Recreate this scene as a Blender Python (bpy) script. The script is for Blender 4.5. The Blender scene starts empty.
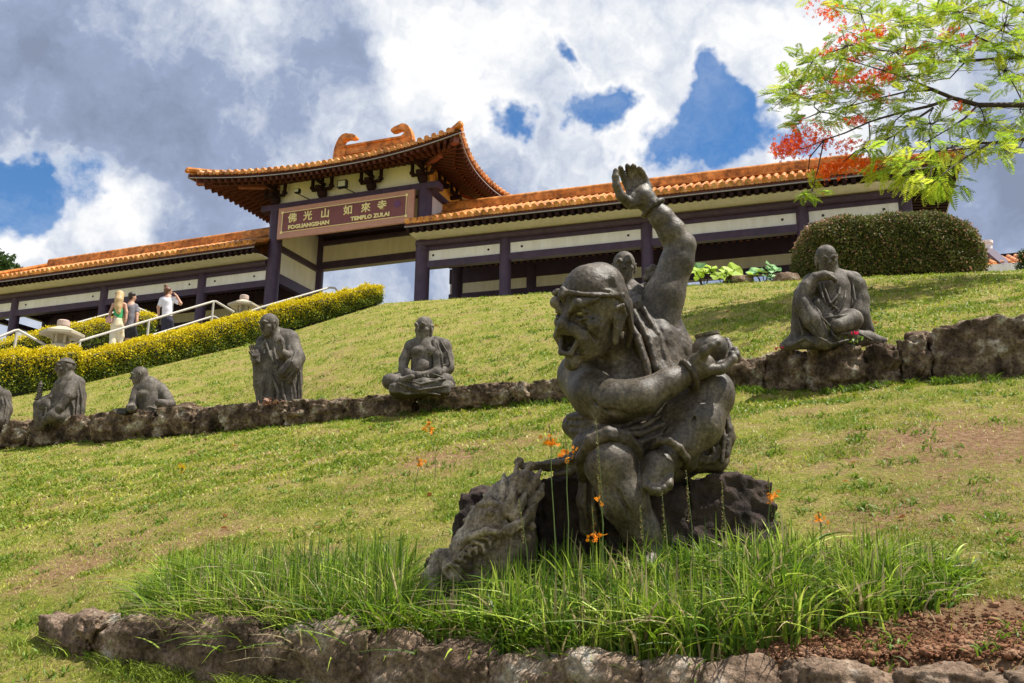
import bpy, bmesh, math, random
import numpy as np
from mathutils import Vector, Matrix, noise as mnoise
R = math.radians
rng = np.random.default_rng(7)
random.seed(7)
scene = bpy.context.scene
COL = scene.collection

# ------------------------------------------------------------------ camera
EYE = 1.65                       # metres of the eye over the ground under it
FOC, PITCH, ROLL = 950.26, 0.24901, 0.01334
cam_d = bpy.data.cameras.new('camera'); cam = bpy.data.objects.new('camera', cam_d); COL.objects.link(cam)
cam_d.sensor_width = 36; cam_d.lens = FOC / 1024 * 36; cam_d.clip_end = 3000; cam_d.clip_start = .05
cam.matrix_world = Matrix.Translation((0, 0, EYE)) @ Matrix.Rotation(R(90) + PITCH, 4, 'X') @ Matrix.Rotation(ROLL, 4, 'Z')
scene.camera = cam

# ------------------------------------------------------------------ light
SUN_EL, SUN_AZ = R(64), R(92)    # azimuth measured from +Y (away from the camera) towards +X
SUN = Vector((math.sin(SUN_AZ) * math.cos(SUN_EL), math.cos(SUN_AZ) * math.cos(SUN_EL), math.sin(SUN_EL)))
sl = bpy.data.lights.new('sun', 'SUN'); sl.energy = 5.0; sl.angle = R(.53); sl.color = (1, .95, .86)
so = bpy.data.objects.new('sun', sl); COL.objects.link(so)
so.rotation_euler = SUN.to_track_quat('Z', 'Y').to_euler()
scene.view_settings.view_transform = 'Standard'; scene.view_settings.look = 'None'
scene.view_settings.exposure = 0.62; scene.view_settings.gamma = 1; scene.view_settings.use_curve_mapping = False

def ray(x, y):
    a, b = x - 512, y - 341.5
    a, b = a * math.cos(ROLL) + b * math.sin(ROLL), -a * math.sin(ROLL) + b * math.cos(ROLL)
    return np.array([a, FOC * math.cos(PITCH) + b * math.sin(PITCH), FOC * math.sin(PITCH) - b * math.cos(PITCH)])
def at(x, y, Y):
    """world point seen at a photo pixel, Y metres ahead of the camera"""
    d = ray(x, y); p = d * (Y / d[1]); p[2] += EYE
    return p
def mpp(Y, x=512, y=300):
    return float(np.linalg.norm(at(x + 1, y, Y) - at(x, y, Y)))

world = bpy.data.worlds.new('World'); scene.world = world; world.use_nodes = True
def build_world():
    nt = world.node_tree; N = nt.nodes; L = nt.links; N.clear()
    out = N.new('ShaderNodeOutputWorld'); bg = N.new('ShaderNodeBackground'); bg.inputs[1].default_value = .1
    L.new(bg.outputs[0], out.inputs[0])
    sky = N.new('ShaderNodeTexSky'); sky.sky_type = 'NISHITA'; sky.sun_disc = False
    sky.sun_elevation = SUN_EL; sky.sun_rotation = SUN_AZ; sky.air_density = 1.0; sky.dust_density = .4; sky.ozone_density = 3.0
    sky.altitude = 800
    tc = N.new('ShaderNodeTexCoord')
    def math_(op, a, b=None, c=None, clamp=False):
        n = N.new('ShaderNodeMath'); n.operation = op; n.use_clamp = clamp
        for i, v in enumerate((a, b, c)):
            if v is None: continue
            if isinstance(v, (int, float)): n.inputs[i].default_value = v
            else: L.new(v, n.inputs[i])
        return n.outputs[0]
    def vm(op, a, b=None, scale=None):
        n = N.new('ShaderNodeVectorMath'); n.operation = op
        for i, v in enumerate((a, b)):
            if v is None: continue
            if isinstance(v, (tuple, list)): n.inputs[i].default_value = v
            else: L.new(v, n.inputs[i])
        if scale is not None: n.inputs['Scale'].default_value = scale
        return n
    D = vm('NORMALIZE', tc.outputs['Generated']).outputs[0]
    def noise(vec, scale, det=8, rough=.6, w=0.0):
        n = N.new('ShaderNodeTexNoise'); n.noise_dimensions = '4D'; n.inputs['W'].default_value = w
        n.inputs['Scale'].default_value = scale; n.inputs['Detail'].default_value = det; n.inputs['Roughness'].default_value = rough
        L.new(vec, n.inputs['Vector']); return n
    nz = noise(D, 7, 5, .6, 1.3)
    off = vm('SUBTRACT', nz.outputs['Color'], (.5, .5, .5)).outputs[0]
    Dw = vm('ADD', D, vm('SCALE', off, scale=.20).outputs[0]).outputs[0]
    def blob(px, py, rad, w):
        d = ray(px, py); d = d / np.linalg.norm(d)
        dist = vm('DISTANCE', Dw, tuple(float(v) for v in d)).outputs['Value']
        m = N.new('ShaderNodeMapRange'); m.interpolation_type = 'SMOOTHSTEP'
        L.new(dist, m.inputs[0]); m.inputs[1].default_value = rad / 950; m.inputs[2].default_value = 0
        m.inputs[3].default_value = 0; m.inputs[4].default_value = w
        return m.outputs[0]
    def total(lst):
        s = None
        for a in lst:
            b = blob(*a); s = b if s is None else math_('ADD', s, b)
        return s
    holes = total([(30, 168, 55, .62), (92, 183, 42, .5), (10, 205, 55, .45), (25, 240, 50, .45), (-60, 190, 100, .8), (70, 205, 40, .3), (20, 150, 36, .3),
                   (578, 105, 50, .8), (604, 84, 30, .5), (548, 50, 36, .45), (507, 145, 44, .85), (600, 115, 30, .4), (392, 2, 22, .8), (560, 60, 20, .4),
                   (708, 110, 62, 1.0), (670, 150, 62, .9), (745, 135, 62, .85), (706, 66, 36, .6), (805, 150, 60, .6), (610, 150, 22, .4),
                   (1250, 100, 200, .8), (-300, 60, 200, .8), (600, -300, 170, .8), (950, -420, 160, .7)])
    f1 = noise(Dw, 4.2, 12, .62, 5.1).outputs['Fac']
    f2 = noise(D, 26, 10, .65, 2.2).outputs['Fac']
    dens = math_('ADD', math_('MULTIPLY', f1, .95), math_('MULTIPLY', f2, .95))
    dens = math_('SUBTRACT', math_('ADD', dens, .03), holes)
    al = N.new('ShaderNodeMapRange'); al.interpolation_type = 'SMOOTHSTEP'
    L.new(dens, al.inputs[0]); al.inputs[1].default_value = .26; al.inputs[2].default_value = .80
    # brightness of the cloud: thin edges are bright, thick bellies grey blue
    bright = total([(440, 55, 95, .5), (490, 110, 70, .35), (250, 30, 70, .33), (150, 55, 40, .18), (110, 212, 50, .6), (145, 240, 70, .3), (30, 245, 60, .5),
                    (640, 60, 110, .38), (780, 60, 80, .35), (560, 180, 60, .35), (640, 165, 60, .35), (800, 12, 90, .3), (330, 170, 60, .15), (540, 20, 70, .3),
                    (15, 160, 60, .3), (820, 140, 60, .35), (620, 10, 60, .3), (900, 60, 160, .15)])
    dark = total([(60, 70, 150, .18), (190, 140, 120, .22), (300, 110, 120, .08), (170, 230, 70, .15), (100, 10, 120, .1), (420, 150, 55, .16),
                  (350, 60, 50, .2), (280, 200, 110, .16), (200, 260, 90, .14), (960, 220, 150, .25), (60, 260, 60, .0), (470, 190, 50, .1)])
    edge = N.new('ShaderNodeMapRange'); L.new(dens, edge.inputs[0])
    edge.inputs[1].default_value = .55; edge.inputs[2].default_value = 1.0; edge.inputs[3].default_value = .34; edge.inputs[4].default_value = 0
    f3 = noise(Dw, 9, 12, .6, 8.4).outputs['Fac']
    b = math_('ADD', math_('MULTIPLY', math_('SUBTRACT', f3, .5), 2.0), .50)
    b = math_('ADD', b, math_('MULTIPLY', math_('SUBTRACT', f2, .5), .55))
    b = math_('SUBTRACT', math_('ADD', math_('ADD', b, bright), edge.outputs[0]), dark, clamp=True)
    rp = N.new('ShaderNodeValToRGB'); L.new(b, rp.inputs[0])
    e = rp.color_ramp.elements; e[0].position = 0; e[0].color = (.25, .30, .42, 1); e[1].position = 1; e[1].color = (1.0, 1.0, 1.0, 1)
    m = e.new(.35); m.color = (.33, .40, .57, 1); m = e.new(.68); m.color = (.68, .73, .82, 1)
    cs = vm('SCALE', rp.outputs[0], scale=6.7).outputs[0]
    hs = N.new('ShaderNodeHueSaturation'); hs.inputs['Saturation'].default_value = 1.3; hs.inputs['Value'].default_value = .95
    L.new(sky.outputs[0], hs.inputs['Color'])
    veil = N.new('ShaderNodeMapRange'); L.new(noise(Dw, 13, 10, .68, 3.3).outputs['Fac'], veil.inputs[0]); veil.inputs[1].default_value = .42; veil.inputs[2].default_value = .72; veil.inputs[3].default_value = 0.04; veil.inputs[4].default_value = .26
    av = math_('MAXIMUM', al.outputs[0], veil.outputs[0])
    mx = N.new('ShaderNodeMix'); mx.data_type = 'RGBA'
    L.new(av, mx.inputs[0]); L.new(hs.outputs[0], mx.inputs[6]); L.new(cs, mx.inputs[7])
    L.new(mx.outputs[2], bg.inputs[0])
build_world()

# ------------------------------------------------------------------ helpers
def tag(o, label=None, cat=None, group=None, kind=None):
    if label: o['label'] = label
    if cat: o['category'] = cat
    if group: o['group'] = group
    if kind: o['kind'] = kind
    return o
def empty(name, loc, label, cat, group=None, rz=0):
    o = bpy.data.objects.new(name, None); COL.objects.link(o); o.empty_display_size = .3
    o.location = tuple(float(v) for v in loc); o.rotation_euler = (0, 0, rz)
    return tag(o, label, cat, group)
def mk(name, V, F, mat=None, parent=None, smooth=False, cols=None, mats=None, fmat=None, loc=None):
    """link ONE mesh object; V are world coordinates"""
    V = np.asarray(V, dtype=np.float64).reshape(-1, 3)
    if parent is not None:
        base = np.array(parent['_w']) if '_w' in parent else np.array(parent.location)
    else:
        base = np.array(loc) if loc is not None else np.array([V[:, 0].mean(), V[:, 1].mean(), V[:, 2].min()])
    me = bpy.data.meshes.new(name)
    F = F if isinstance(F, np.ndarray) else [tuple(int(i) for i in f) for f in F]
    VV = V - base
    if isinstance(F, np.ndarray):
        n, k = F.shape
        me.vertices.add(len(VV)); me.vertices.foreach_set('co', VV.astype(np.float32).ravel())
        me.loops.add(n * k); me.loops.foreach_set('vertex_index', F.astype(np.int32).ravel())
        me.polygons.add(n); me.polygons.foreach_set('loop_start', np.arange(0, n * k, k, dtype=np.int32))
        me.update(calc_edges=True)
    else:
        me.from_pydata(VV.tolist(), [], F); me.update()
    if smooth: me.polygons.foreach_set('use_smooth', np.ones(len(me.polygons), dtype=bool))
    for m in (mats or ([mat] if mat else [])): me.materials.append(m)
    if fmat is not None: me.polygons.foreach_set('material_index', np.asarray(fmat, dtype=np.int32))
    if cols is not None:
        a = me.color_attributes.new('col', 'FLOAT_COLOR', 'POINT')
        c = np.ones((len(VV), 4), dtype=np.float32); c[:, :3] = cols; a.data.foreach_set('color', c.ravel())
    o = bpy.data.objects.new(name, me); COL.objects.link(o)
    if parent is not None:
        o.parent = parent; W[o.name] = base
        o['_w'] = [float(v) for v in base]
    else: o.location = tuple(float(v) for v in base)
    return o
W = {}
def cleanup():
    for o in list(COL.objects):
        if '_w' in o: del o['_w']

class MB:
    """collects shapes in world coordinates (optionally through a frame) into one mesh"""
    def __init__(s, M=None): s.V = []; s.F = []; s.n = 0; s.M = M
    def add(s, V, F, M=None):
        V = np.asarray(V, float)
        M = M if M is not None else s.M
        if M is not None: V = V @ np.array(M)[:3, :3].T + np.array(M)[:3, 3]
        s.V.append(V); s.F += [tuple(i + s.n for i in f) for f in F]; s.n += len(V); return s
    def box(s, x0, x1, y0, y1, z0, z1, M=None):
        V = [(x, y, z) for z in (z0, z1) for y in (y0, y1) for x in (x0, x1)]
        return s.add(V, [(0, 2, 3, 1), (4, 5, 7, 6), (0, 1, 5, 4), (2, 6, 7, 3), (0, 4, 6, 2), (1, 3, 7, 5)], M)
    def cyl(s, x, y, z0, z1, r, n=20, r1=None, M=None):
        r1 = r if r1 is None else r1
        a = np.arange(n) * 2 * np.pi / n
        V = [(x + r * math.cos(t), y + r * math.sin(t), z0) for t in a] + [(x + r1 * math.cos(t), y + r1 * math.sin(t), z1) for t in a]
        F = [(i, (i + 1) % n, n + (i + 1) % n, n + i) for i in range(n)] + [tuple(range(n))[::-1], tuple(range(n, 2 * n))]
        return s.add(V, F, M)
    def lathe(s, x, y, prof, n=24, M=None):
        V = []; F = []
        for r, z in prof: V += [(x + r * math.cos(2 * math.pi * i / n), y + r * math.sin(2 * math.pi * i / n), z) for i in range(n)]
        for k in range(len(prof) - 1):
            for i in range(n): F.append((k * n + i, k * n + (i + 1) % n, (k + 1) * n + (i + 1) % n, (k + 1) * n + i))
        F.append(tuple(range(n))[::-1]); F.append(tuple(range((len(prof) - 1) * n, len(prof) * n)))
        return s.add(V, F, M)
    def tube(s, P, r, n=8, M=None, r2=None):
        P = [Vector(p) for p in P]; m = len(P); V = []; F = []
        rs = [r + (r2 - r) * i / (m - 1) for i in range(m)] if r2 is not None else (r if isinstance(r, (list, tuple)) else [r] * m)
        up = Vector((0, 0, 1)); prev = None
        for i, p in enumerate(P):
            t = (P[min(i + 1, m - 1)] - P[max(i - 1, 0)]).normalized()
            if prev is None: a = t.cross(up if abs(t.z) < .95 else Vector((1, 0, 0))).normalized()
            else: a = (prev - t * prev.dot(t)).normalized()
            prev = a; b = t.cross(a)
            for k in range(n):
                an = 2 * math.pi * k / n; V.append(p + (a * math.cos(an) + b * math.sin(an)) * rs[i])
        for i in range(m - 1):
            for k in range(n): F.append((i * n + k, i * n + (k + 1) % n, (i + 1) * n + (k + 1) % n, (i + 1) * n + k))
        F.append(tuple(range(n))[::-1]); F.append(tuple(range((m - 1) * n, m * n)))
        return s.add([tuple(v) for v in V], F, M)
    def beam(s, a, b, w, h, M=None):
        """box beam from a to b, w wide, h high (centred)"""
        a, b = Vector(a), Vector(b); t = (b - a).normalized(); sd = t.cross(Vector((0, 0, 1))).normalized(); up = sd.cross(t)
        V = [tuple(p + sd * (i * w / 2) + up * (j * h / 2)) for p in (a, b) for i, j in ((-1, -1), (1, -1), (1, 1), (-1, 1))]
        return s.add(V, [(0, 1, 2, 3), (7, 6, 5, 4), (0, 4, 5, 1), (1, 5, 6, 2), (2, 6, 7, 3), (3, 7, 4, 0)], M)
    def build(s, name, mat, parent=None, smooth=False, bevel=0, loc=None):
        o = mk(name, np.concatenate(s.V), s.F, mat, parent, smooth, loc=loc)
        if bevel:
            m = o.modifiers.new('bevel', 'BEVEL'); m.width = bevel; m.segments = 2; m.limit_method = 'ANGLE'
        if smooth == 'auto':
            me = o.data; me.polygons.foreach_set('use_smooth', np.ones(len(me.polygons), dtype=bool))
            me.set_sharp_from_angle(angle=R(35))
        return o

# ------------------------------------------------------------------ materials
def material(name, cols, scale=5, rough=.7, bump=.3, bscale=None, spec=.5, det=6, speck=0, streak=0, attr=None, attr_mix=1, extra=None, metal=0, trans=0, bdist=.01, stops=None):
    m = bpy.data.materials.new(name); m.use_nodes = True; nt = m.node_tree; N = nt.nodes; L = nt.links
    b = N['Principled BSDF']; b.inputs['Roughness'].default_value = rough; b.inputs['Specular IOR Level'].default_value = spec; b.inputs['Metallic'].default_value = metal
    tc = N.new('ShaderNodeTexCoord')
    n = N.new('ShaderNodeTexNoise'); n.inputs['Scale'].default_value = scale; n.inputs['Detail'].default_value = det; n.inputs['Roughness'].default_value = .6
    L.new(tc.outputs['Object'], n.inputs['Vector'])
    r = N.new('ShaderNodeValToRGB'); L.new(n.outputs['Fac'], r.inputs[0]); e = r.color_ramp.elements
    k = len(cols)
    pos = stops or [.3 + .4 * i / max(1, k - 1) for i in range(k)]
    e[0].position = pos[0]; e[0].color = (*cols[0], 1)
    if k == 1: e[1].color = (*cols[0], 1)
    else:
        e[1].position = pos[-1]; e[1].color = (*cols[-1], 1)
        for i in range(1, k - 1): q = e.new(pos[i]); q.color = (*cols[i], 1)
    c = r.outputs[0]
    if speck:
        n3 = N.new('ShaderNodeTexNoise'); n3.inputs['Scale'].default_value = speck; n3.inputs['Detail'].default_value = 5; n3.inputs['Roughness'].default_value = .7
        L.new(tc.outputs['Object'], n3.inputs['Vector']); r3 = N.new('ShaderNodeValToRGB'); L.new(n3.outputs['Fac'], r3.inputs[0]); e3 = r3.color_ramp.elements
        e3[0].position = .33; e3[0].color = (.42, .42, .42, 1); e3[1].position = .68; e3[1].color = (1.75, 1.75, 1.7, 1)
        x3 = N.new('ShaderNodeMix'); x3.data_type = 'RGBA'; x3.blend_type = 'MULTIPLY'; x3.inputs[0].default_value = 1; L.new(c, x3.inputs[6]); L.new(r3.outputs[0], x3.inputs[7]); c = x3.outputs[2]
    if streak:
        mp = N.new('ShaderNodeMapping'); mp.inputs['Scale'].default_value = (1, 1, .12); L.new(tc.outputs['Object'], mp.inputs['Vector'])
        n4 = N.new('ShaderNodeTexNoise'); n4.inputs['Scale'].default_value = streak; n4.inputs['Detail'].default_value = 6; n4.inputs['Roughness'].default_value = .65
        L.new(mp.outputs[0], n4.inputs['Vector']); r4 = N.new('ShaderNodeValToRGB'); L.new(n4.outputs['Fac'], r4.inputs[0]); e4 = r4.color_ramp.elements
        lo = .70 if streak > 8 else .91; e4[0].position = .36; e4[0].color = (lo, lo * .98, lo * .95, 1); e4[1].position = .60; e4[1].color = ((1.3,) * 3 if streak > 8 else (1.02,) * 3) + (1,)
        x4 = N.new('ShaderNodeMix'); x4.data_type = 'RGBA'; x4.blend_type = 'MULTIPLY'; x4.inputs[0].default_value = 1; L.new(c, x4.inputs[6]); L.new(r4.outputs[0], x4.inputs[7]); c = x4.outputs[2]
    if attr:
        a = N.new('ShaderNodeAttribute'); a.attribute_name = attr
        x = N.new('ShaderNodeMix'); x.data_type = 'RGBA'; x.blend_type = 'MULTIPLY' if attr_mix == 'mul' else 'MIX'
        x.inputs[0].default_value = 1 if attr_mix == 'mul' else attr_mix
        L.new(c, x.inputs[6]); L.new(a.outputs['Color'], x.inputs[7]); c = x.outputs[2]
    L.new(c, b.inputs['Base Color'])
    if bump:
        n2 = N.new('ShaderNodeTexNoise'); n2.inputs['Scale'].default_value = bscale or scale * 6; n2.inputs['Detail'].default_value = 8; n2.inputs['Roughness'].default_value = .65
        L.new(tc.outputs['Object'], n2.inputs['Vector'])
        bp = N.new('ShaderNodeBump'); bp.inputs['Strength'].default_value = bump; bp.inputs['Distance'].default_value = bdist
        L.new(n2.outputs['Fac'], bp.inputs['Height']); L.new(bp.outputs[0], b.inputs['Normal'])
    if trans:
        t = N.new('ShaderNodeBsdfTranslucent'); L.new(c, t.inputs[0]); ms = N.new('ShaderNodeMixShader'); ms.inputs[0].default_value = trans
        L.new(b.outputs[0], ms.inputs[1]); L.new(t.outputs[0], ms.inputs[2]); L.new(ms.outputs[0], N['Material Output'].inputs[0])
    return m
M = {}
M['purple'] = material('purple_paint', [(.055, .032, .062), (.085, .050, .092)], 3, .5, .05, spec=.4, streak=6)
M['darkbrown'] = material('dark_lacquer', [(.022, .010, .012), (.035, .015, .016)], 4, .85, .05, spec=.15)
M['rafter'] = material('rafter_paint', [(.075, .022, .018), (.10, .032, .025)], 4, .8, .05, spec=.2)
M['redbeam'] = material('red_hip_beam', [(.20, .05, .04), (.26, .08, .06)], 4, .5, .05)
M['cream'] = material('cream_plaster', [(.86, .78, .65), (.94, .86, .74)], 1.2, .8, .05, streak=5)
M['white'] = material('white_plaster', [(.88, .85, .86), (.96, .93, .94)], 1.0, .8, .05, streak=5)
M['yellowwall'] = material('ochre_plaster', [(.75, .40, .10), (.80, .46, .13)], 1.5, .8, .05)
M['tile'] = material('glazed_orange_tile', [(.33, .11, .028), (.56, .22, .055), (.76, .42, .19)], 3.5, .38, .3, bscale=12, spec=.45, speck=2.2, stops=[.25, .5, .75])
M['ridge'] = material('orange_ridge_glaze', [(.36, .125, .025), (.52, .19, .04), (.62, .27, .08)], 1.3, .5, .2, spec=.25, speck=4)
M['edge'] = material('eave_board', [(.10, .03, .02), (.13, .04, .03)], 4, .6, .05)
M['dripedge'] = material('grey_drip_strip', [(.35, .33, .35), (.42, .40, .42)], 4, .4, .0)
M['concrete'] = material('pale_concrete', [(.36, .34, .30), (.48, .45, .40)], 3, .85, .2)
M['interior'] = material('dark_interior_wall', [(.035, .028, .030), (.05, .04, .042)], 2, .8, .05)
M['signwood'] = material('sign_pink_stone', [(.52, .25, .19), (.60, .31, .24)], 6, .6, .05)
M['signpanel'] = material('sign_inner_panel', [(.20, .06, .065), (.25, .08, .085)], 3, .6, .05)
M['gold'] = material('gold_paint', [(.98, .80, .35), (1, .88, .45)], 6, .4, 0, spec=.5)
M['rail'] = material('cream_rail_paint', [(.46, .43, .37), (.56, .52, .46)], 5, .5, .05)
M['lantern'] = material('lantern_granite', [(.30, .27, .20), (.46, .40, .30), (.38, .36, .30)], 8, .85, .3)
M['lanterncap'] = material('lantern_pink_granite', [(.50, .37, .32), (.58, .44, .38)], 8, .85, .3)
M['blackmetal'] = material('black_metal', [(.015, .015, .015)], 3, .4, 0)
M['glasspale'] = material('floodlight_glass', [(.6, .6, .5)], 3, .1, 0)
# ------------------------------------------------------------------ terrain
def px_curve(rows):
    P = np.array([at(*r) for r in rows]); return P[:, 0] / P[:, 1], P[:, 1], P[:, 2]
wall_b = px_curve([(0, 448, 16.8), (143, 438, 15.3), (275, 426, 14.2), (417, 413, 12.9), (560, 400, 11.9), (740, 390, 11.), (828, 388, 10.2), (1024, 378, 9.2)])
wall_t = px_curve([(0, 430, 16.8), (65, 422, 16), (143, 414, 15.3), (275, 406, 14.2), (417, 397, 12.9), (560, 385, 11.9), (700, 371, 11.1), (828, 353, 10.3), (1024, 324, 9.3)])
crest = px_curve([(0, 400, 21.5), (80, 385, 22.5), (180, 362, 24), (260, 345, 25), (330, 320, 26.6), (385, 303, 27.5), (430, 300, 27), (500, 296, 26), (600, 290, 25), (700, 284.5, 23.5), (800, 280, 22.5), (900, 276, 21.5), (1024, 271, 20.5)])
def plane_low(X, Y):
    return -.10 + EYE + .375 * ((X - .46) * .47 + (Y - 5) * .883)
# thin plate correction of the lower lawn so that it meets the foot of the wall
cp = [(float(wall_b[0][i] * wall_b[1][i]), float(wall_b[1][i]), float(wall_b[2][i])) for i in range(8)]
for (x, y) in [(.46, 5.), (-2, 6), (2, 4.5), (-1, 3), (1, 3), (-4, 5), (4, 3), (0, 0), (-10, 5), (8, 0), (-.5, 5.), (1.3, 4.9)]:
    cp.append((x, y, float(plane_low(x, y))))
cp = np.array(cp)
def tps_fit(c):
    n = len(c); d = np.hypot(c[:, None, 0] - c[None, :, 0], c[:, None, 1] - c[None, :, 1])
    K = np.where(d > 0, d * d * np.log(d + 1e-9), 0) + np.eye(n) * .05
    Pm = np.c_[np.ones(n), c[:, :2]]; A = np.block([[K, Pm], [Pm.T, np.zeros((3, 3))]])
    w = np.linalg.solve(A, np.r_[c[:, 2], 0, 0, 0]); return w
tw = tps_fit(cp)
def tps(X, Y):
    s = tw[-3] + tw[-2] * X + tw[-1] * Y
    for i, c in enumerate(cp):
        d = np.hypot(X - c[0], Y - c[1]); s = s + tw[i] * np.where(d > 0, d * d * np.log(d + 1e-9), 0)
    return s
FLOOR = 8.80 + EYE
def hnoise(X, Y):
    return .035 * np.sin(X * 1.3 + 1.7 * np.sin(Y * .9)) * np.cos(Y * 1.1 + X * .4) + .015 * np.sin(3.1 * X + Y) * np.sin(2.7 * Y - X) + .010 * np.sin(7.3 * X + 2 * np.sin(3.1 * Y)) * np.sin(6.1 * Y + 1.5 * np.sin(4.3 * X))

front = [(40, 636, 6.1), (90, 648, 5.6), (150, 660, 5.25), (230, 672, 4.95), (330, 683, 4.6), (450, 690, 4.32), (600, 700, 4.02), (800, 705, 3.75), (1000, 710, 3.48), (1150, 714, 3.3)]
FP = np.array([at(*r) for r in front]); BA, BY, BX = FP[:, 0] / FP[:, 1], FP[:, 1], FP[:, 0]
def sstep(x): x = np.clip(x, 0, 1); return x * x * (3 - 2 * x)
def height(X, Y):
    X = np.asarray(X, float); Y = np.asarray(Y, float); Ys = np.maximum(Y, .3); a = X / Ys
    zl = np.maximum(plane_low(X, Y), -1.2)
    w = sstep((Y - 3) / 2) * sstep((18 - Y) / 2 + 1) * sstep((16 - np.abs(X)) / 4)
    zl = zl * (1 - w) + tps(np.clip(X, -16, 16), np.clip(Y, 2, 18)) * w + hnoise(X, Y) * sstep((Y - 5.5) / 2)
    by = np.interp(a, BA, BY)
    bed = sstep((Y - by) / .12) * sstep((by + 1.9 - Y) / 1.3) * sstep((a - BA[0] - .01) / .05)
    zl = zl + .11 * bed
    ac = np.clip(a, wall_b[0][0] - .3, wall_b[0][-1] + .3)
    yb = np.interp(ac, wall_b[0], wall_b[1]) + .12; zt = np.interp(ac, wall_t[0], wall_t[2]) - .03
    yt = np.interp(ac, wall_t[0], wall_t[1]) + .30
    # outside the frame the wall line goes on along its direction
    yb = yb + np.where(a < wall_b[0][0], (wall_b[0][0] - a) * 22, 0); yt = yt + np.where(a < wall_b[0][0], (wall_b[0][0] - a) * 22, 0)
    yc = np.interp(a, crest[0], crest[1]); zc = np.interp(a, crest[0], crest[2])
    yc = np.maximum(yc, yt + 3)
    t = (Y - yt) / (yc - yt)
    zu = zt + (zc - zt) * (t + .05 * np.sin(np.pi * np.clip(t, 0, 1))) + hnoise(X, Y) * sstep(t * 6) * sstep((1 - t) * 6)
    sl = .33 - .16 * sstep((a + .25) / .15)
    zb = np.minimum(zc + (Y - yc) * sl, FLOOR - .12)
    zu = np.where(t > 1, zb, zu)
    s = sstep((Y - yb) / .22)
    z = zl * (1 - s) + zu * s
    z = np.where(Y < .5, np.maximum(plane_low(X, Y), -1.2), z)
    return z
def solve_ray(px, py, Y0=2, Y1=34, n=1600):
    """first ground hit of a photo pixel"""
    Y = np.linspace(Y0, Y1, n); d = ray(px, py); P = d[None, :] * (Y / d[1])[:, None]; P[:, 2] += EYE
    g = P[:, 2] - height(P[:, 0], P[:, 1]); i = np.where(g < 0)[0]
    return P[i[0]] if len(i) else None
def gz(x, y): return float(height(np.array([x]), np.array([y]))[0])
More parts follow.
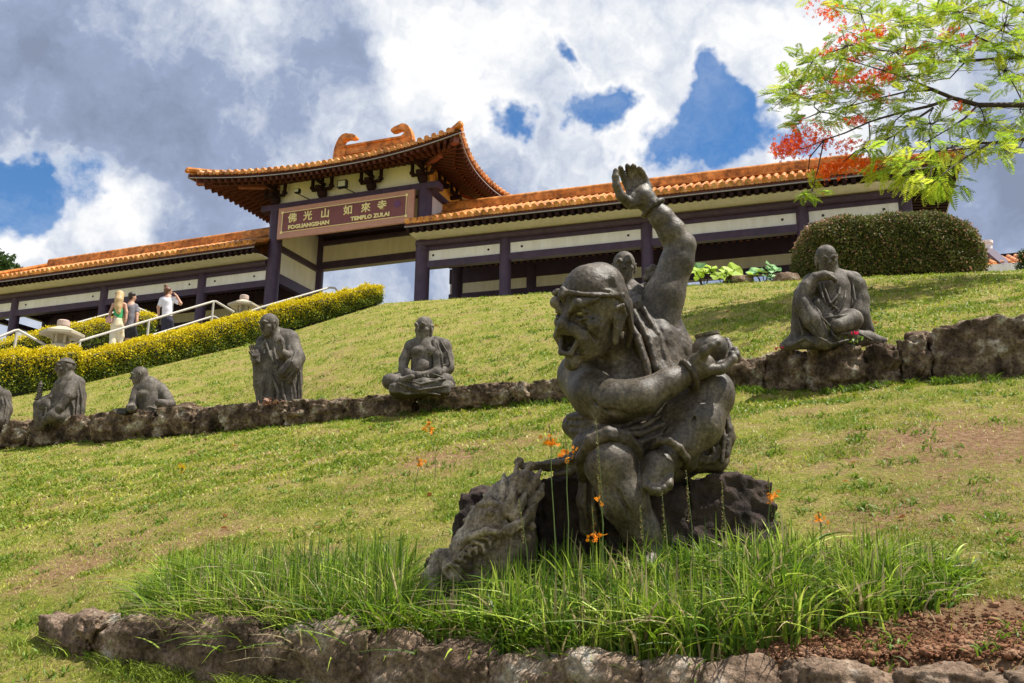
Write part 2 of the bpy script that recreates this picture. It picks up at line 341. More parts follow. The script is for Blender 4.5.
def build_ground():
    xs = np.unique(np.concatenate([np.arange(-300, -30, 30), np.arange(-30, -13, 1.), np.arange(-13, 9, .10), np.arange(9, 30, 1.), np.arange(30, 301, 30)]))
    ys = np.unique(np.concatenate([np.arange(-60, -5, 8), np.arange(-5, 2, .5), np.arange(2, 17, .085), np.arange(17, 32, .3), np.arange(32, 60, 4), np.arange(60, 900, 60)]))
    X, Y = np.meshgrid(xs, ys); Z = height(X, Y)
    V = np.c_[X.ravel(), Y.ravel(), Z.ravel()]; nx, ny = len(xs), len(ys)
    i = (np.arange(ny - 1)[:, None] * nx + np.arange(nx - 1)[None, :]).ravel()
    F = np.c_[i, i + 1, i + nx + 1, i + nx]
    # soil: dry bare patches where the photograph has them (pixel, radius in metres, strength)
    soil = np.zeros(len(V))
    for px, py, r, w in [(450, 455, .5, .6), (530, 440, .4, .4), (120, 545, .7, .55), (60, 575, .4, .4), (210, 540, .4, .4), (60, 500, .5, .3), (930, 445, .8, .45), (1000, 430, .8, .5), (960, 500, .5, .35), (1010, 540, .4, .4), (700, 420, .8, .25), (250, 470, .8, .25), (820, 400, .6, .25),
                         (880, 658, .30, 1.5), (960, 652, .32, 1.5), (790, 668, .24, 1.3), (1030, 650, .34, 1.3), (430, 600, .3, .6), (700, 350, .8, .3), (860, 290, 1.5, .35), (640, 330, 1, .2), (300, 385, .8, .3), (880, 520, .3, .5), (380, 480, .5, .35)]:
        P = solve_ray(px, py)
        if P is None: continue
        soil += w * np.exp(-((V[:, 0] - P[0]) ** 2 + ((V[:, 1] - P[1]) * .8) ** 2) / r ** 2)
    mats = bpy.data.materials.new('lawn'); mats.use_nodes = True; nt = mats.node_tree; N = nt.nodes; L = nt.links
    b = N['Principled BSDF']; b.inputs['Roughness'].default_value = .9; b.inputs['Specular IOR Level'].default_value = .15
    tc = N.new('ShaderNodeTexCoord'); at_ = N.new('ShaderNodeAttribute'); at_.attribute_name = 'col'
    def nz(s, d=8, r=.65):
        n = N.new('ShaderNodeTexNoise'); n.inputs['Scale'].default_value = s; n.inputs['Detail'].default_value = d; n.inputs['Roughness'].default_value = r; L.new(tc.outputs['Object'], n.inputs['Vector']); return n.outputs['Fac']
    def rmp(f, cs):
        r = N.new('ShaderNodeValToRGB'); L.new(f, r.inputs[0]); e = r.color_ramp.elements
        e[0].position, e[0].color = cs[0][0], (*cs[0][1], 1); e[1].position, e[1].color = cs[-1][0], (*cs[-1][1], 1)
        for p, c in cs[1:-1]: q = e.new(p); q.color = (*c, 1)
        return r.outputs[0]
    g = rmp(nz(1.9, 12, .74), [(.3, (.12, .18, .018)), (.44, (.26, .28, .035)), (.54, (.38, .33, .09)), (.66, (.33, .22, .11))])
    fine = rmp(nz(38, 4), [(.3, (.35, .35, .35)), (.7, (1.35, 1.35, 1.35))])
    mu = N.new('ShaderNodeMix'); mu.data_type = 'RGBA'; mu.blend_type = 'MULTIPLY'; mu.inputs[0].default_value = .8; L.new(g, mu.inputs[6]); L.new(fine, mu.inputs[7])
    sc = rmp(nz(22, 10, .75), [(.3, (.11, .055, .028)), (.48, (.29, .165, .085)), (.7, (.48, .33, .19))])
    mth = N.new('ShaderNodeMath'); mth.operation = 'MULTIPLY_ADD'; L.new(nz(7, 12, .78), mth.inputs[0]); mth.inputs[1].default_value = 2.9; L.new(at_.outputs['Fac'], mth.inputs[2])
    mr = N.new('ShaderNodeMapRange'); L.new(mth.outputs[0], mr.inputs[0]); mr.inputs[1].default_value = 1.55; mr.inputs[2].default_value = 2.15
    mx = N.new('ShaderNodeMix'); mx.data_type = 'RGBA'; L.new(mr.outputs[0], mx.inputs[0]); L.new(mu.outputs[2], mx.inputs[6]); L.new(sc, mx.inputs[7]); L.new(mx.outputs[2], b.inputs['Base Color'])
    bp = N.new('ShaderNodeBump'); bp.inputs['Strength'].default_value = 1; bp.inputs['Distance'].default_value = .05; L.new(nz(30, 9, .75), bp.inputs['Height']); L.new(bp.outputs[0], b.inputs['Normal'])
    o = mk('lawn', V, F, mats, smooth=True, cols=np.repeat(soil[:, None], 3, 1), loc=(0, 0, 0)); tag(o, kind='structure')
    return V, soil
GV, GS = build_ground()
def soil_at(x, y):
    return 0

# ------------------------------------------------------------------ rocks and retaining walls
M['rock'] = material('wall_rock', [(.03, .021, .015), (.10, .068, .046), (.21, .15, .10), (.48, .44, .36)], 4.5, .95, 1, bscale=18, bdist=.05, det=10, speck=26, spec=.15, stops=[.32, .46, .56, .70])
M['rockdark'] = material('dark_seat_rock', [(.018, .013, .012), (.05, .034, .028), (.10, .072, .055)], 7, .9, 1, bscale=24, bdist=.04, spec=.3)
M['rockgrey'] = material('edging_rock', [(.06, .043, .032), (.16, .108, .076), (.28, .20, .145), (.52, .48, .42)], 4.0, .95, 1, bscale=30, bdist=.03, det=10, speck=40, spec=.15, stops=[.3, .45, .58, .72])
def rock_shape(c, ex, ey, ez, seed, rough=.22, n=12, boxy=.55, fine=.05):
    """rough block: half axes ex, ey, ez are 3-vectors"""
    V = []; F = []; idx = {}
    g = np.linspace(-1, 1, n + 1)
    def vid(p):
        k = tuple(np.round(p, 5))
        if k not in idx: idx[k] = len(V); V.append(p)
        return idx[k]
    for ax in range(3):
        for sg in (-1, 1):
            for i in range(n):
                for j in range(n):
                    q = []
                    for (u, v) in ((g[i], g[j]), (g[i + 1], g[j]), (g[i + 1], g[j + 1]), (g[i], g[j + 1])):
                        p = [0, 0, 0]; p[ax] = sg; p[(ax + 1) % 3] = u; p[(ax + 2) % 3] = v; q.append(vid(np.array(p, float)))
                    F.append(tuple(q if sg > 0 else q[::-1]))
    V = np.array(V); nr = np.linalg.norm(V, axis=1, keepdims=True); S = V / nr
    V = V * boxy + S * (1 - boxy) * 1.15
    o = Vector((seed * 3.7, seed * 1.3, -seed * 2.1)); L0 = [np.linalg.norm(e) for e in (ex, ey, ez)]
    out = []
    for p, s_ in zip(V, S):
        w = Vector((p[0] * L0[0], p[1] * L0[1], p[2] * L0[2]))
        m = min(L0); d = rough * mnoise.fractal(w / (m * 1.5) + o, .9, 2, 4) + fine * mnoise.fractal(w / (m * .35) + o * 2, .8, 2, 3)
        out.append(p * (1 + d))
    V = np.array(out)
    return V[:, :1] * ex + V[:, 1:2] * ey + V[:, 2:3] * ez + np.array(c), F
def build_walls():
    t = empty('stone_wall', at(500, 400, 12.3), 'low retaining wall of rough brown stones across the lawn under the row of statues', 'stone wall')
    # segments given by left px, right px, top y left/right
    segs = []
    x = -60; k = 0
    widths = [38, 30, 34, 26, 40, 58, 45, 30, 62, 26, 38, 66, 34, 64, 20, 80, 42, 72, 40, 44, 58, 34, 30, 96, 50, 88, 70, 110, 70]
    while x < 1120:
        w = widths[k % len(widths)]; segs.append((x, x + w)); x += w - 1; k += 1
    a_b = wall_b; a_t = wall_t
    for k, (x0, x1) in enumerate(segs):
        xm = (x0 + x1) / 2; w_px = x1 - x0
        def top(px): return np.interp(px, [-80, 0, 65, 143, 275, 360, 395, 450, 560, 700, 760, 828, 900, 925, 1024, 1120], [434, 427, 420, 412, 404, 401, 394, 392, 381, 366, 356, 354, 346, 334, 321, 312])
        def bot(px): return np.interp(px, [-80, 0, 143, 275, 417, 560, 740, 828, 920, 1024, 1120], [452, 448, 439, 427, 414, 401, 391, 389, 386, 379, 374])
        Y = float(np.interp(xm, [-80, 0, 143, 275, 417, 560, 740, 828, 1024, 1120], [17.6, 16.85, 15.35, 14.25, 12.95, 11.95, 11.05, 10.3, 9.3, 8.8])) + .12
        j = ((k * 37) % 7 - 3) / 3.0
        p0 = at(x0, (top(x0) + bot(x0)) / 2, Y + (xm - x0) * .0062); p1 = at(x1, (top(x1) + bot(x1)) / 2, Y - (x1 - xm) * .0062)
        hh = (bot(xm) - top(xm)) / 2 * mpp(Y) * 1.14
        c = (p0 + p1) / 2; ex = (p1 - p0) / 2 * 1.04
        c[2] += -hh * .12 + j * hh * .08; ey = np.array([.35, .93, 0]) * (.24 + .05 * ((k * 13) % 5) / 5); ez = np.array([0, 0, hh * 1.04 * (1 + .06 * j)])
        V, F = rock_shape(c, ex, ey, ez, k + 1, rough=.26 if w_px < 60 else .13, n=20 if w_px < 60 else 34, boxy=.46 if w_px < 60 else .6, fine=.15 if w_px < 60 else .09)
        mk('stone', V, F, M['rock'], t, smooth=True)
    # small stone lying on the wall top right of the thinking statue
    t = empty('stone_edging', at(500, 680, 4.25), 'row of rough brown edging stones along the front of the tall grass bed', 'stone edging')
    rows = [(52, 118, 617, 652), (112, 196, 619, 664), (176, 300, 625, 692), (290, 385, 631, 700), (376, 428, 640, 704), (414, 505, 648, 712), (498, 570, 655, 716), (560, 646, 659, 716),
            (640, 705, 664, 720), (698, 796, 668, 726), (788, 905, 670, 730), (896, 1010, 672, 732), (1000, 1120, 675, 735), (1110, 1230, 680, 740)]
    for k, (x0, x1, yt_, yb_) in enumerate(rows):
        xm = (x0 + x1) / 2; a0 = float(np.interp(xm, [r[0] for r in front], [r[2] for r in front])) + .06
        def Yx(px): return float(np.interp(px, [r[0] for r in front], [r[2] for r in front])) + .06
        ym = (yt_ + yb_) / 2
        p0 = at(x0, ym - (x1 - x0) * .03, Yx(x0)); p1 = at(x1, ym + (x1 - x0) * .03, Yx(x1)); c = (p0 + p1) / 2; ex = (p1 - p0) / 2 * 1.04
        hh = (yb_ - yt_) / 2 * mpp(a0)
        ey = np.array([.45, .9, 0]) * .13; ez = np.array([0, 0, hh * 1.02])
        V, F = rock_shape(c, ex, ey, ez, 60 + k, rough=.24, n=28, boxy=.24, fine=.09)
        mk('stone', V, F, M['rockgrey'], t, smooth=True)
    for px, py, Y, r, lab in [(918, 338, 9.95, .12, 'small round brown stone resting on the wall top right of the thinking statue'), (739, 284, 23.2, .36, 'flat brown boulder beside the big leaved plants on the crest'),
                              (786, 282, 22.3, .32, 'low rounded boulder touching the left end of the clipped shrub')]:
        p = at(px, py, Y); V, F = rock_shape(p, np.array([r, 0, 0]), np.array([0, r * .8, 0]), np.array([0, 0, r * .6]), px, n=12, boxy=.2)
        tag(mk('boulder', V, F, M['rockgrey'], smooth=True), lab, 'boulder')
build_walls()
# ------------------------------------------------------------------ temple
def frame(o, yaw):
    m = Matrix.Translation((o[0], o[1], EYE)) @ Matrix.Rotation(-yaw, 4, 'Z'); return m
FG, FL, FR = frame((-9.24, 34.83), R(20.9)), frame((-9.24, 34.83), R(21.777)), frame((-.27, 31.54), R(18.63))
def fw(M_, p): return np.array(M_ @ Vector(p))
class Roof:
    """hipped roof over u0..u1, v0..v1; ze eave height, hr ridge height"""
    def __init__(s, M_, u0, u1, v0, v1, ze, hr, hu, hipL=True, hipR=True, up=.0, flare=.0, conc=.25):
        s.__dict__.update(M=M_, u0=u0, u1=u1, v0=v0, v1=v1, ze=ze, hr=hr, hu=hu, hipL=hipL, hipR=hipR, up=up, fl=flare, conc=conc)
        s.hv = (v1 - v0) / 2; s.vc = (v0 + v1) / 2; s.uc = (u0 + u1) / 2
    def S(s, u, v):
        t = min((v - s.v0) / s.hv, (s.v1 - v) / s.hv)
        if s.hipL: t = min(t, (u - s.u0) / s.hu)
        if s.hipR: t = min(t, (s.u1 - u) / s.hu)
        t = max(t, 0)
        def ec(x, c, h, L_=True, R_=True, rr=None):
            e = abs(x - c) / h
            if (x < c and not L_) or (x > c and not R_): return 0
            if rr: e = max(0, 1 - (h - abs(x - c)) / rr)
            return e ** 2.4
        eu = ec(u, s.uc, (s.u1 - s.u0) / 2, s.hipL, s.hipR, rr=(s.u1 - s.u0) / 2 if s.hipL and s.hipR else 3.0); ev = ec(v, s.vc, s.hv)
        k = eu * ev
        z = s.ze + (s.hr - s.ze) * ((1 - s.conc) * t + s.conc * t * t) + s.up * k
        return (u + math.copysign(s.fl, u - s.uc) * k, v + math.copysign(s.fl, v - s.vc) * k, z)
    def sheet(s, dz, n=26, m=14, inset=0):
        mb = MB(s.M); V = []; F = []
        us = np.linspace(s.u0, s.u1, n * 2 + 1); vs = np.linspace(s.v0, s.v1, m + 1)
        # keep hip creases sharp
        for v in vs:
            for u in us:
                p = s.S(u, v); V.append((p[0], p[1], p[2] + dz))
        w = len(us)
        for j in range(len(vs) - 1):
            for i in range(w - 1): F.append((j * w + i, j * w + i + 1, (j + 1) * w + i + 1, (j + 1) * w + i))
        mb.add(V, F); return mb
    def tiles(s, sp=.26, r=.085):
        mb = MB(s.M)
        def row(path, out):
            # path of (u,v,z) from the eave up; half round tile row with a swollen end
            P = [Vector(p) + Vector((0, 0, .01)) for p in path]
            mb.tube(P, r, 8)
            d = (P[1] - P[0]).normalized(); a = P[0] - d * .05
            mb.tube([a, a + d * .12], r * 1.22, 10)
            k = .30
            q = P[0]
            for j in range(1, 6):      # overlapping courses show as rings near the eave
                if k * j + .1 > (P[-1] - P[0]).length: break
                c = P[0] + d * (k * j)
                mb.tube([c, c + d * .05], r * 1.16, 8)
        def line(fix, lo, hi, front):
            n = int((hi - lo) / sp)
            for i in range(n + 1):
                x = lo + (hi - lo) * (i + .5) / (n + 1)
                dist = s.hv
                if front:
                    if s.hipL: dist = min(dist, (x - s.u0) / s.hu * s.hv)
                    if s.hipR: dist = min(dist, (s.u1 - x) / s.hu * s.hv)
                    if dist < .12: continue
                    path = [s.S(x, s.v0 + dist * q) if fix < 0 else s.S(x, s.v1 - dist * q) for q in (0, .12, .3, .5, .75, 1)]
                else:
                    dist = min((x - s.v0), (s.v1 - x)) / s.hv * s.hu
                    if dist < .12: continue
                    path = [s.S(s.u0 + dist * q, x) if fix < 0 else s.S(s.u1 - dist * q, x) for q in (0, .12, .3, .5, .75, 1)]
                row(path, fix)
                # triangular drip tile beside each row end
                x2 = x + sp / 2
                e = s.S(min(x2, hi), s.v0 if fix < 0 else s.v1) if front else s.S(s.u0 if fix < 0 else s.u1, min(x2, hi))
                if front: mb.add([(e[0] - .09, e[1] - .02 * -fix, e[2] + .0), (e[0] + .09, e[1] - .02 * -fix, e[2]), (e[0] + .05, e[1] - .03 * -fix, e[2] - .10), (e[0] - .05, e[1] - .03 * -fix, e[2] - .10),
                                  (e[0] - .09, e[1] + .03, e[2] + .0), (e[0] + .09, e[1] + .03, e[2]), (e[0] + .05, e[1] + .02, e[2] - .10), (e[0] - .05, e[1] + .02, e[2] - .10)],
                                 [(0, 1, 2, 3), (7, 6, 5, 4), (0, 4, 5, 1), (1, 5, 6, 2), (2, 6, 7, 3), (3, 7, 4, 0)])
        line(-1, s.u0, s.u1, True); line(1, s.u0, s.u1, True)
        if s.hipL: line(-1, s.v0, s.v1, False)
        if s.hipR: line(1, s.v0, s.v1, False)
        return mb
    def eave_strip(s, z0, z1, off, th=.05):
        """board that follows the eave, off = how far it is set back"""
        mb = MB(s.M)
        pts = []
        for u in np.linspace(s.u0, s.u1, 41): p = s.S(u, s.v0); pts.append((p[0], p[1] + off, p[2]))
        segs = [pts]
        if s.hipR: segs.append([(lambda p: (p[0] - off, p[1], p[2]))(s.S(s.u1, v)) for v in np.linspace(s.v0, s.v1, 21)])
        if s.hipL: segs.append([(lambda p: (p[0] + off, p[1], p[2]))(s.S(s.u0, v)) for v in np.linspace(s.v0, s.v1, 21)])
        segs.append([(lambda p: (p[0], p[1] - off, p[2]))(s.S(u, s.v1)) for u in np.linspace(s.u0, s.u1, 31)])
        for q in segs:
            for a, b in zip(q[:-1], q[1:]):
                mb.beam((a[0], a[1], a[2] + (z0 + z1) / 2), (b[0], b[1], b[2] + (z0 + z1) / 2), th, z1 - z0)
        return mb
def beamb(mb, u0, u1, v0, v1, z0, z1): return mb.box(u0, u1, v0, v1, z0, z1)

def wing(M_, ucols, uend0, uend1, roof_u0, roof_u1, hipL, hipR, label, darkback, base):
    t = empty('temple_wing', fw(M_, base), label, 'temple wing')
    fl = FLOOR - EYE
    for u in ucols:
        MB(M_).cyl(u, 0, fl, 11.74, .205, 24).build('column', M['purple'], t, smooth='auto')
        MB(M_).cyl(u, 3.1, fl, 11.74, .205, 20).build('column', M['purple'], t, smooth='auto')
    mb = MB(M_)
    mb.tube([(uend0, -.16, 11.83), (uend1, -.16, 11.83)], .125, 16)
    mb.box(uend0, uend1, -.10, .10, 11.575, 11.76); mb.box(uend0, uend1, -.13, .13, 10.915, 11.165)
    mb.box(uend0, uend1, 3.0, 3.2, 11.305, 11.9); mb.box(uend0, uend1, 2.97, 3.23, 10.60, 10.865)
    if hipR: mb.box(uend1 - .1, uend1 + .1, 0.15, 3.0, 10.93, 11.15); mb.box(uend1 - .1, uend1 + .1, .15, 3.0, 11.58, 11.92)
    if hipL: mb.box(uend0 - .1, uend0 + .1, 0.15, 3.0, 10.93, 11.15); mb.box(uend0 - .1, uend0 + .1, .15, 3.0, 11.58, 11.92)
    mb.build('beam', M['purple'], t, smooth='auto')
    cs = sorted(ucols + [uend0, uend1])
    for a, b in zip(cs[:-1], cs[1:]):
        if b - a < .6: continue
        pf = MB(M_).box(a + .02, b - .02, -.05, .05, 11.17, 11.57).build('wall_panel', M['white'], t)
        for u in ((a + .62, b - .62) if b - a > 2 else ()):
            nb = MB(M_); nb.add([(u + .045 * math.cos(k * .785), -.062, 11.39 + .045 * math.sin(k * .785)) for k in range(8)] + [(u + .045 * math.cos(k * .785), -.04, 11.39 + .045 * math.sin(k * .785)) for k in range(8)],
                                 [tuple(range(8))[::-1], tuple(range(8, 16))] + [(k, (k + 1) % 8, 8 + (k + 1) % 8, 8 + k) for k in range(8)])
            nb.build('bolt', M['interior'], pf)
        MB(M_).box(a + .02, b - .02, 3.05, 3.15, 10.87, 11.30).build('wall_panel', M['cream'], t)
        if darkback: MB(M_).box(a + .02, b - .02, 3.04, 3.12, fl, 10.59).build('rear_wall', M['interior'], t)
    # ceiling and soffit
    MB(M_).box(uend0, uend1, .11, 2.99, 11.92, 11.96).build('ceiling', M['darkbrown'], t)
    so0 = roof_u0 + (.95 if hipL else .05); so1 = roof_u1 - (.95 if hipR else .05)
    MB(M_).box(so0, so1, -.92, 0.10, 11.965, 12.0).build('soffit', M['cream'], t)
    rf = Roof(M_, roof_u0, roof_u1, -1.25, 4.25, 12.30, 13.62, 2.75, hipL, hipR, up=.02, flare=.05, conc=.12)
    sh = rf.sheet(0); sh2 = rf.sheet(-.08); sh.add(np.concatenate(sh2.V), sh2.F, Matrix.Identity(4)); 
    R_ = sh.build('roof', M['ridge'], t)
    rf.tiles().build('tiles', M['tile'], R_, smooth='auto')
    rf.eave_strip(-.19, -.07, .06, .04).build('eave_board', M['edge'], R_)
    rf.eave_strip(-.215, -.19, .03, .05).build('drip_strip', M['dripedge'], R_)
    ra = MB(M_)
    u = roof_u0 + .1
    while u < roof_u1 - .05:
        for sgn, ve, vi in ((-1, -1.20, -.8), (1, 4.2, 3.4)):
            e = rf.S(u, -1.25 if sgn < 0 else 4.25)
            ra.beam((e[0], e[1] + .08 * -sgn, e[2] - .29), (u, vi, 12.04), .13, .13)
        u += .26
    if hipR:
        for v in np.arange(-1.1, 4.2, .26):
            e = rf.S(roof_u1, v); ra.beam((e[0] - .08, e[1], e[2] - .29), (max(uend1 + .1, roof_u1 - 1.4), v, 12.10), .12, .12)
    if hipL:
        for v in np.arange(-1.1, 4.2, .26):
            e = rf.S(roof_u0, v); ra.beam((e[0] + .08, e[1], e[2] - .29), (uend0 - .1, v, 12.10), .12, .12)
    ra.build('rafters', M['darkbrown'], R_)
    # dark board under the tiles above the rafters
    e = MB(M_).box(roof_u0 + .2, roof_u1 - .2, -1.14, -.80, 12.10, 12.13); e.build('eave_underside', M['darkbrown'], R_)
    if hipR: MB(M_).box(roof_u1 - 1.5, roof_u1 - .12, -1.1, 4.1, 12.145, 12.16).build('eave_underside', M['darkbrown'], R_)
    if hipL: MB(M_).box(roof_u0 + .15, roof_u0 + 1.5, -1.1, 4.1, 12.145, 12.16).build('eave_underside', M['darkbrown'], R_)
    r0 = roof_u0 + (2.7 if hipL else .02); r1 = roof_u1 - (2.7 if hipR else .02)
    rg = MB(M_); rg.box(r0, r1, 1.36, 1.64, 13.40, 13.90); rg.tube([(r0, 1.5, 13.93), (r1, 1.5, 13.93)], .13, 12); rg.box(r0, r1, 1.28, 1.72, 13.62, 13.66)
    rg.build('ridge', M['ridge'], R_, smooth='auto')
    hp = MB(M_)
    for fl_, u_, sg in ((hipR, roof_u1, -1), (hipL, roof_u0, 1)):
        if not fl_: continue
        for v_, sv in ((-1.25, 1), (4.25, -1)):
            pts = [rf.S(u_ + sg * 2.75 * q, v_ + sv * 2.75 * q) for q in (0, .15, .35, .6, .8, .98)]
            hp.tube([(p[0], p[1], p[2] + .14) for p in pts], .13, 8)
    if hp.n: hp.build('hip_ridge', M['ridge'], R_, smooth='auto')
    if not hipR:      # the left wing roof stops at the gate: cut its rear corner
        for o in [R_] + [c for c in R_.children]:
            bm = bmesh.new(); bm.from_mesh(o.data); Mi = M_.inverted(); w0 = Vector(o['_w'])
            dl = [v for v in bm.verts if (lambda q: q.x > -1.0 and q.y > 2.7)(Mi @ (v.co + w0))]
            bmesh.ops.delete(bm, geom=dl, context='VERTS'); bm.to_mesh(o.data); bm.free()
    # floor slab
    MB(M_).box(uend0 - .4, uend1 + .4, -1.0, 4.2, fl - .5, fl).build('floor_slab', M['concrete'], t)
    return t
wing(FL, [-14.9, -13.3, -8.3, -3.3], -14.9, -.2, -16.1, -.04, True, False, 'left temple wing with orange tiled roof and purple columns, behind the walking visitors', True, (-8, 0, FLOOR - EYE))
wing(FR, [0.0, 5.0, 10.0, 13.04], -3.35, 13.04, -3.36, 14.55, False, True, 'right temple wing with orange tiled roof, running behind the raised stone hand', False, (5, 0, FLOOR - EYE))

def text_mesh(txt, size, M_, mat, parent, name, loc, ext=.012, bold=0, sx=1):
    cu = bpy.data.curves.new(name, 'FONT'); cu.body = txt; cu.size = size; cu.extrude = ext; cu.align_x = 'CENTER'; cu.align_y = 'CENTER'; cu.offset = bold; cu.resolution_u = 2
    o = bpy.data.objects.new('tmp', cu); COL.objects.link(o); dg = bpy.context.evaluated_depsgraph_get()
    me = bpy.data.meshes.new_from_object(o.evaluated_get(dg)); COL.objects.unlink(o); bpy.data.objects.remove(o)
    if len(me.vertices) == 0: return None
    V = np.array([v.co for v in me.vertices]); F = [tuple(p.vertices) for p in me.polygons]
    V = np.c_[V[:, 0] * sx + loc[0], loc[1] - V[:, 2], V[:, 1] + loc[2]]      # stands upright facing -v
    return MB(M_).add(V, F).build(name, mat, parent)

def gate():
    t = empty('temple_gate', fw(FG, (3.2, 1.5, FLOOR - EYE)), 'tall temple gate with upturned orange roof and horned ridge above the stairway', 'gate')
    fl = FLOOR - EYE; Wd = 6.4; D = 3.1
    for u in (0, Wd):
        MB(FG).cyl(u, 0, fl, 14.08, .265, 28).build('column', M['purple'], t, smooth='auto')
        MB(FG).cyl(u, D, fl, 14.08, .24, 24).build('column', M['purple'], t, smooth='auto')
    b = MB(FG)
    b.box(-.62, Wd + .62, -.24, .24, 13.94, 14.19)
    b.box(-.5, Wd + .5, D - .2, D + .2, 13.93, 14.18)
    b.box(.2, Wd - .2, D - .16, D + .16, 13.56, 13.74); b.box(.2, Wd - .2, D - .17, D + .17, 12.50, 12.82)
    for u in (0, Wd):
        b.box(u - .13, u + .13, .2, D - .15, 12.40, 12.655); b.box(u - .2, u + .2, .2, D - .2, 13.95, 14.17)
    b.box(-.14, .14, .25, D - .15, 11.10, 11.50)
    b.build('beam', M['purple'], t, bevel=.02)
    MB(FG).box(.2, Wd - .2, D - .06, D + .06, 12.825, 13.555).build('wall_panel', M['cream'], t)
    MB(FG).box(.2, Wd - .2, D - .06, D + .06, 13.745, 13.925).build('wall_panel', M['darkbrown'], t)
    for u in (0, Wd):
        MB(FG).box(u - .06, u + .06, .22, D - .2, 12.66, 13.94).build('wall_panel', M['white' if u else 'cream'], t)
        if u == 0: MB(FG).box(u - .06, u + .06, .22, D - .2, 11.51, 12.39).build('wall_panel', M['cream'], t)
        MB(FG).box(u - .05, u + .05, .22, D - .2, 14.18, 15.25).build('wall_panel', M['yellowwall'], t)
    MB(FG).box(.05, Wd - .05, -.02, .06, 14.195, 15.25).build('wall_panel', M['cream'], t)
    MB(FG).box(.05, Wd - .05, D - .04, D + .04, 14.185, 15.25).build('wall_panel', M['cream'], t)
    # bracket sets
    for u in (.02, 2.12, 4.24, 6.38):
        m = MB(FG)
        m.lathe(u, -.22, [(.13, 14.19), (.17, 14.27), (.20, 14.36), (.20, 14.42)], 12)
        m.box(u - .10, u + .10, -.62, -.03, 14.42, 14.56)
        for dv in (-.26,):
            m.box(u - .44, u + .44, dv - .06, dv + .06, 14.46, 14.56)
            for du in (-.42, 0, .42):
                m.box(u + du - .075, u + du + .075, dv - .09, dv + .09, 14.55, 14.66)
                m.box(u + du - .055, u + du + .055, dv - .06, dv + .06, 14.66, 15.06)
        m.box(u - .06, u + .06, -.95, -.1, 14.70, 14.82)
        m.build('bracket', M['darkbrown'], t, bevel=.02)
    for u, s_ in ((0, -1), (Wd, 1)):      # side brackets
        for v in (1.0, 2.1):
            m = MB(FG); m.box(u + s_ * .06, u + s_ * .5, v - .07, v + .07, 14.42, 14.56); m.box(u + s_ * .25 - .06, u + s_ * .25 + .06, v - .35, v + .35, 14.56, 14.68); m.box(u + s_ * .2 - .05, u + s_ * .2 + .05, v - .3, v - .2, 14.68, 15.0)
            m.box(u + s_ * .2 - .05, u + s_ * .2 + .05, v + .2, v + .3, 14.68, 15.0); m.build('bracket', M['darkbrown'], t)
    rf = Roof(FG, -2.05, 8.15, -1.62, 4.72, 14.88, 16.45, 3.8, True, True, up=.20, flare=.60, conc=.3)
    sh = rf.sheet(0, n=30, m=24); s2 = rf.sheet(-.10, n=30, m=24); sh.add(np.concatenate(s2.V), s2.F, Matrix.Identity(4))
    R_ = sh.build('roof', M['ridge'], t)
    rf.tiles(sp=.255, r=.08).build('tiles', M['tile'], R_, smooth='auto')
    rf.eave_strip(-.20, -.08, .07, .05).build('eave_board', M['rafter'], R_)
    rf.eave_strip(-.225, -.20, .03, .05).build('drip_strip', M['dripedge'], R_)
    # rafters, two layers
    def under(u, v):      # height of the underside at distance from the eave
        p = rf.S(u, v); return p
    ra = MB(FG)
    zi = 15.24
    for front, fix in ((True, -1), (True, 1), (False, -1), (False, 1)):
        lo, hi = (rf.u0, rf.u1) if front else (rf.v0, rf.v1)
        n = int((hi - lo) / .235)
        for i in range(n + 1):
            x = lo + .05 + (hi - lo - .1) * i / n
            if front:
                vw = 0. if fix < 0 else D; ve = rf.v0 if fix < 0 else rf.v1
                k = 1.0
                if x < 0: k = 1 - (-x) / (0 - rf.u0)
                if x > Wd: k = 1 - (x - Wd) / (rf.u1 - Wd)
                k = min(1, max(k, 0)); vi = ve + (vw - ve) * k
                e = rf.S(x, ve); a = (e[0], e[1] - fix * .06, e[2] - .31); zz = (e[2] - .31) + (zi - (rf.ze - .31)) * k
                bpt = (x if k == 1 else x * 1 + 0, vi, zz if k < 1 else zi)
            else:
                uw = 0. if fix < 0 else Wd; ue = rf.u0 if fix < 0 else rf.u1
                k = 1.0
                if x < 0: k = 1 - (-x) / (-rf.v0)
                if x > D: k = 1 - (x - D) / (rf.v1 - D)
                k = min(1, max(k, 0)); ui = ue + (uw - ue) * k
                e = rf.S(ue, x); a = (e[0] - fix * .06, e[1], e[2] - .31); zz = (e[2] - .31) + (zi - (rf.ze - .31)) * k
                bpt = (ui, x, zz if k < 1 else zi)
            if k < .06: continue
            ra.beam(a, bpt, .10, .12)
            m_ = tuple(a[q] + (bpt[q] - a[q]) * .35 for q in range(3)); ra.beam((m_[0], m_[1], m_[2] - .11), (bpt[0], bpt[1], bpt[2] - .10), .11, .11)
    ra.build('rafters', M['rafter'], R_)
    # dark board closing the roof over the rafters
    dk = MB(FG); V = []; F = []
    ring = []
    for q in np.linspace(0, 1, 31): ring.append(('f', rf.u0 + (rf.u1 - rf.u0) * q, rf.v0))
    for q in np.linspace(0, 1, 19)[1:]: ring.append(('f', rf.u1, rf.v0 + (rf.v1 - rf.v0) * q))
    for q in np.linspace(1, 0, 31)[1:]: ring.append(('f', rf.u0 + (rf.u1 - rf.u0) * q, rf.v1))
    for q in np.linspace(1, 0, 19)[1:-1]: ring.append(('f', rf.u0, rf.v0 + (rf.v1 - rf.v0) * q))
    n = len(ring)
    for _, u, v in ring: e = rf.S(u, v); V.append((e[0] * .997 + .003 * 3.2, e[1] + (.04 if v < 1.5 else -.04), e[2] - .235))
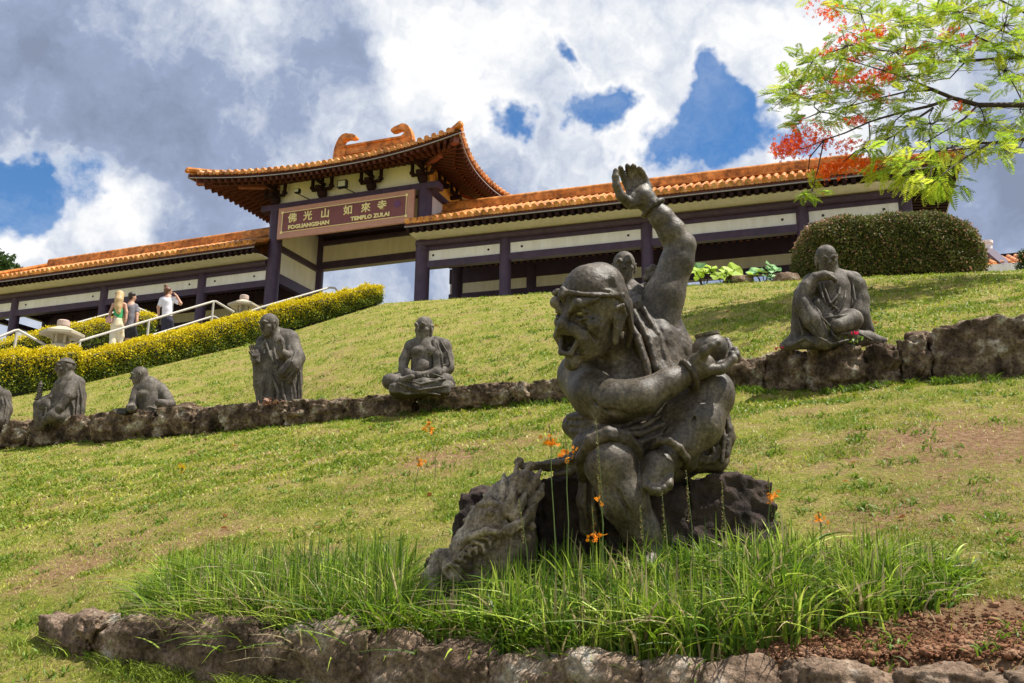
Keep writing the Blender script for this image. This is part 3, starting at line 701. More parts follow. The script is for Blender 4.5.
    for _, u, v in ring: V.append((min(max(u, -.05), Wd + .05), min(max(v, -.05), D + .05), 15.13))
    for i in range(n): F.append((i, (i + 1) % n, n + (i + 1) % n, n + i))
    F.append(tuple(range(n, 2 * n))); dk.add(V, F); dk.build('eave_underside', M['rafter'], R_)
    for (u, v, su, sv) in ((0, 0, rf.u0, rf.v0), (Wd, 0, rf.u1, rf.v0), (0, D, rf.u0, rf.v1), (Wd, D, rf.u1, rf.v1)):
        e = rf.S(su, sv); a = Vector((u, v, 15.05)); c = Vector((e[0], e[1], e[2] - .36)); c = a + (c - a) * .9
        m = MB(FG); mid = a + (c - a) * .5 - Vector((0, 0, .06)); m.beam(a, mid, .2, .26); m.beam(a + (c - a) * .42 - Vector((0, 0, -.04)), c, .2, .24)
        m.build('hip_beam', M['redbeam'], R_, bevel=.02)
    pl = MB(FG)      # purlins seen under the rafters
    pl.tube([(-.8, -.40, 15.03), (Wd + .8, -.40, 15.03)], .08, 10); pl.tube([(Wd + .45, -.7, 15.03), (Wd + .45, D + .7, 15.03)], .08, 10); pl.tube([(-.45, -.7, 15.03), (-.45, D + .7, 15.03)], .08, 10)
    pl.build('purlin', M['darkbrown'], R_, smooth='auto')
    hp = MB(FG)
    for u_, sg in ((rf.u1, -1), (rf.u0, 1)):
        for v_, sv in ((rf.v0, 1), (rf.v1, -1)):
            pts = [rf.S(u_ + sg * rf.hu * q, v_ + sv * rf.hv * q) for q in (0, .1, .2, .35, .6, .8, .98)]
            hp.tube([(p[0], p[1], p[2] + .11) for p in pts], .11, 8)
            p = pts[0]; hp.lathe(p[0], p[1], [(.02, p[2] + .2), (.08, p[2] + .14), (.11, p[2] + .06), (.1, p[2])][::-1], 10)
    hp.build('hip_ridge', M['ridge'], R_, smooth='auto')
    # ridge with curled ends
    rd = MB(FG); y0, y1 = 1.42, 1.68
    rd.box(1.75, 4.75, y0, y1, 16.35, 17.06); rd.box(1.75, 4.75, y0 - .06, y1 + .06, 17.03, 17.12); rd.box(1.75, 4.75, y0 - .05, y1 + .05, 16.70, 16.75)
    prof = [(-.02, 16.2), (.45, 16.2), (.60, 16.85), (.62, 17.06), (.50, 17.10), (.42, 17.16), (.39, 17.26), (.46, 17.36), (.64, 17.39), (.84, 17.34), (1.0, 17.36), (.99, 17.45), (.86, 17.53), (.70, 17.57), (.52, 17.62), (.36, 17.58), (.22, 17.46), (.11, 17.26), (.03, 17.0), (0, 16.7)]
    for base, sg in ((1.45, 1), (5.05, -1)):
        P = [(base + sg * x, z + .06) for x, z in prof]; n = len(P)
        V = [(x, y0 - .02, z) for x, z in P] + [(x, y1 + .02, z) for x, z in P]
        F = [tuple(range(n)), tuple(range(n, 2 * n))[::-1]] + [(i, n + i, n + (i + 1) % n, (i + 1) % n) for i in range(n)]
        rd.add(V, F)
    rd.build('ridge_ornament', M['ridge'], R_)
    MB(FG).box(-.6, Wd + .6, -1.0, 4.2, fl - .6, fl).build('floor_slab', M['concrete'], t)
    # sign board hung between the columns
    s = empty('sign_board', fw(FG, (3.1, -.3, 12.66)), 'pink and brown sign with gold characters reading TEMPLO ZULAI between the gate columns', 'sign')
    MB(FG).box(.30, 6.13, -.36, -.25, 12.66, 13.925).build('board', M['signwood'], s, bevel=.015)
    MB(FG).box(.52, 5.82, -.372, -.36, 12.90, 13.72).build('inner_panel', M['signpanel'], s)
    g = MB(FG)
    for a, b_, c, d in ((.50, 5.84, 13.70, 13.725), (.50, 5.84, 12.895, 12.92), (.50, .525, 12.92, 13.70), (5.815, 5.84, 12.92, 13.70)): g.box(a, b_, -.385, -.373, c, d)
    for cx in (.5, 5.84):
        for cz in (12.9, 13.72): g.box(cx - .05, cx + .05, -.388, -.374, cz - .05, cz + .05)
    g.build('border', M['gold'], s)
    for ch, u in zip('佛光山如來寺', (.98, 1.66, 2.42, 3.40, 4.16, 4.84)):
        text_mesh(ch, .40, FG, M['gold'], s, 'letter', (u, -.39, 13.42), bold=.007)
    text_mesh('FOGUANGSHAN', .215, FG, M['gold'], s, 'lettering', (1.72, -.39, 13.06), bold=.009, sx=1.12)
    text_mesh('TEMPLO ZULAI', .215, FG, M['gold'], s, 'lettering', (4.36, -.39, 13.06), bold=.009, sx=1.12)
    q = MB(FG); q.add([(5.46 + .13 * math.cos(k * .5236) * (1 + .15 * (k % 2)), -.388, 13.42 + .13 * math.sin(k * .5236) * (1 + .15 * (k % 2))) for k in range(12)] + [(5.46 + .13 * math.cos(k * .5236), -.375, 13.42 + .13 * math.sin(k * .5236)) for k in range(12)],
                     [tuple(range(12))[::-1]] + [(k, (k + 1) % 12, 12 + (k + 1) % 12, 12 + k) for k in range(12)])
    q.build('emblem', material('emblem_violet', [(.16, .05, .16)], 5, .5, 0), s)
    # floodlights on the beam
    for u, sc, lab in ((3.20, 1.0, 'square black floodlight with pale glass on the beam right of the gate middle'), (1.22, .55, 'small dark lamp on a thin arm above the left end of the sign')):
        f = empty('floodlight', fw(FG, (u, -.4, 14.2)), lab, 'floodlight')
        hb = MB(FG); z = 14.45
        hb.box(u - .19 * sc, u + .19 * sc, -.62, -.46, z - .15 * sc, z + .15 * sc); hb.build('housing', M['blackmetal'], f)
        MB(FG).box(u - .15 * sc, u + .15 * sc, -.632, -.621, z - .11 * sc, z + .11 * sc).build('glass', M['glasspale'], f)
        MB(FG).tube([(u, -.5, z - .1), (u + .2, -.38, 14.25), (u + .35, -.2, 14.19)], .02, 6).build('arm', M['blackmetal'], f)
gate()

def bounce_terrace():  # slabs out of view, added to bounce neutral light onto the facade
    for Mf, a, b in ((FL, -16, .5), (FR, -3, 14.6)):
        o = MB(Mf).box(a, b, -1.9, 5.2, 8.3, 8.72).build('bounce_slab', M['concrete']); tag(o, kind='structure')
bounce_terrace()
def far_pavilion():
    o = at(1005, 256, 34); t = empty('pavilion', (o[0], o[1], FLOOR - 1), 'distant building with ribbed orange roof at the right edge beyond the clipped shrub', 'building')
    yaw = R(18.6); Mf = frame((o[0], o[1]), yaw); z0 = o[2] - EYE
    m = MB(Mf); V = [(-1.6, -.8, z0 - .55), (4, -.8, z0 - .55), (4, 1.0, z0 + .28), (-1.6, 1.0, z0 + .28), (-1.6, 1.0, z0 - .6), (4, 1.0, z0 - .6)]
    m.add(V, [(0, 1, 2, 3), (3, 2, 5, 4), (0, 3, 4), (1, 5, 2), (0, 4, 5, 1)]); r = m.build('roof', M['ridge'], t)
    tl = MB(Mf)
    for u in np.arange(-1.55, 4, .26): tl.tube([(u, -.82, z0 - .53), (u, .95, z0 + .28)], .08, 8)
    tl.build('tiles', M['tile'], r, smooth='auto')
    e = MB(Mf); e.box(-1.6, 4, 1.5, 2.2, z0 + .45, z0 + .58)
    for u in np.arange(-1.6, 4, .2): e.box(u, u + .09, 1.3, 1.5, z0 + .33, z0 + .47)
    e.build('eave', M['darkbrown'], t)
    MB(Mf).box(-1.6, 4, 1.4, 1.6, z0 - .6, z0 + .30).build('wall', M['white'], t)
    MB(Mf).beam((-.15, -.9, z0 - .75), (-.42, .9, z0 + .5), .34, .3).build('brace', M['purple'], t)
    MB(Mf).lathe(-.42, 1.0, [(.20, z0 + .1), (.20, z0 + .85), (.24, z0 + .87), (.24, z0 + .98), (.15, z0 + 1.0)], 16).build('finial', M['white'], t, smooth='auto')
    MB(Mf).box(-1.7, 4.1, -1.0, 3, z0 - 3.4, z0 - .61).build('base_wall', M['white'], t)
far_pavilion()
# ------------------------------------------------------------------ sculpting: smooth solids on a grid, skinned with surface nets
def surface_nets(Fd, origin, h):
    nx, ny, nz = Fd.shape; neg = Fd < 0
    c = np.zeros((nx - 1, ny - 1, nz - 1), dtype=np.uint8)
    for i in (0, 1):
        for j in (0, 1):
            for k in (0, 1): c += neg[i:nx - 1 + i, j:ny - 1 + j, k:nz - 1 + k]
    act = (c > 0) & (c < 8); idx = -np.ones(act.shape, dtype=np.int64); A = np.argwhere(act); idx[act] = np.arange(len(A))
    P = np.zeros((len(A), 3)); W_ = np.zeros(len(A))
    corners = [(i, j, k) for i in (0, 1) for j in (0, 1) for k in (0, 1)]
    vals = {q: Fd[A[:, 0] + q[0], A[:, 1] + q[1], A[:, 2] + q[2]] for q in corners}
    for a in range(8):
        for b in range(a + 1, 8):
            qa, qb = corners[a], corners[b]
            if sum(abs(x - y) for x, y in zip(qa, qb)) != 1: continue
            va, vb = vals[qa], vals[qb]; m = (va < 0) != (vb < 0)
            t = np.where(m, va / np.where(m, va - vb, 1), 0)
            pa, pb = np.array(qa, float), np.array(qb, float)
            P += np.where(m[:, None], pa + t[:, None] * (pb - pa), 0); W_ += m
    P = (A + P / W_[:, None]) * h + origin
    Fs = []
    for ax in range(3):
        n0 = np.moveaxis(neg, ax, 0); a_, b_ = n0[:-1], n0[1:]
        ch = np.argwhere(a_ != b_); sg = a_[tuple(ch.T)]
        e = np.zeros((len(ch), 3), dtype=np.int64); oth = [k for k in range(3) if k != ax]
        e[:, ax] = ch[:, 0]; e[:, oth[0]] = ch[:, 1]; e[:, oth[1]] = ch[:, 2]
        ok = (e[:, oth[0]] > 0) & (e[:, oth[1]] > 0) & (e[:, oth[0]] < Fd.shape[oth[0]] - 1) & (e[:, oth[1]] < Fd.shape[oth[1]] - 1)
        e, sg = e[ok], sg[ok]
        def cell(d0, d1):
            q = e.copy(); q[:, oth[0]] -= d0; q[:, oth[1]] -= d1; return idx[q[:, 0], q[:, 1], q[:, 2]]
        q = np.c_[cell(1, 1), cell(0, 1), cell(0, 0), cell(1, 0)]
        flip = sg if ax != 1 else ~sg
        q = np.where(flip[:, None], q, q[:, ::-1]); Fs.append(q)
    return P, np.concatenate(Fs)
class Sculpt:
    def __init__(s, h): s.h = h; s.ops = []
    def cap(s, pts, rs, k=.02, op='u'):
        if isinstance(rs, (int, float)): rs = [rs] * len(pts)
        for i in range(len(pts) - 1): s.ops.append(('c', np.array(pts[i], float), np.array(pts[i + 1], float), rs[i], rs[i + 1], k, op))
        return s
    def ell(s, c, r, Rm=None, k=.02, op='u'):
        s.ops.append(('e', np.array(c, float), np.array(r, float), np.eye(3) if Rm is None else np.array(Rm, float), 0, k, op)); return s
    def ball(s, c, r, k=.02, op='u'): return s.ell(c, (r, r, r), None, k, op)
    def box(s, c, r, Rm=None, k=.02, rd=.01, op='u'):
        s.ops.append(('b', np.array(c, float), np.array(r, float), np.eye(3) if Rm is None else np.array(Rm, float), rd, k, op)); return s
    def mesh(s, pad=3):
        lo, hi = [], []
        for o in s.ops:
            if o[6] != 'u': continue
            if o[0] == 'c': m = max(o[3], o[4]); lo += [np.minimum(o[1], o[2]) - m]; hi += [np.maximum(o[1], o[2]) + m]
            else: m = np.abs(o[3].T) @ o[2] + o[4] ; lo += [o[1] - m]; hi += [o[1] + m]
        lo = np.min(lo, 0) - pad * s.h; hi = np.max(hi, 0) + pad * s.h
        n = np.ceil((hi - lo) / s.h).astype(int) + 1
        Fd = np.full(n, 1.0, dtype=np.float32)
        for o in s.ops:
            k = o[5]
            if o[0] == 'c': m = max(o[3], o[4]); a, b = np.minimum(o[1], o[2]) - m, np.maximum(o[1], o[2]) + m
            else: m = np.abs(o[3].T) @ o[2] + o[4]; a, b = o[1] - m, o[1] + m
            i0 = np.maximum(((a - k - 2 * s.h - lo) / s.h).astype(int), 0); i1 = np.minimum(((b + k + 2 * s.h - lo) / s.h).astype(int) + 2, n)
            if (i1 <= i0).any(): continue
            g = [lo[q] + np.arange(i0[q], i1[q]) * s.h for q in range(3)]
            X, Y, Z = np.meshgrid(*g, indexing='ij', sparse=True)
            if o[0] == 'c':
                ba = o[2] - o[1]; L2 = max(ba @ ba, 1e-12)
                px, py, pz = X - o[1][0], Y - o[1][1], Z - o[1][2]
                t = np.clip((px * ba[0] + py * ba[1] + pz * ba[2]) / L2, 0, 1)
                d = np.sqrt((px - t * ba[0]) ** 2 + (py - t * ba[1]) ** 2 + (pz - t * ba[2]) ** 2) - (o[3] + (o[4] - o[3]) * t)
            else:
                Rm = o[3]; px, py, pz = X - o[1][0], Y - o[1][1], Z - o[1][2]
                q = [px * Rm[i][0] + py * Rm[i][1] + pz * Rm[i][2] for i in range(3)]
                if o[0] == 'e':
                    k0 = np.sqrt(sum((q[i] / o[2][i]) ** 2 for i in range(3))); k1 = np.sqrt(sum((q[i] / o[2][i] ** 2) ** 2 for i in range(3)))
                    d = k0 * (k0 - 1) / np.maximum(k1, 1e-6)
                else:
                    w = [np.abs(q[i]) - o[2][i] for i in range(3)]
                    d = np.sqrt(sum(np.maximum(v, 0) ** 2 for v in w)) + np.minimum(np.maximum(np.maximum(w[0], w[1]), w[2]), 0) - o[4]
            sl = tuple(slice(i0[q], i1[q]) for q in range(3)); f = Fd[sl]
            if o[6] == 'u':
                hh = np.clip(.5 + .5 * (f - d) / k, 0, 1); r = f + (d - f) * hh - k * hh * (1 - hh)
            else:
                hh = np.clip(.5 - .5 * (f + d) / k, 0, 1); r = f + (-d - f) * hh + k * hh * (1 - hh)
            Fd[sl] = r
        return surface_nets(Fd, lo, s.h)
    def build(s, name, mat, parent=None, loc=None, disp=0, dscale=10):
        V, F = s.mesh()
        if disp:
            me = None
            N = vnormals(V, F); d = np.array([mnoise.fractal(Vector(v * dscale), .8, 2, 4) for v in V]); V = V + N * (d * disp)[:, None]
        return mk(name, V, F, mat, parent, smooth=True, loc=loc)
def vnormals(V, F):
    n = np.cross(V[F[:, 2]] - V[F[:, 0]], V[F[:, 3]] - V[F[:, 1]]); N = np.zeros_like(V)
    for i in range(4): np.add.at(N, F[:, i], n)
    return N / np.maximum(np.linalg.norm(N, axis=1, keepdims=True), 1e-12)
def unit(v): v = np.array(v, float); return v / np.linalg.norm(v)
def basis(fwd, up):
    f = unit(fwd); u = np.array(up, float); u = unit(u - f * (u @ f)); l = np.cross(u, f); return f, u, l     # l = the figure's own left
def head(S, c, fwd, up, s, mouth='closed', ears=1.0, brow=1.0, face_w=1.0, smile=0, teeth=True, jaw=1.0, fierce=0):
    """a carved head s high (chin to crown) centred on c"""
    f, u, l = basis(fwd, up); c = np.array(c, float); Rm = np.array([l, f, u])
    P = lambda a, b, d: c + s * (a * l + b * f + d * u)
    k = .05 * s
    S.ell(P(0, -.04, .12), (.345 * s * face_w, .40 * s, .375 * s), Rm, k)
    S.ell(P(0, .08, -.20), (.285 * s * face_w, .275 * s, .30 * s * jaw), Rm, .1 * s)
    S.ell(P(0, .16, -.36), (.15 * s * face_w, .15 * s, .12 * s), Rm, .08 * s)
    for q in (-1, 1):
        S.ell(P(q * .20 * face_w, .20, -.10), (.10 * s, .10 * s, .09 * s), Rm, .06 * s)                       # cheek
        S.ball(P(q * .145 * face_w, .372, .015), .07 * s, .03 * s, 's')                                         # socket
        S.ell(P(q * .145 * face_w, .295, .012), (.062 * s, .045 * s, .042 * s), Rm, .01 * s); S.cap([P(q * .085, .34, .03), P(q * .15 * face_w, .35, .052), P(q * .215 * face_w, .295, .03)], .017 * s, .012 * s)                       # eyeball
        S.cap([P(q * .05, .385, .055 - .03 * fierce), P(q * .15 * face_w, .372, .065 + .045 * brow - .02 * fierce), P(q * (.25 + .03 * fierce) * face_w, .27 - .04 * fierce, .075 + .09 * fierce)], [.028 * s, .04 * s * brow, .025 * s], .03 * s)     # brow
        S.cap([P(q * .09, .345, -.03), P(q * .15 * face_w, .352, -.055), P(q * .21 * face_w, .30, -.03)], .014 * s, .02 * s)        # lower lid
        if ears:
            S.ell(P(q * .345 * face_w, -.02, -.02), (.035 * s, .075 * s, .13 * s * ears), Rm, .03 * s)
            S.cap([P(q * .36 * face_w, .03, .07), P(q * .39 * face_w, -.04, .10), P(q * .39 * face_w, -.085, .0), P(q * .36 * face_w, -.02, -.16 * ears)], .02 * s, .015 * s)
            S.cap([P(q * .35 * face_w, .0, -.14), P(q * .33 * face_w, .0, -.22 * ears)], .035 * s, .02 * s)
            S.ball(P(q * .39 * face_w, .0, .01), .03 * s, .015 * s, 's')
    S.cap([P(0, .34, .05), P(0, .43, -.09)], [.035 * s, .055 * s], .04 * s)
    S.ball(P(0, .425, -.11), .058 * s, .03 * s)
    for q in (-1, 1): S.ball(P(q * .055, .385, -.125), .042 * s, .02 * s)
    if mouth == 'open':
        S.ell(P(0, .30, -.20), (.16 * s, .16 * s, .10 * s), Rm, .06 * s)
        S.ell(P(0, .41, -.285), (.135 * s, .26 * s, .135 * s), Rm, .02 * s, 's')
        S.cap([P(-.12, .31, -.24), P(-.07, .395, -.165), P(.07, .395, -.165), P(.12, .31, -.24)], .026 * s, .02 * s)
        S.cap([P(-.12, .31, -.25), P(-.07, .37, -.40), P(.07, .37, -.40), P(.12, .31, -.25)], .028 * s, .02 * s)
        for x in (-.055, -.02, .02, .055): S.box(P(x, .365, -.19), (.013 * s, .012 * s, .02 * s), Rm, .003, .004)
        S.ell(P(0, .25, -.36), (.06 * s, .09 * s, .03 * s), Rm, .01)
        for q in (-1, 1): S.cap([P(q * .09, .37, -.10), P(q * .17, .31, -.19), P(q * .17, .24, -.33)], [.03 * s, .034 * s, .02 * s], .03 * s)
        S.ball(P(0, .27, -.50), .09 * s, .06 * s)
    else:
        z = -.235
        S.cap([P(-.10, .30, z + .02 + smile), P(-.04, .355, z + .025), P(0, .36, z + .018), P(.04, .355, z + .025), P(.10, .30, z + .02 + smile)], .020 * s, .02 * s)
        S.cap([P(-.08, .29, z - .025 + smile), P(0, .345, z - .035), P(.08, .29, z - .025 + smile)], .024 * s, .02 * s)
        S.cap([P(-.125, .285, z + .002 + smile * 1.2), P(0, .385, z - .008), P(.125, .285, z + .002 + smile * 1.2)], .009 * s, .008 * s, 's')
        for q in (-1, 1): S.cap([P(q * .085, .345, -.12), P(q * .155, .27, -.24 + smile)], .009 * s, .02 * s, 's')
        S.ball(P(0, .24, -.40), .07 * s, .05 * s)
    return P
def hand(S, wrist, d, n, L, curl=.3, spread=.12, side=1, k=.006, thumb=.5, fat=1.0):
    """palm + five fingers; d along the hand, n out of the palm, side=+1 puts the thumb at d x n"""
    d = unit(d); n = np.array(n, float); n = unit(n - d * (n @ d)); t = np.cross(d, n) * side; w = np.array(wrist, float)
    P = lambda a, b, c: w + L * (a * d + b * t + c * n)
    S.cap([P(0, 0, 0), P(.12, 0, 0)], .13 * L * fat, .02)
    Rm = np.array([d, t, n])
    S.box(P(.30, 0, 0), (.17 * L, .17 * L * fat, .06 * L), Rm, .02 * L / .2, .05 * L)
    S.ell(P(.2, .13, .06), (.15 * L, .09 * L, .08 * L), Rm, .02)
    ln = [.40, .47, .44, .34]; off = [.165, .055, -.055, -.16]
    for i in range(4):
        a = spread * (1.5 - i) / 1.5; dr = unit(d * math.cos(a) + t * math.sin(a)); p = P(.46, off[i] * fat, 0); pts = [p]; th = .10 * curl
        seg = [.45, .32, .23]
        for q in seg:
            th += curl * .55; v = dr * math.cos(th) + n * math.sin(th); p = p + v * q * ln[i] * L; pts.append(p)
        r = .056 * L * fat; S.cap(pts, [r * 1.12, r * 1.02, r * .95, r * .75], k)
    p = P(.14, .15, .05); v = unit(d * .6 + t * (1 - thumb * .5) + n * thumb * .5); pts = [p, p + v * .2 * L]; v2 = unit(d * .9 + t * (.5 - thumb * .4) + n * thumb * .6)
    pts.append(pts[-1] + v2 * .17 * L); pts.append(pts[-1] + unit(v2 + n * .1) * .12 * L)
    S.cap(pts, [.09 * L, .07 * L, .062 * L, .05 * L], .012)
# ------------------------------------------------------------------ the main statue
def stone(name, c, spec=.5, rough=.5, bs=60, bump=.35):
    return material(name, c, 6, rough, bump, bscale=bs, bdist=.008, det=9, speck=55, streak=16, spec=spec, stops=[.3, .5, .64, .78][:len(c)])
M['st_main'] = stone('dark_cast_stone', [(.036, .028, .020), (.078, .063, .046), (.13, .107, .082), (.27, .23, .185)], .45, .47, 90, .4)
M['st_robe'] = stone('dark_cast_stone_cloth', [(.027, .020, .013), (.060, .046, .032), (.10, .079, .057), (.19, .155, .115)], .4, .52, 90, .4)
M['st_grey'] = stone('grey_cast_stone', [(.045, .037, .030), (.092, .078, .066), (.145, .126, .108), (.26, .235, .20)], .3, .7, 40)
M['st_robe2'] = stone('grey_cast_stone_cloth', [(.040, .033, .027), (.085, .073, .061), (.135, .118, .10), (.24, .215, .185)], .3, .7, 40)
M['st_dragon'] = stone('weathered_grey_stone', [(.08, .062, .044), (.19, .152, .112), (.30, .25, .19), (.44, .38, .30)], .3, .75, 50, .6)
M['st_dark'] = material('mouth_shadow', [(.012, .01, .01)], 4, .8, 0)
M['eye'] = material('eye_stone', [(.22, .19, .11)], 8, .35, 0)
def grooves(B, J, m, P):
    # muscle lines, creases and veins
    for pts, r, k in (([(596, 372, -.10), (606, 384, -.17), (612, 394, -.21)], 1.5, .008), ([(596, 402, -.26), (612, 412, -.31), (630, 416, -.32)], 1.2, .014),
                      ([(668, 252, -.09), (676, 243, -.10)], 1.0, .012), ([(600, 360, -.02), (604, 372, -.02), (600, 384, -.06)], 1.6, .01),
                      ([(618, 492, -.36), (630, 515, -.34), (640, 535, -.30)], 1.4, .012), ([(700, 408, -.26), (690, 428, -.30), (680, 440, -.31)], 1.3, .01),
                      ([(654, 338, -.06), (660, 326, -.07)], .8, .01)):
        B.cap([J(*p) for p in pts], r * m, k * 1.6, 's')
    for z in (.30, .34): B.cap([P(-.16, .33, z - .19), P(-.03, .40, z - .17), P(.10, .38, z - .18), P(.2, .28, z - .19)], .007, .006, 's')
    for q in (-1, 1):
        B.cap([P(q * .10, .36, -.07), P(q * .19, .29, -.12), P(q * .25, .18, -.26)], .008, .008, 's')
        B.cap([P(q * .24, .26, .0), P(q * .31, .16, -.01)], .006, .006, 's'); B.cap([P(q * .24, .25, -.04), P(q * .30, .16, -.08)], .006, .006, 's')
        B.cap([P(q * .09, .37, -.13), P(q * .18, .31, -.24), P(q * .14, .25, -.40)], [.018, .022, .016], .008)
    B.cap([P(-.12, .25, -.40), P(0, .32, -.385), P(.12, .25, -.40)], .009, .01, 's')
    B.cap([P(-.04, .40, .06), P(-.035, .41, .0)], .005, .006, 's'); B.cap([P(.04, .40, .06), P(.035, .41, .0)], .005, .006, 's')
def main_statue():
    Y0 = 5.0; m = mpp(Y0, 600, 420)
    J = lambda x, y, d=0: at(x, y, Y0 + d)
    base = J(640, 545, 0)
    t = empty('seated_statue', base, 'large dark shouting stone monk with raised arm, seated on a rock in the foreground', 'statue')
    B = Sculpt(.0062)
    # torso
    B.cap([J(634, 462, .14), J(630, 428, .10), J(628, 388, .14)], [48 * m, 46 * m, 42 * m], .07)
    B.cap([J(588, 374, .10), J(622, 352, .14), J(652, 330, .12)], [25 * m, 30 * m, 27 * m], .05)
    B.cap([J(606, 388, .0), J(634, 376, .0)], [24 * m, 24 * m], .04)          # chest
    B.ell(J(618, 418, -.06), (30 * m, 26 * m, 24 * m), None, .05)                  # belly
    B.cap([J(604, 334, -.10), J(622, 358, .08)], [20 * m, 26 * m], .04)
    for a, b, c in (((624, 356, -.03), (630, 376, -.06), (634, 392, -.10)), ((608, 404, -.16), (624, 403, -.18), (640, 396, -.14))):
        B.cap([J(*a), J(*b), J(*c)], 2.2 * m, .012, 's')
    # neck cords 
    B.cap([J(618, 338, -.12), J(612, 362, -.06), J(606, 378, -.06)], [6 * m, 5 * m, 3 * m], .02)
    # arm that holds the bowl
    B.cap([J(582, 376, .02), J(592, 394, -.10)], [25.5 * m, 22 * m], .035)
    B.cap([J(592, 392, -.14), J(616, 402, -.22)], [22 * m, 18 * m], .04)
    B.cap([J(614, 400, -.24), J(642, 397, -.28), J(668, 383, -.27), J(688, 374, -.26)], [19.5 * m, 17.5 * m, 13.5 * m, 10.5 * m], .025)
    B.cap([J(604, 412, -.2), J(622, 409, -.24)], [11 * m, 12 * m], .03)
    # raised arm
    B.cap([J(654, 332, .08), J(664, 296, .05), J(677, 262, .03), J(681, 246, .02)], [26 * m, 20.5 * m, 16.5 * m, 15.5 * m], .035)
    B.cap([J(680, 246, .02), J(672, 232, .0), J(662, 218, -.02), J(652, 207, -.02)], [15 * m, 14.2 * m, 12 * m, 10 * m], .025)
    B.ball(J(686, 243, .05), 9 * m, .03)
    # raised hand, palm towards the viewer and up left
    w = J(650, 205, -.02); tip = J(625, 167, -.03)
    B.cap([w, J(642, 197, -.03)], [10.5 * m, 12 * m], .02)
    Rm = np.array([unit(J(625, 167, 0) - J(650, 205, 0)), unit(np.cross([0.1, -1, 0.1], J(625, 167, 0) - J(650, 205, 0))), [0, -1, 0]])
    Rm[2] = np.cross(Rm[0], Rm[1])
    B.box(J(640, 196, -.03), (6 * m, 10 * m, 2.5 * m), Rm, .015, 4.2 * m)
    B.ell(J(633, 199, -.06), (10 * m, 5.5 * m, 4.5 * m), Rm, .015); B.ell(J(649, 195, -.05), (10 * m, 4.5 * m, 4 * m), Rm, .015)
    for a, b, c, d in (((630, 192), (625.5, 182), (622, 173.5), (620.5, 168)), ((636, 189), (631.5, 179), (628.5, 170.5), (627.5, 166)), ((642.5, 187), (638, 177.5), (635, 170), (633.5, 166)), ((649, 188), (645.5, 180), (642, 172.5), (639.5, 168.5))):
        B.cap([J(*a, -.03), J(*b, -.035), J(*c, -.06), J(*d, -.085)], [4.1 * m, 3.7 * m, 3.4 * m, 2.8 * m], .003)
    B.cap([J(631, 204, -.05), J(621, 196, -.09), J(616.5, 186, -.11), J(615.5, 177, -.12), J(616, 171, -.12)], [6.0 * m, 5 * m, 4.2 * m, 3.7 * m, 3.2 * m], .010)
    # legs
    B.cap([J(646, 458, .12), J(676, 428, -.02), J(707, 396, -.10)], [36 * m, 32 * m, 25 * m], .05)
    B.ball(J(713, 391, -.12), 20 * m, .04)
    B.cap([J(708, 400, -.12), J(698, 425, -.17), J(680, 445, -.20), J(670, 455, -.22)], [22 * m, 23 * m, 17 * m, 14 * m], .04)
    B.cap([J(620, 462, .10), J(614, 458, -.10), J(609, 463, -.25)], [36 * m, 32 * m, 23 * m], .05)
    B.ball(J(609, 460, -.27), 21 * m, .04)
    B.cap([J(611, 466, -.26), J(624, 500, -.24), J(640, 530, -.20), J(652, 552, -.18)], [22.5 * m, 22 * m, 17 * m, 13 * m], .04)
    B.cap([J(652, 552, -.18), J(648, 566, -.26), J(640, 574, -.33)], [12 * m, 11 * m, 8 * m], .03)
    # resting foot with toes
    B.cap([J(668, 456, -.22), J(658, 467, -.27), J(652, 478, -.30)], [13.5 * m, 14.5 * m, 11 * m], .03)
    for i, (a, b) in enumerate((((645, 474), (646, 486)), ((651, 477), (652, 489)), ((657, 478), (658, 490)), ((663, 477), (664, 488)), ((669, 474), (669, 484)))):
        B.cap([J(*a, -.30), J(*b, -.35), J(b[0], b[1] + 3, -.33)], [4.6 * m, 4 * m, 3.6 * m], .006)
    # head
    hc = J(591, 313, -.24)
    P = head(B, hc, (-.70, -.64, -.22), (.16, -.18, .97), .50, 'open', ears=1.25, brow=1.5, face_w=1.0, fierce=1)
    grooves(B, J, m, P)
    body = B.build('body', M['st_main'], t, disp=.0009, dscale=38)
    # eye whites catch the light
    for q in (-1, 1):
        e = Sculpt(.003); e.ell(P(q * .150, .338, .012), (.017, .014, .009), np.eye(3), .002); e.build('eye', M['eye'], body)
    # bare dome of the hood and the hair swept back from the forehead band
    H = Sculpt(.006)
    H.cap([P(.03, .06, .22), P(.01, -.10, .25)], [.143, .140], .05)
    band = [P(-.36, .10, .16), P(-.27, .27, .20), P(-.12, .385, .225), P(0, .41, .23), P(.14, .375, .21), P(.26, .27, .20), P(.34, .10, .20), P(.36, -.08, .20)]
    H.cap(band, [.011, .013, .013, .012, .012, .013, .012, .012], .010)
    H.cap([P(-.02, .42, .25), P(-.01, .43, .19), P(0, .42, .13)], [.016, .022, .012], .012)
    for i in range(9):       # hair strands
        q = i / 8
        a = P(.16 + .16 * q, .29 - .18 * q, .27 - .03 * q); b = P(.29 + .06 * q, .02 - .06 * q, .37 - .20 * q); c = P(.31 + .05 * q, -.16, .22 - .20 * q); d = P(.30 + .03 * q, -.27, .0 - .18 * q); e_ = P(.26, -.31, -.20 - .14 * q)
        H.cap([a, b, c, d, e_], [.012, .016, .016, .014, .011], .0035)
    H.cap([P(.25, -.04, .22), P(.24, -.18, .08), P(.20, -.24, -.10)], [.045, .055, .045], .03)
    H.cap([P(-.27, .0, .2), P(-.26, -.16, .05), P(-.2, -.24, -.15)], [.045, .05, .04], .03)
    H.build('hood', M['st_robe'], body, disp=.002, dscale=30)
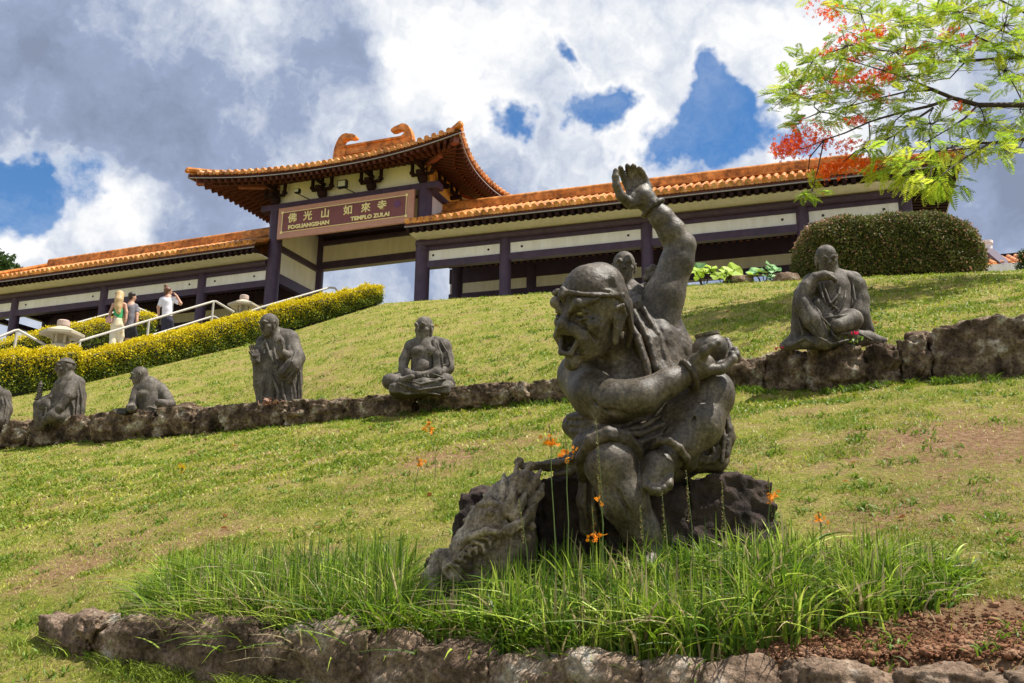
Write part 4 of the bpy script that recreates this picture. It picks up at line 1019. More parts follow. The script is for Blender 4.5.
    # beads behind the ear
    for k, (x, y, d, r) in enumerate(((636, 322, -.07, 4.2), (633, 336, -.10, 4.8), (641, 309, -.02, 4.6))):
        S = Sculpt(.005); S.ball(J(x, y, d), r * m, .01); S.build('bead', M['st_main'], body)
    # robe
    C = Sculpt(.0062)
    C.cap([J(655, 322, .10), J(668, 352, .11), J(678, 388, .13), J(684, 430, .14)], [27 * m, 25 * m, 22 * m, 22 * m], .05)
    C.cap([J(634, 318, .0), J(648, 345, -.07), J(660, 378, -.09), J(672, 415, -.04)], [10 * m, 13 * m, 13 * m, 13 * m], .04)
    C.cap([J(644, 312, .03), J(660, 338, -.02), J(672, 375, -.02)], [12 * m, 14 * m, 14 * m], .04)
    folds = [[(626, 318, -.09), (637, 336, -.15), (645, 360, -.18), (652, 392, -.17)], [(634, 312, -.06), (648, 338, -.13), (657, 368, -.16), (664, 400, -.12)],
             [(643, 308, -.03), (658, 335, -.09), (668, 368, -.11), (676, 402, -.07)], [(652, 307, .0), (668, 335, -.03), (679, 370, -.03), (687, 405, .02)]]
    for f in folds: C.cap([J(p[0], p[1], p[2] - .015) for p in f], [3.6 * m, 4.6 * m, 4.4 * m, 3.6 * m], .006)
    for f in folds[:-1]: C.cap([J(p[0] + 5, p[1] - 1, p[2] - .03) for p in f], 2.3 * m, .006, 's')
    C.cap([J(662, 304, .04), J(680, 340, .08), J(691, 372, .08)], [5 * m, 5 * m, 4 * m], .012)
    # waist, lap and thigh cloth
    C.cap([J(588, 432, .02), J(612, 441, -.10), J(640, 440, -.14), J(668, 428, -.10)], [18 * m, 18 * m, 16 * m, 14 * m], .04)
    C.cap([J(575, 425, .06), J(590, 420, .0), J(606, 416, -.06)], [13 * m, 13 * m, 11 * m], .03)
    for z in (0, 7, 14): C.cap([J(569 + z * .3, 417 + z, -.02), J(583, 418 + z, -.07), J(598, 412 + z, -.12)], [3 * m, 3.6 * m, 3 * m], .01)
    C.cap([J(640, 448, -.10), J(655, 462, -.04), J(672, 470, .04), J(690, 462, .1)], [16 * m, 16 * m, 16 * m, 14 * m], .04)
    # rings of cloth round the lowered knee
    for dr, yy in ((0, 0), (5.5, -5)):
        ring = [(586 - dr, 478, -.18), (585 - dr, 458, -.28), (593 - dr * .6, 443 + yy * .7, -.34), (608, 436 + yy, -.36), (624 + dr * .5, 440 + yy, -.33), (634 + dr, 452 + yy * .4, -.27), (640 + dr, 468, -.22)]
        C.cap([J(*p) for p in ring], [3.2 * m, 4 * m, 4.6 * m, 4.6 * m, 4.4 * m, 4.2 * m, 3 * m], .012)
    C.cap([J(588, 448, -.12), J(606, 444, -.18), J(634, 450, -.14)], [16 * m, 18 * m, 16 * m], .03)
    C.cap([J(586, 470, -.15), J(584, 500, -.12), J(586, 530, -.08)], [6 * m, 7 * m, 6 * m], .02)
    C.cap([J(592, 478, -.14), J(592, 508, -.10), J(596, 535, -.06)], [8 * m, 9 * m, 8 * m], .02)
    # cloth trailing over the rock to the left
    C.cap([J(592, 446, -.05), J(572, 460, -.02), J(548, 466, .0), J(522, 466, .03)], [8 * m, 7 * m, 5 * m, 3.5 * m], .02)
    C.cap([J(590, 456, -.06), J(570, 472, -.03), J(556, 474, -.02)], [6 * m, 4 * m, 3 * m], .02)
    # cuff above the resting foot
    cf = [J(653, 447, -.27), J(660, 441, -.33), J(669, 441, -.36), J(679, 448, -.35), J(686, 458, -.30), J(687, 464, -.22)]
    C.cap(cf, 3.6 * m, .012)
    C.cap([J(692, 446, -.2), J(688, 462, -.15)], [9 * m, 10 * m], .02)
    # hanging cloth behind the raised calf with rolled hem
    C.cap([J(716, 408, .02), J(722, 436, .02), J(716, 458, .02)], [12 * m, 12 * m, 13 * m], .03)
    C.cap([J(704, 448, .0), J(700, 462, -.02), J(716, 462, -.02)], [13 * m, 10 * m, 11 * m], .03)
    for o, r in ((0, 13), (0, 7)):
        C.cap([J(707 + r * math.cos(a), 452 + r * .8 * math.sin(a), -.075) for a in np.linspace(-.6, 3.9, 9)], 2.8 * m, .008)
    C.cap([J(722, 405, -.04), J(729, 430, -.05), J(727, 455, -.07)], [3 * m, 3.5 * m, 3 * m], .01); C.cap([J(713, 415, -.05), J(719, 440, -.07)], [3 * m, 3 * m], .01)
    for f in ([(590, 428, -.14), (612, 434, -.25), (640, 434, -.27), (664, 424, -.22)], [(596, 436, -.16), (618, 444, -.27), (642, 442, -.27), (662, 434, -.22)], [(640, 452, -.22), (652, 462, -.2), (664, 478, -.12)],
              [(622, 430, -.22), (640, 428, -.24), (660, 416, -.2)], [(586, 484, -.20), (584, 505, -.17), (588, 528, -.13)], [(594, 488, -.21), (594, 510, -.18), (598, 532, -.13)], [(578, 456, -.10), (560, 463, -.07), (535, 464, -.03)], [(718, 412, -.06), (724, 436, -.08), (722, 462, -.1)]):
        C.cap([J(*p) for p in f], [2.2 * m] + [3 * m] * (len(f) - 2) + [2 * m], .005)
    C.build('robe', M['st_robe'], t, disp=.003, dscale=22)
    # bangles
    for c, r, dv, lab in ((J(689, 375, -.26), 14 * m, unit(J(700, 368, -.26) - J(680, 378, -.27)), 'bangle'), (J(653, 208, -.02), 12.5 * m, unit(J(640, 195, -.02) - J(660, 218, -.02)), 'bangle')):
        S = Sculpt(.0055); a = unit(np.cross(dv, [0, 0, 1])); b = np.cross(dv, a)
        S.cap([c + r * (a * math.cos(q) + b * math.sin(q)) for q in np.linspace(0, 2 * math.pi, 17)], 2.6 * m, .004); S.build('bangle', M['st_robe'], body)
    # hand round the bowl, on the raised knee
    Hn = Sculpt(.0052)
    Hn.cap([J(688, 374, -.26), J(699, 366, -.27)], [10.5 * m, 12.5 * m], .02)
    Hn.ell(J(702, 365, -.27), (13 * m, 10 * m, 12 * m), None, .02)
    Hn.cap([J(698, 360, -.31), J(705, 351, -.35), J(712, 346, -.36), J(717, 342.5, -.36)], [6.5 * m, 5 * m, 4.4 * m, 4 * m], .012)
    for i, (a, b, c) in enumerate((((708, 370), (722, 369), (733, 359)), ((709, 366), (725, 364), (736, 355)), ((708, 362), (724, 359), (730, 350)), ((706, 360), (721, 355), (728, 346)))):
        d0 = -.30 + i * .055
        Hn.cap([J(*a, d0), J(*b, d0), J(c[0], c[1], d0 + .01), J(c[0] - 1, c[1] - 5, d0 + .015)], [5.6 * m, 4.8 * m, 4.3 * m, 3.6 * m], .006)
    Hn.build('hand', M['st_main'], body, disp=.001, dscale=40)
    bw = empty_mesh_bowl(J, m, t)
    # small figure riding on the back
    rd = Sculpt(.0055)
    hc2 = J(624, 266.5, .12)
    head(rd, hc2, (-.12, -.98, -.12), (.02, -.1, 1), .18, 'closed', brow=1.5, face_w=1.0, jaw=.95)
    rd.cap([J(627, 282, .17), J(633, 296, .14), J(638, 316, .12)], [8 * m, 13 * m, 17 * m], .03)
    rd.cap([J(618, 290, .14), J(614, 300, .06)], [7 * m, 6 * m], .02)
    for a, b in (((622, 288), (630, 312)), ((628, 287), (636, 308)), ((636, 287), (641, 304)), ((643, 292), (645, 308))): rd.cap([J(*a, .08), J((a[0] + b[0]) / 2 - 1, (a[1] + b[1]) / 2, .05), J(*b, .04)], 2 * m, .005)
    rd.cap([J(620, 292, .18), J(613, 302, .1)], [8 * m, 6 * m], .02)
    rd.cap([J(640, 292, .2), J(652, 287, .12), J(656, 276, .1)], [8 * m, 7 * m, 6 * m], .02)
    rd.cap([J(632, 296, .12), J(636, 302, .02), J(640, 306, -.02)], [7 * m, 6 * m, 5 * m], .02)
    for dx in (0, 4, 8): rd.cap([J(632 + dx, 300 - dx * .4, -.0), J(630 + dx, 306 - dx * .4, -.05), J(632 + dx, 311 - dx * .4, -.045)], 2.6 * m, .004)
    for a in ((648, 271), (653, 268), (658, 271), (652, 276), (646, 278), (659, 279)): rd.ball(J(*a, .08), 4.2 * m, .008)
    for y in (290, 297, 304): rd.cap([J(616, y, .13), J(626, y + 5, .1), J(640, y + 2, .13)], 2 * m, .008)
    rd.build('rider_figure', M['st_grey'], t, disp=.001, dscale=50)
def empty_mesh_bowl(J, m, t):
    c = J(710, 349, -.20); ax = unit(np.array(J(706, 333, -.22)) - np.array(J(712, 362, -.2))); a = unit(np.cross(ax, [0, 1, 0])); b = np.cross(ax, a)
    Mx = Matrix(((a[0], b[0], ax[0], c[0]), (a[1], b[1], ax[1], c[1]), (a[2], b[2], ax[2], c[2]), (0, 0, 0, 1)))
    pr = [(4, -14), (12, -12), (16.5, -5), (17.5, 1), (16, 7), (12.5, 11), (11, 12.5), (12.2, 13.5), (12.2, 16), (10, 16.3), (9.5, 12), (4, 8)]
    mb = MB(Mx); mb.lathe(0, 0, [(r * m, z * m) for r, z in pr], 40); return mb.build('bowl', M['st_main'], t, smooth='auto')
main_statue()

def rock_seat():
    J = lambda x, y, d=0: at(x, y, 5.0 + d); m = mpp(5, 600, 500)
    t = empty('rock_seat', J(620, 590, .2), 'dark rough boulders under the shouting statue, rising out of the tall grass', 'rock')
    for k, (x, y, d, rx, ry, rz, sd) in enumerate(((724, 518, .18, 50, 46, 56, 3), (610, 520, .30, 78, 42, 58, 5), (500, 532, .30, 44, 42, 58, 9), (662, 516, .1, 60, 40, 50, 12))):
        V, F = rock_shape(J(x, y + 10, d), np.array([rx * m, .05, 0]), np.array([0, ry * m, 0]), np.array([0, 0, rz * m * .9]), sd, rough=.13, n=44, boxy=.62, fine=.09)
        mk('boulder', V, F, M['rockdark'], t, smooth=True)
rock_seat()

def dragon():
    J = lambda x, y, d=0: at(x, y, 4.93 + d); m = mpp(4.9, 490, 530)
    t = empty('dragon_statue', J(480, 600, 0), 'weathered carved dragon with swept back mane leaning on the rock left of the shouting statue', 'statue')
    D = Sculpt(.0065)
    D.cap([J(524, 488, .04), J(510, 505, .0), J(490, 525, -.05), J(468, 548, -.08), J(452, 570, -.10)], [19 * m, 23 * m, 22 * m, 15 * m, 10 * m], .05)
    D.cap([J(510, 505, .04), J(505, 545, .05), J(500, 590, .06)], [24 * m, 30 * m, 34 * m], .05)
    D.cap([J(470, 548, .0), J(474, 590, .02)], [18 * m, 26 * m], .05)
    D.cap([J(444, 557, -.10), J(449, 568, -.13), J(456, 578, -.14)], [7.5 * m, 7.5 * m, 6 * m], .01)
    D.cap([J(432, 590, -.08), J(437, 600, -.10), J(446, 606, -.12)], [8 * m, 8 * m, 7 * m], .01)
    D.cap([J(440, 556, .0), J(434, 580, .0), J(432, 606, .0)], [8 * m, 12 * m, 14 * m], .03)
    D.ell(J(494, 516, -.14), (13 * m, 9 * m, 8 * m), None, .03); D.ball(J(490, 512, -.19), 4.5 * m, .006)
    D.cap([J(478, 505, -.12), J(490, 503, -.17), J(504, 506, -.16)], [2.5 * m, 4 * m, 3 * m], .012)
    D.cap([J(462, 552, -.16), J(474, 545, -.2), J(488, 540, -.22), J(500, 542, -.2)], 2.6 * m, .01, 's')
    D.cap([J(458, 546, -.13), J(470, 537, -.2), J(486, 531, -.23), J(500, 532, -.2)], [3 * m, 3.5 * m, 3.5 * m, 2 * m], .012)
    # swept mane tufts
    tufts = [((512, 492, -.12), (516, 478, -.12), (517, 464, -.08)), ((520, 490, -.12), (525, 476, -.12), (529, 463, -.08)), ((528, 492, -.10), (535, 480, -.10), (541, 470, -.06)),
             ((503, 500, -.13), (504, 486, -.10), (504, 474, -.05)), ((530, 504, -.10), (540, 494, -.09), (543, 484, -.06)), ((496, 506, -.12), (490, 499, -.10), (484, 495, -.04)),
             ((488, 514, -.12), (480, 509, -.09), (471, 507, -.03)), ((480, 522, -.10), (472, 519, -.07), (464, 520, -.02)), ((474, 532, -.10), (465, 530, -.07), (457, 533, -.02)), ((466, 541, -.09), (457, 542, -.06), (450, 547, -.02)),
             ((506, 512, -.17), (512, 498, -.17), (514, 486, -.15)), ((514, 516, -.17), (522, 502, -.17), (526, 490, -.14)), ((520, 524, -.14), (530, 512, -.14), (535, 502, -.12)), ((508, 530, -.2), (520, 524, -.2), (526, 516, -.18))]
    for f in tufts: D.cap([J(*p) for p in f], [6 * m, 4.6 * m, 1.6 * m], .005)
    for i, f in enumerate(tufts): D.cap([J(p[0] + 3.5, p[1] + 1, p[2] - .025) for p in f], [1.6 * m, 1.4 * m, .8 * m], .006, 's')
    for i in range(7):
        x, y = 486 - i * 6, 528 + i * 5.5
        D.cap([J(x + 9, y + 6, -.19), J(x, y + 3, -.2), J(x - 5, y + 8, -.16)], 1.9 * m, .008)
    for (x, y) in ((519, 462), (531, 466)): D.ball(J(x, y, -.06), 5 * m, .01)
    for (x, y, r) in ((512, 548, 9), (500, 562, 11)): D.ell(J(x, y, -.10), (r * m, r * m * .6, r * m), None, .05)
    for i in range(9):
        for j in range(5):
            q = i / 8; x = 520 - 62 * q + (j - 2) * 6 + (i % 2) * 3; y = 508 + 62 * q + (j - 2) * 9 + (i % 2) * 4
            D.ell(J(x, y, -.165 + .035 * abs(j - 2) + .03 * q), (4.2 * m, 3.2 * m, 4.2 * m), None, .005)
    for i in range(5): D.cap([J(462 + i * 7, 553 - i * 2.6, -.20), J(463 + i * 7, 560 - i * 2.6, -.205)], [2 * m, .8 * m], .004)
    D.build('body', M['st_dragon'], t, disp=.0025, dscale=24)
    V, F = rock_shape(J(452, 590, .15), np.array([26 * m, 0, 0]), np.array([0, 20 * m, 0]), np.array([0, 0, 38 * m]), 31, rough=.25, n=24, boxy=.5, fine=.12)
    mk('base_rock', V, F, M['rockdark'], t, smooth=True)
dragon()
# ------------------------------------------------------------------ the row of grey statues on the wall, and the visitors
GR = 'row of grey stone monk statues along the wall'
def fold_lines(S, J, m, lines, r=1.0, k=.006):
    for f in lines: S.cap([J(p[0], p[1], p[2] - .015) for p in f], [r * m * .8] + [r * m] * (len(f) - 2) + [r * m * .8], k)
def st_meditating():
    Y0 = 12.75; m = mpp(Y0, 420, 360); J = lambda x, y, d=0: at(x, y, Y0 + d)
    t = empty('stone_monk', J(422, 394), 'bare-chested grey stone monk meditating cross-legged above the leafy part of the wall', 'statue', GR)
    B = Sculpt(.0072)
    head(B, J(424, 328.5, -.02), (-.42, -.9, -.08), (0, 0, 1), 25.5 * m, brow=1.5, smile=-.02, ears=1.3)
    B.cap([J(425, 336, .02), J(425, 346, .03)], [7 * m, 9 * m], .04)
    B.cap([J(425, 350, .03), J(424, 362, .02), J(424, 374, .03)], [13 * m, 12 * m, 14 * m], .05)
    B.cap([J(411, 346, .02), J(425, 343, .04), J(441, 346, .04)], [6.5 * m, 8 * m, 8 * m], .04)
    B.ell(J(418, 351, -.12), (7 * m, 4 * m, 5 * m), None, .03); B.ell(J(431, 351, -.12), (7 * m, 4 * m, 5 * m), None, .03); B.ball(J(424, 367, -.10), 8 * m, .04)
    B.cap([J(410, 348, .0), J(404, 360, -.02), J(403, 369, -.06)], [6 * m, 5.2 * m, 4.6 * m], .02); B.cap([J(403, 369, -.06), J(411, 375, -.2), J(419, 375, -.24)], [4.6 * m, 4 * m, 3.6 * m], .02)
    B.cap([J(428, 374, -.24), J(418, 376, -.26)], [3.6 * m, 3.4 * m], .01)
    for i in range(4): B.cap([J(417 + i * 3, 373, -.27), J(419 + i * 3, 377, -.28)], 1.4 * m, .004)
    for s_, kx in ((-1, 390), (1, 446)):
        B.cap([J(423 + s_ * 8, 380, .0), J(kx, 381, -.12)], [10 * m, 7.5 * m], .04); B.cap([J(kx, 382, -.12), J(423 + s_ * 2, 389, -.3)], [7.5 * m, 5.5 * m], .03)
    B.cap([J(402, 381, -.26), J(412, 377, -.34)], [4 * m, 3 * m], .02)
    B.build('body', M['st_grey'], t)
    C = Sculpt(.0072)
    C.cap([J(436, 342, .02), J(443, 347, .03), J(446, 358, .02), J(448, 368, -.02)], [6 * m, 8.5 * m, 7.5 * m, 6.5 * m], .03)
    C.cap([J(446, 370, -.04), J(436, 373, -.18), J(430, 374, -.22)], [6 * m, 5.5 * m, 4.5 * m], .02)
    C.cap([J(434, 343, -.06), J(438, 356, -.12), J(438, 368, -.14)], [4 * m, 5 * m, 5 * m], .02)
    C.cap([J(440, 372, .1), J(450, 384, .06), J(453, 393, .03)], [7 * m, 5 * m, 3.5 * m], .03)
    C.cap([J(396, 386, -.2), J(424, 384, -.28), J(448, 386, -.18)], [5 * m, 6 * m, 6 * m], .03)
    C.box(J(421, 392, -.05), (28 * m, 16 * m, 2.5 * m), None, .03, 2 * m)
    fold_lines(C, J, m, [[(437, 343, -.10), (441, 354, -.16), (443, 366, -.17)], [(441, 342, -.08), (447, 352, -.12), (450, 364, -.10)], [(433, 374, -.30), (444, 378, -.26), (452, 388, -.1)], [(400, 378, -.28), (420, 384, -.38), (444, 379, -.28)],
                         [(398, 383, -.30), (420, 390, -.38), (446, 386, -.30)], [(392, 390, -.25), (408, 394, -.32), (424, 392, -.32), (440, 395, -.28)]], 1.1)
    C.build('robe', M['st_robe2'], t)
def st_thinker():
    Y0 = 10.35; m = mpp(Y0, 830, 300); J = lambda x, y, d=0: at(x, y, Y0 + d)
    t = empty('stone_monk', J(830, 346), 'thinking grey stone monk resting his chin on his hand, in front of the clipped shrub', 'statue', GR)
    B = Sculpt(.0072)
    head(B, J(826.5, 259, -.10), (-.05, -.93, -.34), (-.10, -.33, .95), 29 * m, brow=.9, smile=.01, ears=1.35)
    B.cap([J(829, 270, -.02), J(832, 282, .02)], [8 * m, 10 * m], .04)
    B.cap([J(832, 290, .05), J(833, 308, .06), J(833, 324, .06)], [19 * m, 19 * m, 22 * m], .06)
    B.cap([J(812, 284, .04), J(832, 279, .05), J(852, 281, .06)], [9 * m, 11 * m, 10 * m], .05)
    B.cap([J(809, 284, .0), J(802, 294, -.16), J(800, 299, -.24)], [8 * m, 7.5 * m, 6 * m], .03)
    B.cap([J(800, 299, -.25), J(806, 286, -.27), J(815, 277.5, -.28)], [6.5 * m, 5.5 * m, 4.6 * m], .02)
    B.cap([J(815, 277, -.28), J(824, 275.5, -.29), J(831, 276, -.28)], [4.8 * m, 5 * m, 4 * m], .012)
    for i in range(4): B.cap([J(822 + i * 3.2, 273.5 + i * .6, -.30), J(829 + i * 2.2, 275 + i * 1.6, -.34), J(832 + i, 278 + i * 1.2, -.30)], 1.7 * m, .004)
    B.cap([J(853, 283, .05), J(857, 298, .02), J(857, 312, -.03)], [9 * m, 8 * m, 7 * m], .03)
    B.cap([J(822, 326, .0), J(808, 316, -.15), J(802, 305, -.24)], [13 * m, 11 * m, 8.5 * m], .04)
    B.cap([J(802, 305, -.24), J(812, 320, -.28), J(822, 334, -.28)], [8.5 * m, 9 * m, 7 * m], .03)
    B.cap([J(842, 328, .0), J(851, 320, -.20)], [13 * m, 11 * m], .04); B.cap([J(852, 320, -.22), J(838, 326, -.34)], [10 * m, 7 * m], .03)
    B.build('body', M['st_grey'], t)
    C = Sculpt(.0072)
    C.cap([J(848, 280, .0), J(856, 286, .03), J(860, 300, .03), J(860, 316, .0), J(866, 330, .04)], [8 * m, 9.5 * m, 9 * m, 9 * m, 8 * m], .03)
    C.cap([J(812, 282, .0), J(806, 290, -.08), J(803, 297, -.12)], [9 * m, 8.5 * m, 7 * m], .03)
    C.cap([J(826, 330, .02), J(834, 336, -.1), J(845, 332, -.1)], [16 * m, 14 * m, 12 * m], .04)
    C.cap([J(799, 308, -.16), J(800, 325, -.12), J(797, 338, -.1), J(784, 346, -.1)], [7 * m, 8 * m, 7 * m, 4.5 * m], .03)
    C.cap([J(786, 346, -.12), J(806, 342, -.2), J(826, 342, -.24)], [4.5 * m, 7 * m, 8 * m], .02)
    C.cap([J(850, 338, -.12), J(868, 338, -.05), J(883, 341, .0)], [9 * m, 7 * m, 4 * m], .02)
    C.cap([J(818, 306, -.10), J(826, 320, -.12)], [9 * m, 9 * m], .04)
    fold_lines(C, J, m, [[(819, 282, -.10), (823, 298, -.18), (828, 310, -.18)], [(823, 284, -.12), (830, 303, -.2), (838, 310, -.16)], [(846, 280, -.06), (845, 298, -.16), (838, 312, -.18)], [(841, 281, -.09), (839, 294, -.18), (832, 302, -.20)],
                         [(852, 280, -.04), (855, 300, -.12), (851, 314, -.12)], [(806, 300, -.30), (818, 314, -.34), (830, 326, -.34)], [(801, 312, -.28), (812, 328, -.33), (820, 340, -.32)], [(798, 318, -.22), (803, 334, -.24), (797, 345, -.2)],
                         [(825, 318, -.28), (840, 316, -.34), (858, 314, -.28)], [(828, 324, -.30), (834, 336, -.34), (846, 344, -.3)], [(840, 334, -.30), (856, 332, -.28), (872, 340, -.14)], [(820, 338, -.36), (832, 344, -.38), (848, 340, -.34)], [(790, 346, -.2), (805, 338, -.28), (818, 345, -.32)]], 1.3)
    for i in range(3): C.cap([J(818 + i * 1.5, 284 + i * 3, -.10 - i * .02), J(822, 298 + i * 5, -.16 - i * .006), J(829, 305 + i * 5, -.19 - i * .006), J(836, 298 + i * 5, -.16), J(841 - i * 1.5, 284 + i * 3, -.10 - i * .02)], 1.1 * m, .010)
    C.cap([J(800, 322, -.05), J(806, 338, -.08), J(822, 340, -.12)], [9 * m, 9 * m, 9 * m], .03); C.cap([J(845, 338, -.02), J(862, 340, .0)], [9 * m, 7 * m], .03)
    C.build('robe', M['st_robe2'], t)
def st_standing():
    Y0 = 14.45; m = mpp(Y0, 275, 360); J = lambda x, y, d=0: at(x, y, Y0 + d)
    t = empty('stone_monk', J(280, 408), 'standing hunched grey stone monk with both palms raised, tallest figure of the row', 'statue', GR)
    B = Sculpt(.0072)
    head(B, J(269, 325, -.1), (-.62, -.76, -.16), (-.06, -.1, 1), 24 * m, brow=1.3, smile=.02, ears=1.2)
    B.cap([J(273, 332, .0), J(278, 342, .06)], [7 * m, 9 * m], .04)
    B.cap([J(280, 346, .08), J(279, 362, .04), J(281, 378, .05)], [14 * m, 13 * m, 15 * m], .05)
    B.cap([J(262, 345, -.02), J(256, 358, -.12), J(256, 361, -.16)], [6 * m, 5 * m, 4 * m], .03)
    hand(B, J(257, 358, -.18), (-.40, -.25, .9), (.5, -.8, .1), 16 * m, .25, .12, -1, k=.004)
    B.cap([J(292, 345, .02), J(292, 358, -.1), J(283, 354, -.24), J(280, 351, -.26)], [7 * m, 6 * m, 4.5 * m, 4 * m], .03)
    hand(B, J(280.5, 352, -.26), (-.12, -.2, .95), (-.5, -.85, .1), 15 * m, .25, .12, 1, k=.004)
    B.build('body', M['st_grey'], t)
    C = Sculpt(.0072)
    C.cap([J(262, 342, .0), J(276, 336, .10), J(289, 340, .08)], [6 * m, 9 * m, 9 * m], .05)
    C.cap([J(287, 342, .10), J(290, 360, .10), J(289, 380, .08), J(288, 408, .08)], [13 * m, 13 * m, 13 * m, 14 * m], .05)
    C.cap([J(274, 360, .0), J(271, 385, .0), J(270, 410, .02)], [12 * m, 12 * m, 13 * m], .05)
    C.cap([J(262, 346, -.03), J(258, 362, -.08), J(258, 385, -.04), J(260, 404, .0)], [6.5 * m, 5.5 * m, 4.5 * m, 3 * m], .03)
    C.cap([J(293, 346, .02), J(297, 358, -.06), J(292, 366, -.18), J(284, 372, -.2)], [8 * m, 8 * m, 7.5 * m, 6 * m], .03)
    C.cap([J(292, 366, -.14), J(290, 380, -.12)], [7 * m, 4 * m], .03)
    fold_lines(C, J, m, [[(265, 340, -.1), (270, 356, -.16), (277, 368, -.16)], [(276, 338, -.04), (274, 352, -.14), (278, 366, -.18)], [(296, 352, -.14), (292, 362, -.28), (282, 374, -.28)], [(300, 356, -.1), (297, 368, -.22), (286, 380, -.24)],
                         [(266, 372, -.16), (263, 390, -.17), (262, 408, -.16)], [(272, 376, -.18), (278, 392, -.2), (276, 410, -.18)], [(282, 382, -.16), (284, 396, -.16), (288, 410, -.14)], [(292, 376, -.12), (295, 392, -.12), (296, 410, -.1)], [(300, 372, -.04), (301, 390, -.04), (301, 408, -.04)]], 1.4)
    C.build('robe', M['st_robe2'], t)
def st_pagoda():
    Y0 = 16.15; m = mpp(Y0, 65, 390); J = lambda x, y, d=0: at(x, y, Y0 + d)
    t = empty('stone_monk', J(60, 424), 'seated grey stone monk holding a small ringed pagoda on his raised knee', 'statue', GR)
    B = Sculpt(.0072)
    head(B, J(65.5, 368, -.04), (-.86, -.5, -.08), (0, 0, 1), 21.5 * m, brow=1.1, ears=1.2)
    B.cap([J(68, 375, .0), J(69, 384, .02)], [6 * m, 8 * m], .04)
    B.cap([J(69, 390, .02), J(67, 405, .0), J(65, 416, .0)], [12 * m, 12 * m, 14 * m], .05)
    B.cap([J(60, 385, -.05), J(69, 380, .02), J(77, 384, .05)], [5.5 * m, 8 * m, 8 * m], .03)
    B.cap([J(72, 386, -.08), J(68, 396, -.2), J(60, 408, -.26), J(56, 411, -.26)], [6.5 * m, 5.5 * m, 4 * m, 3.6 * m], .02)
    B.cap([J(59, 388, -.02), J(52, 398, -.08), J(44, 400, -.1)], [5 * m, 4.5 * m, 4 * m], .02)
    B.cap([J(60, 415, .0), J(48, 406, -.06), J(40, 405, -.08)], [9 * m, 8 * m, 6 * m], .03); B.cap([J(40, 405, -.08), J(40, 416, -.08), J(42, 425, -.06)], [6 * m, 6 * m, 6 * m], .03)
    B.cap([J(66, 418, -.05), J(54, 416, -.24), J(46, 420, -.24)], [9 * m, 6.5 * m, 4.5 * m], .03)
    body = B.build('body', M['st_grey'], t)
    H = Sculpt(.0072); H.cap([J(56.5, 363.5, -.06), J(60, 361.5, -.14), J(67, 361.5, -.15), J(74, 363.5, -.06), J(76, 366, .05)], 1.1 * m, .01); H.build('headband', M['st_robe2'], body)
    C = Sculpt(.0072)
    C.cap([J(76, 383, .03), J(79, 396, .04), J(78, 410, .02), J(77, 421, .0)], [7.5 * m, 7 * m, 6.5 * m, 6 * m], .03)
    C.cap([J(72, 384, -.04), J(70, 396, -.12)], [7 * m, 6 * m], .03)
    fold_lines(C, J, m, [[(74, 381, -.1), (78, 396, -.08), (76, 414, -.08)], [(79, 382, -.04), (82, 398, -.04), (81, 416, -.04)], [(66, 384, -.12), (62, 396, -.18), (56, 404, -.18)], [(70, 398, -.17), (74, 408, -.14), (72, 420, -.14)], [(46, 408, -.2), (45, 418, -.18), (44, 425, -.16)], [(54, 408, -.2), (50, 418, -.2), (50, 425, -.2)], [(38, 410, -.16), (36, 420, -.12)]], 1.1)
    C.build('robe', M['st_robe2'], t)
    p = J(38.5, 400, -.1); mb = MB(); z = p[2]; pr = [(4.2 * m, z), (3.8 * m, z + 1.5 * m)]
    for i in range(6): zz = z + (2 + i * 2.5) * m; rr = (3.4 - i * .22) * m; pr += [(rr * .72, zz), (rr, zz + .7 * m), (rr, zz + 1.3 * m), (rr * .7, zz + 1.9 * m)]
    pr += [(1.2 * m, z + 18 * m), (.3 * m, z + 19.5 * m)]
    mb.lathe(p[0], p[1], pr, 16); mb.build('pagoda', M['st_grey'], t, smooth=True)
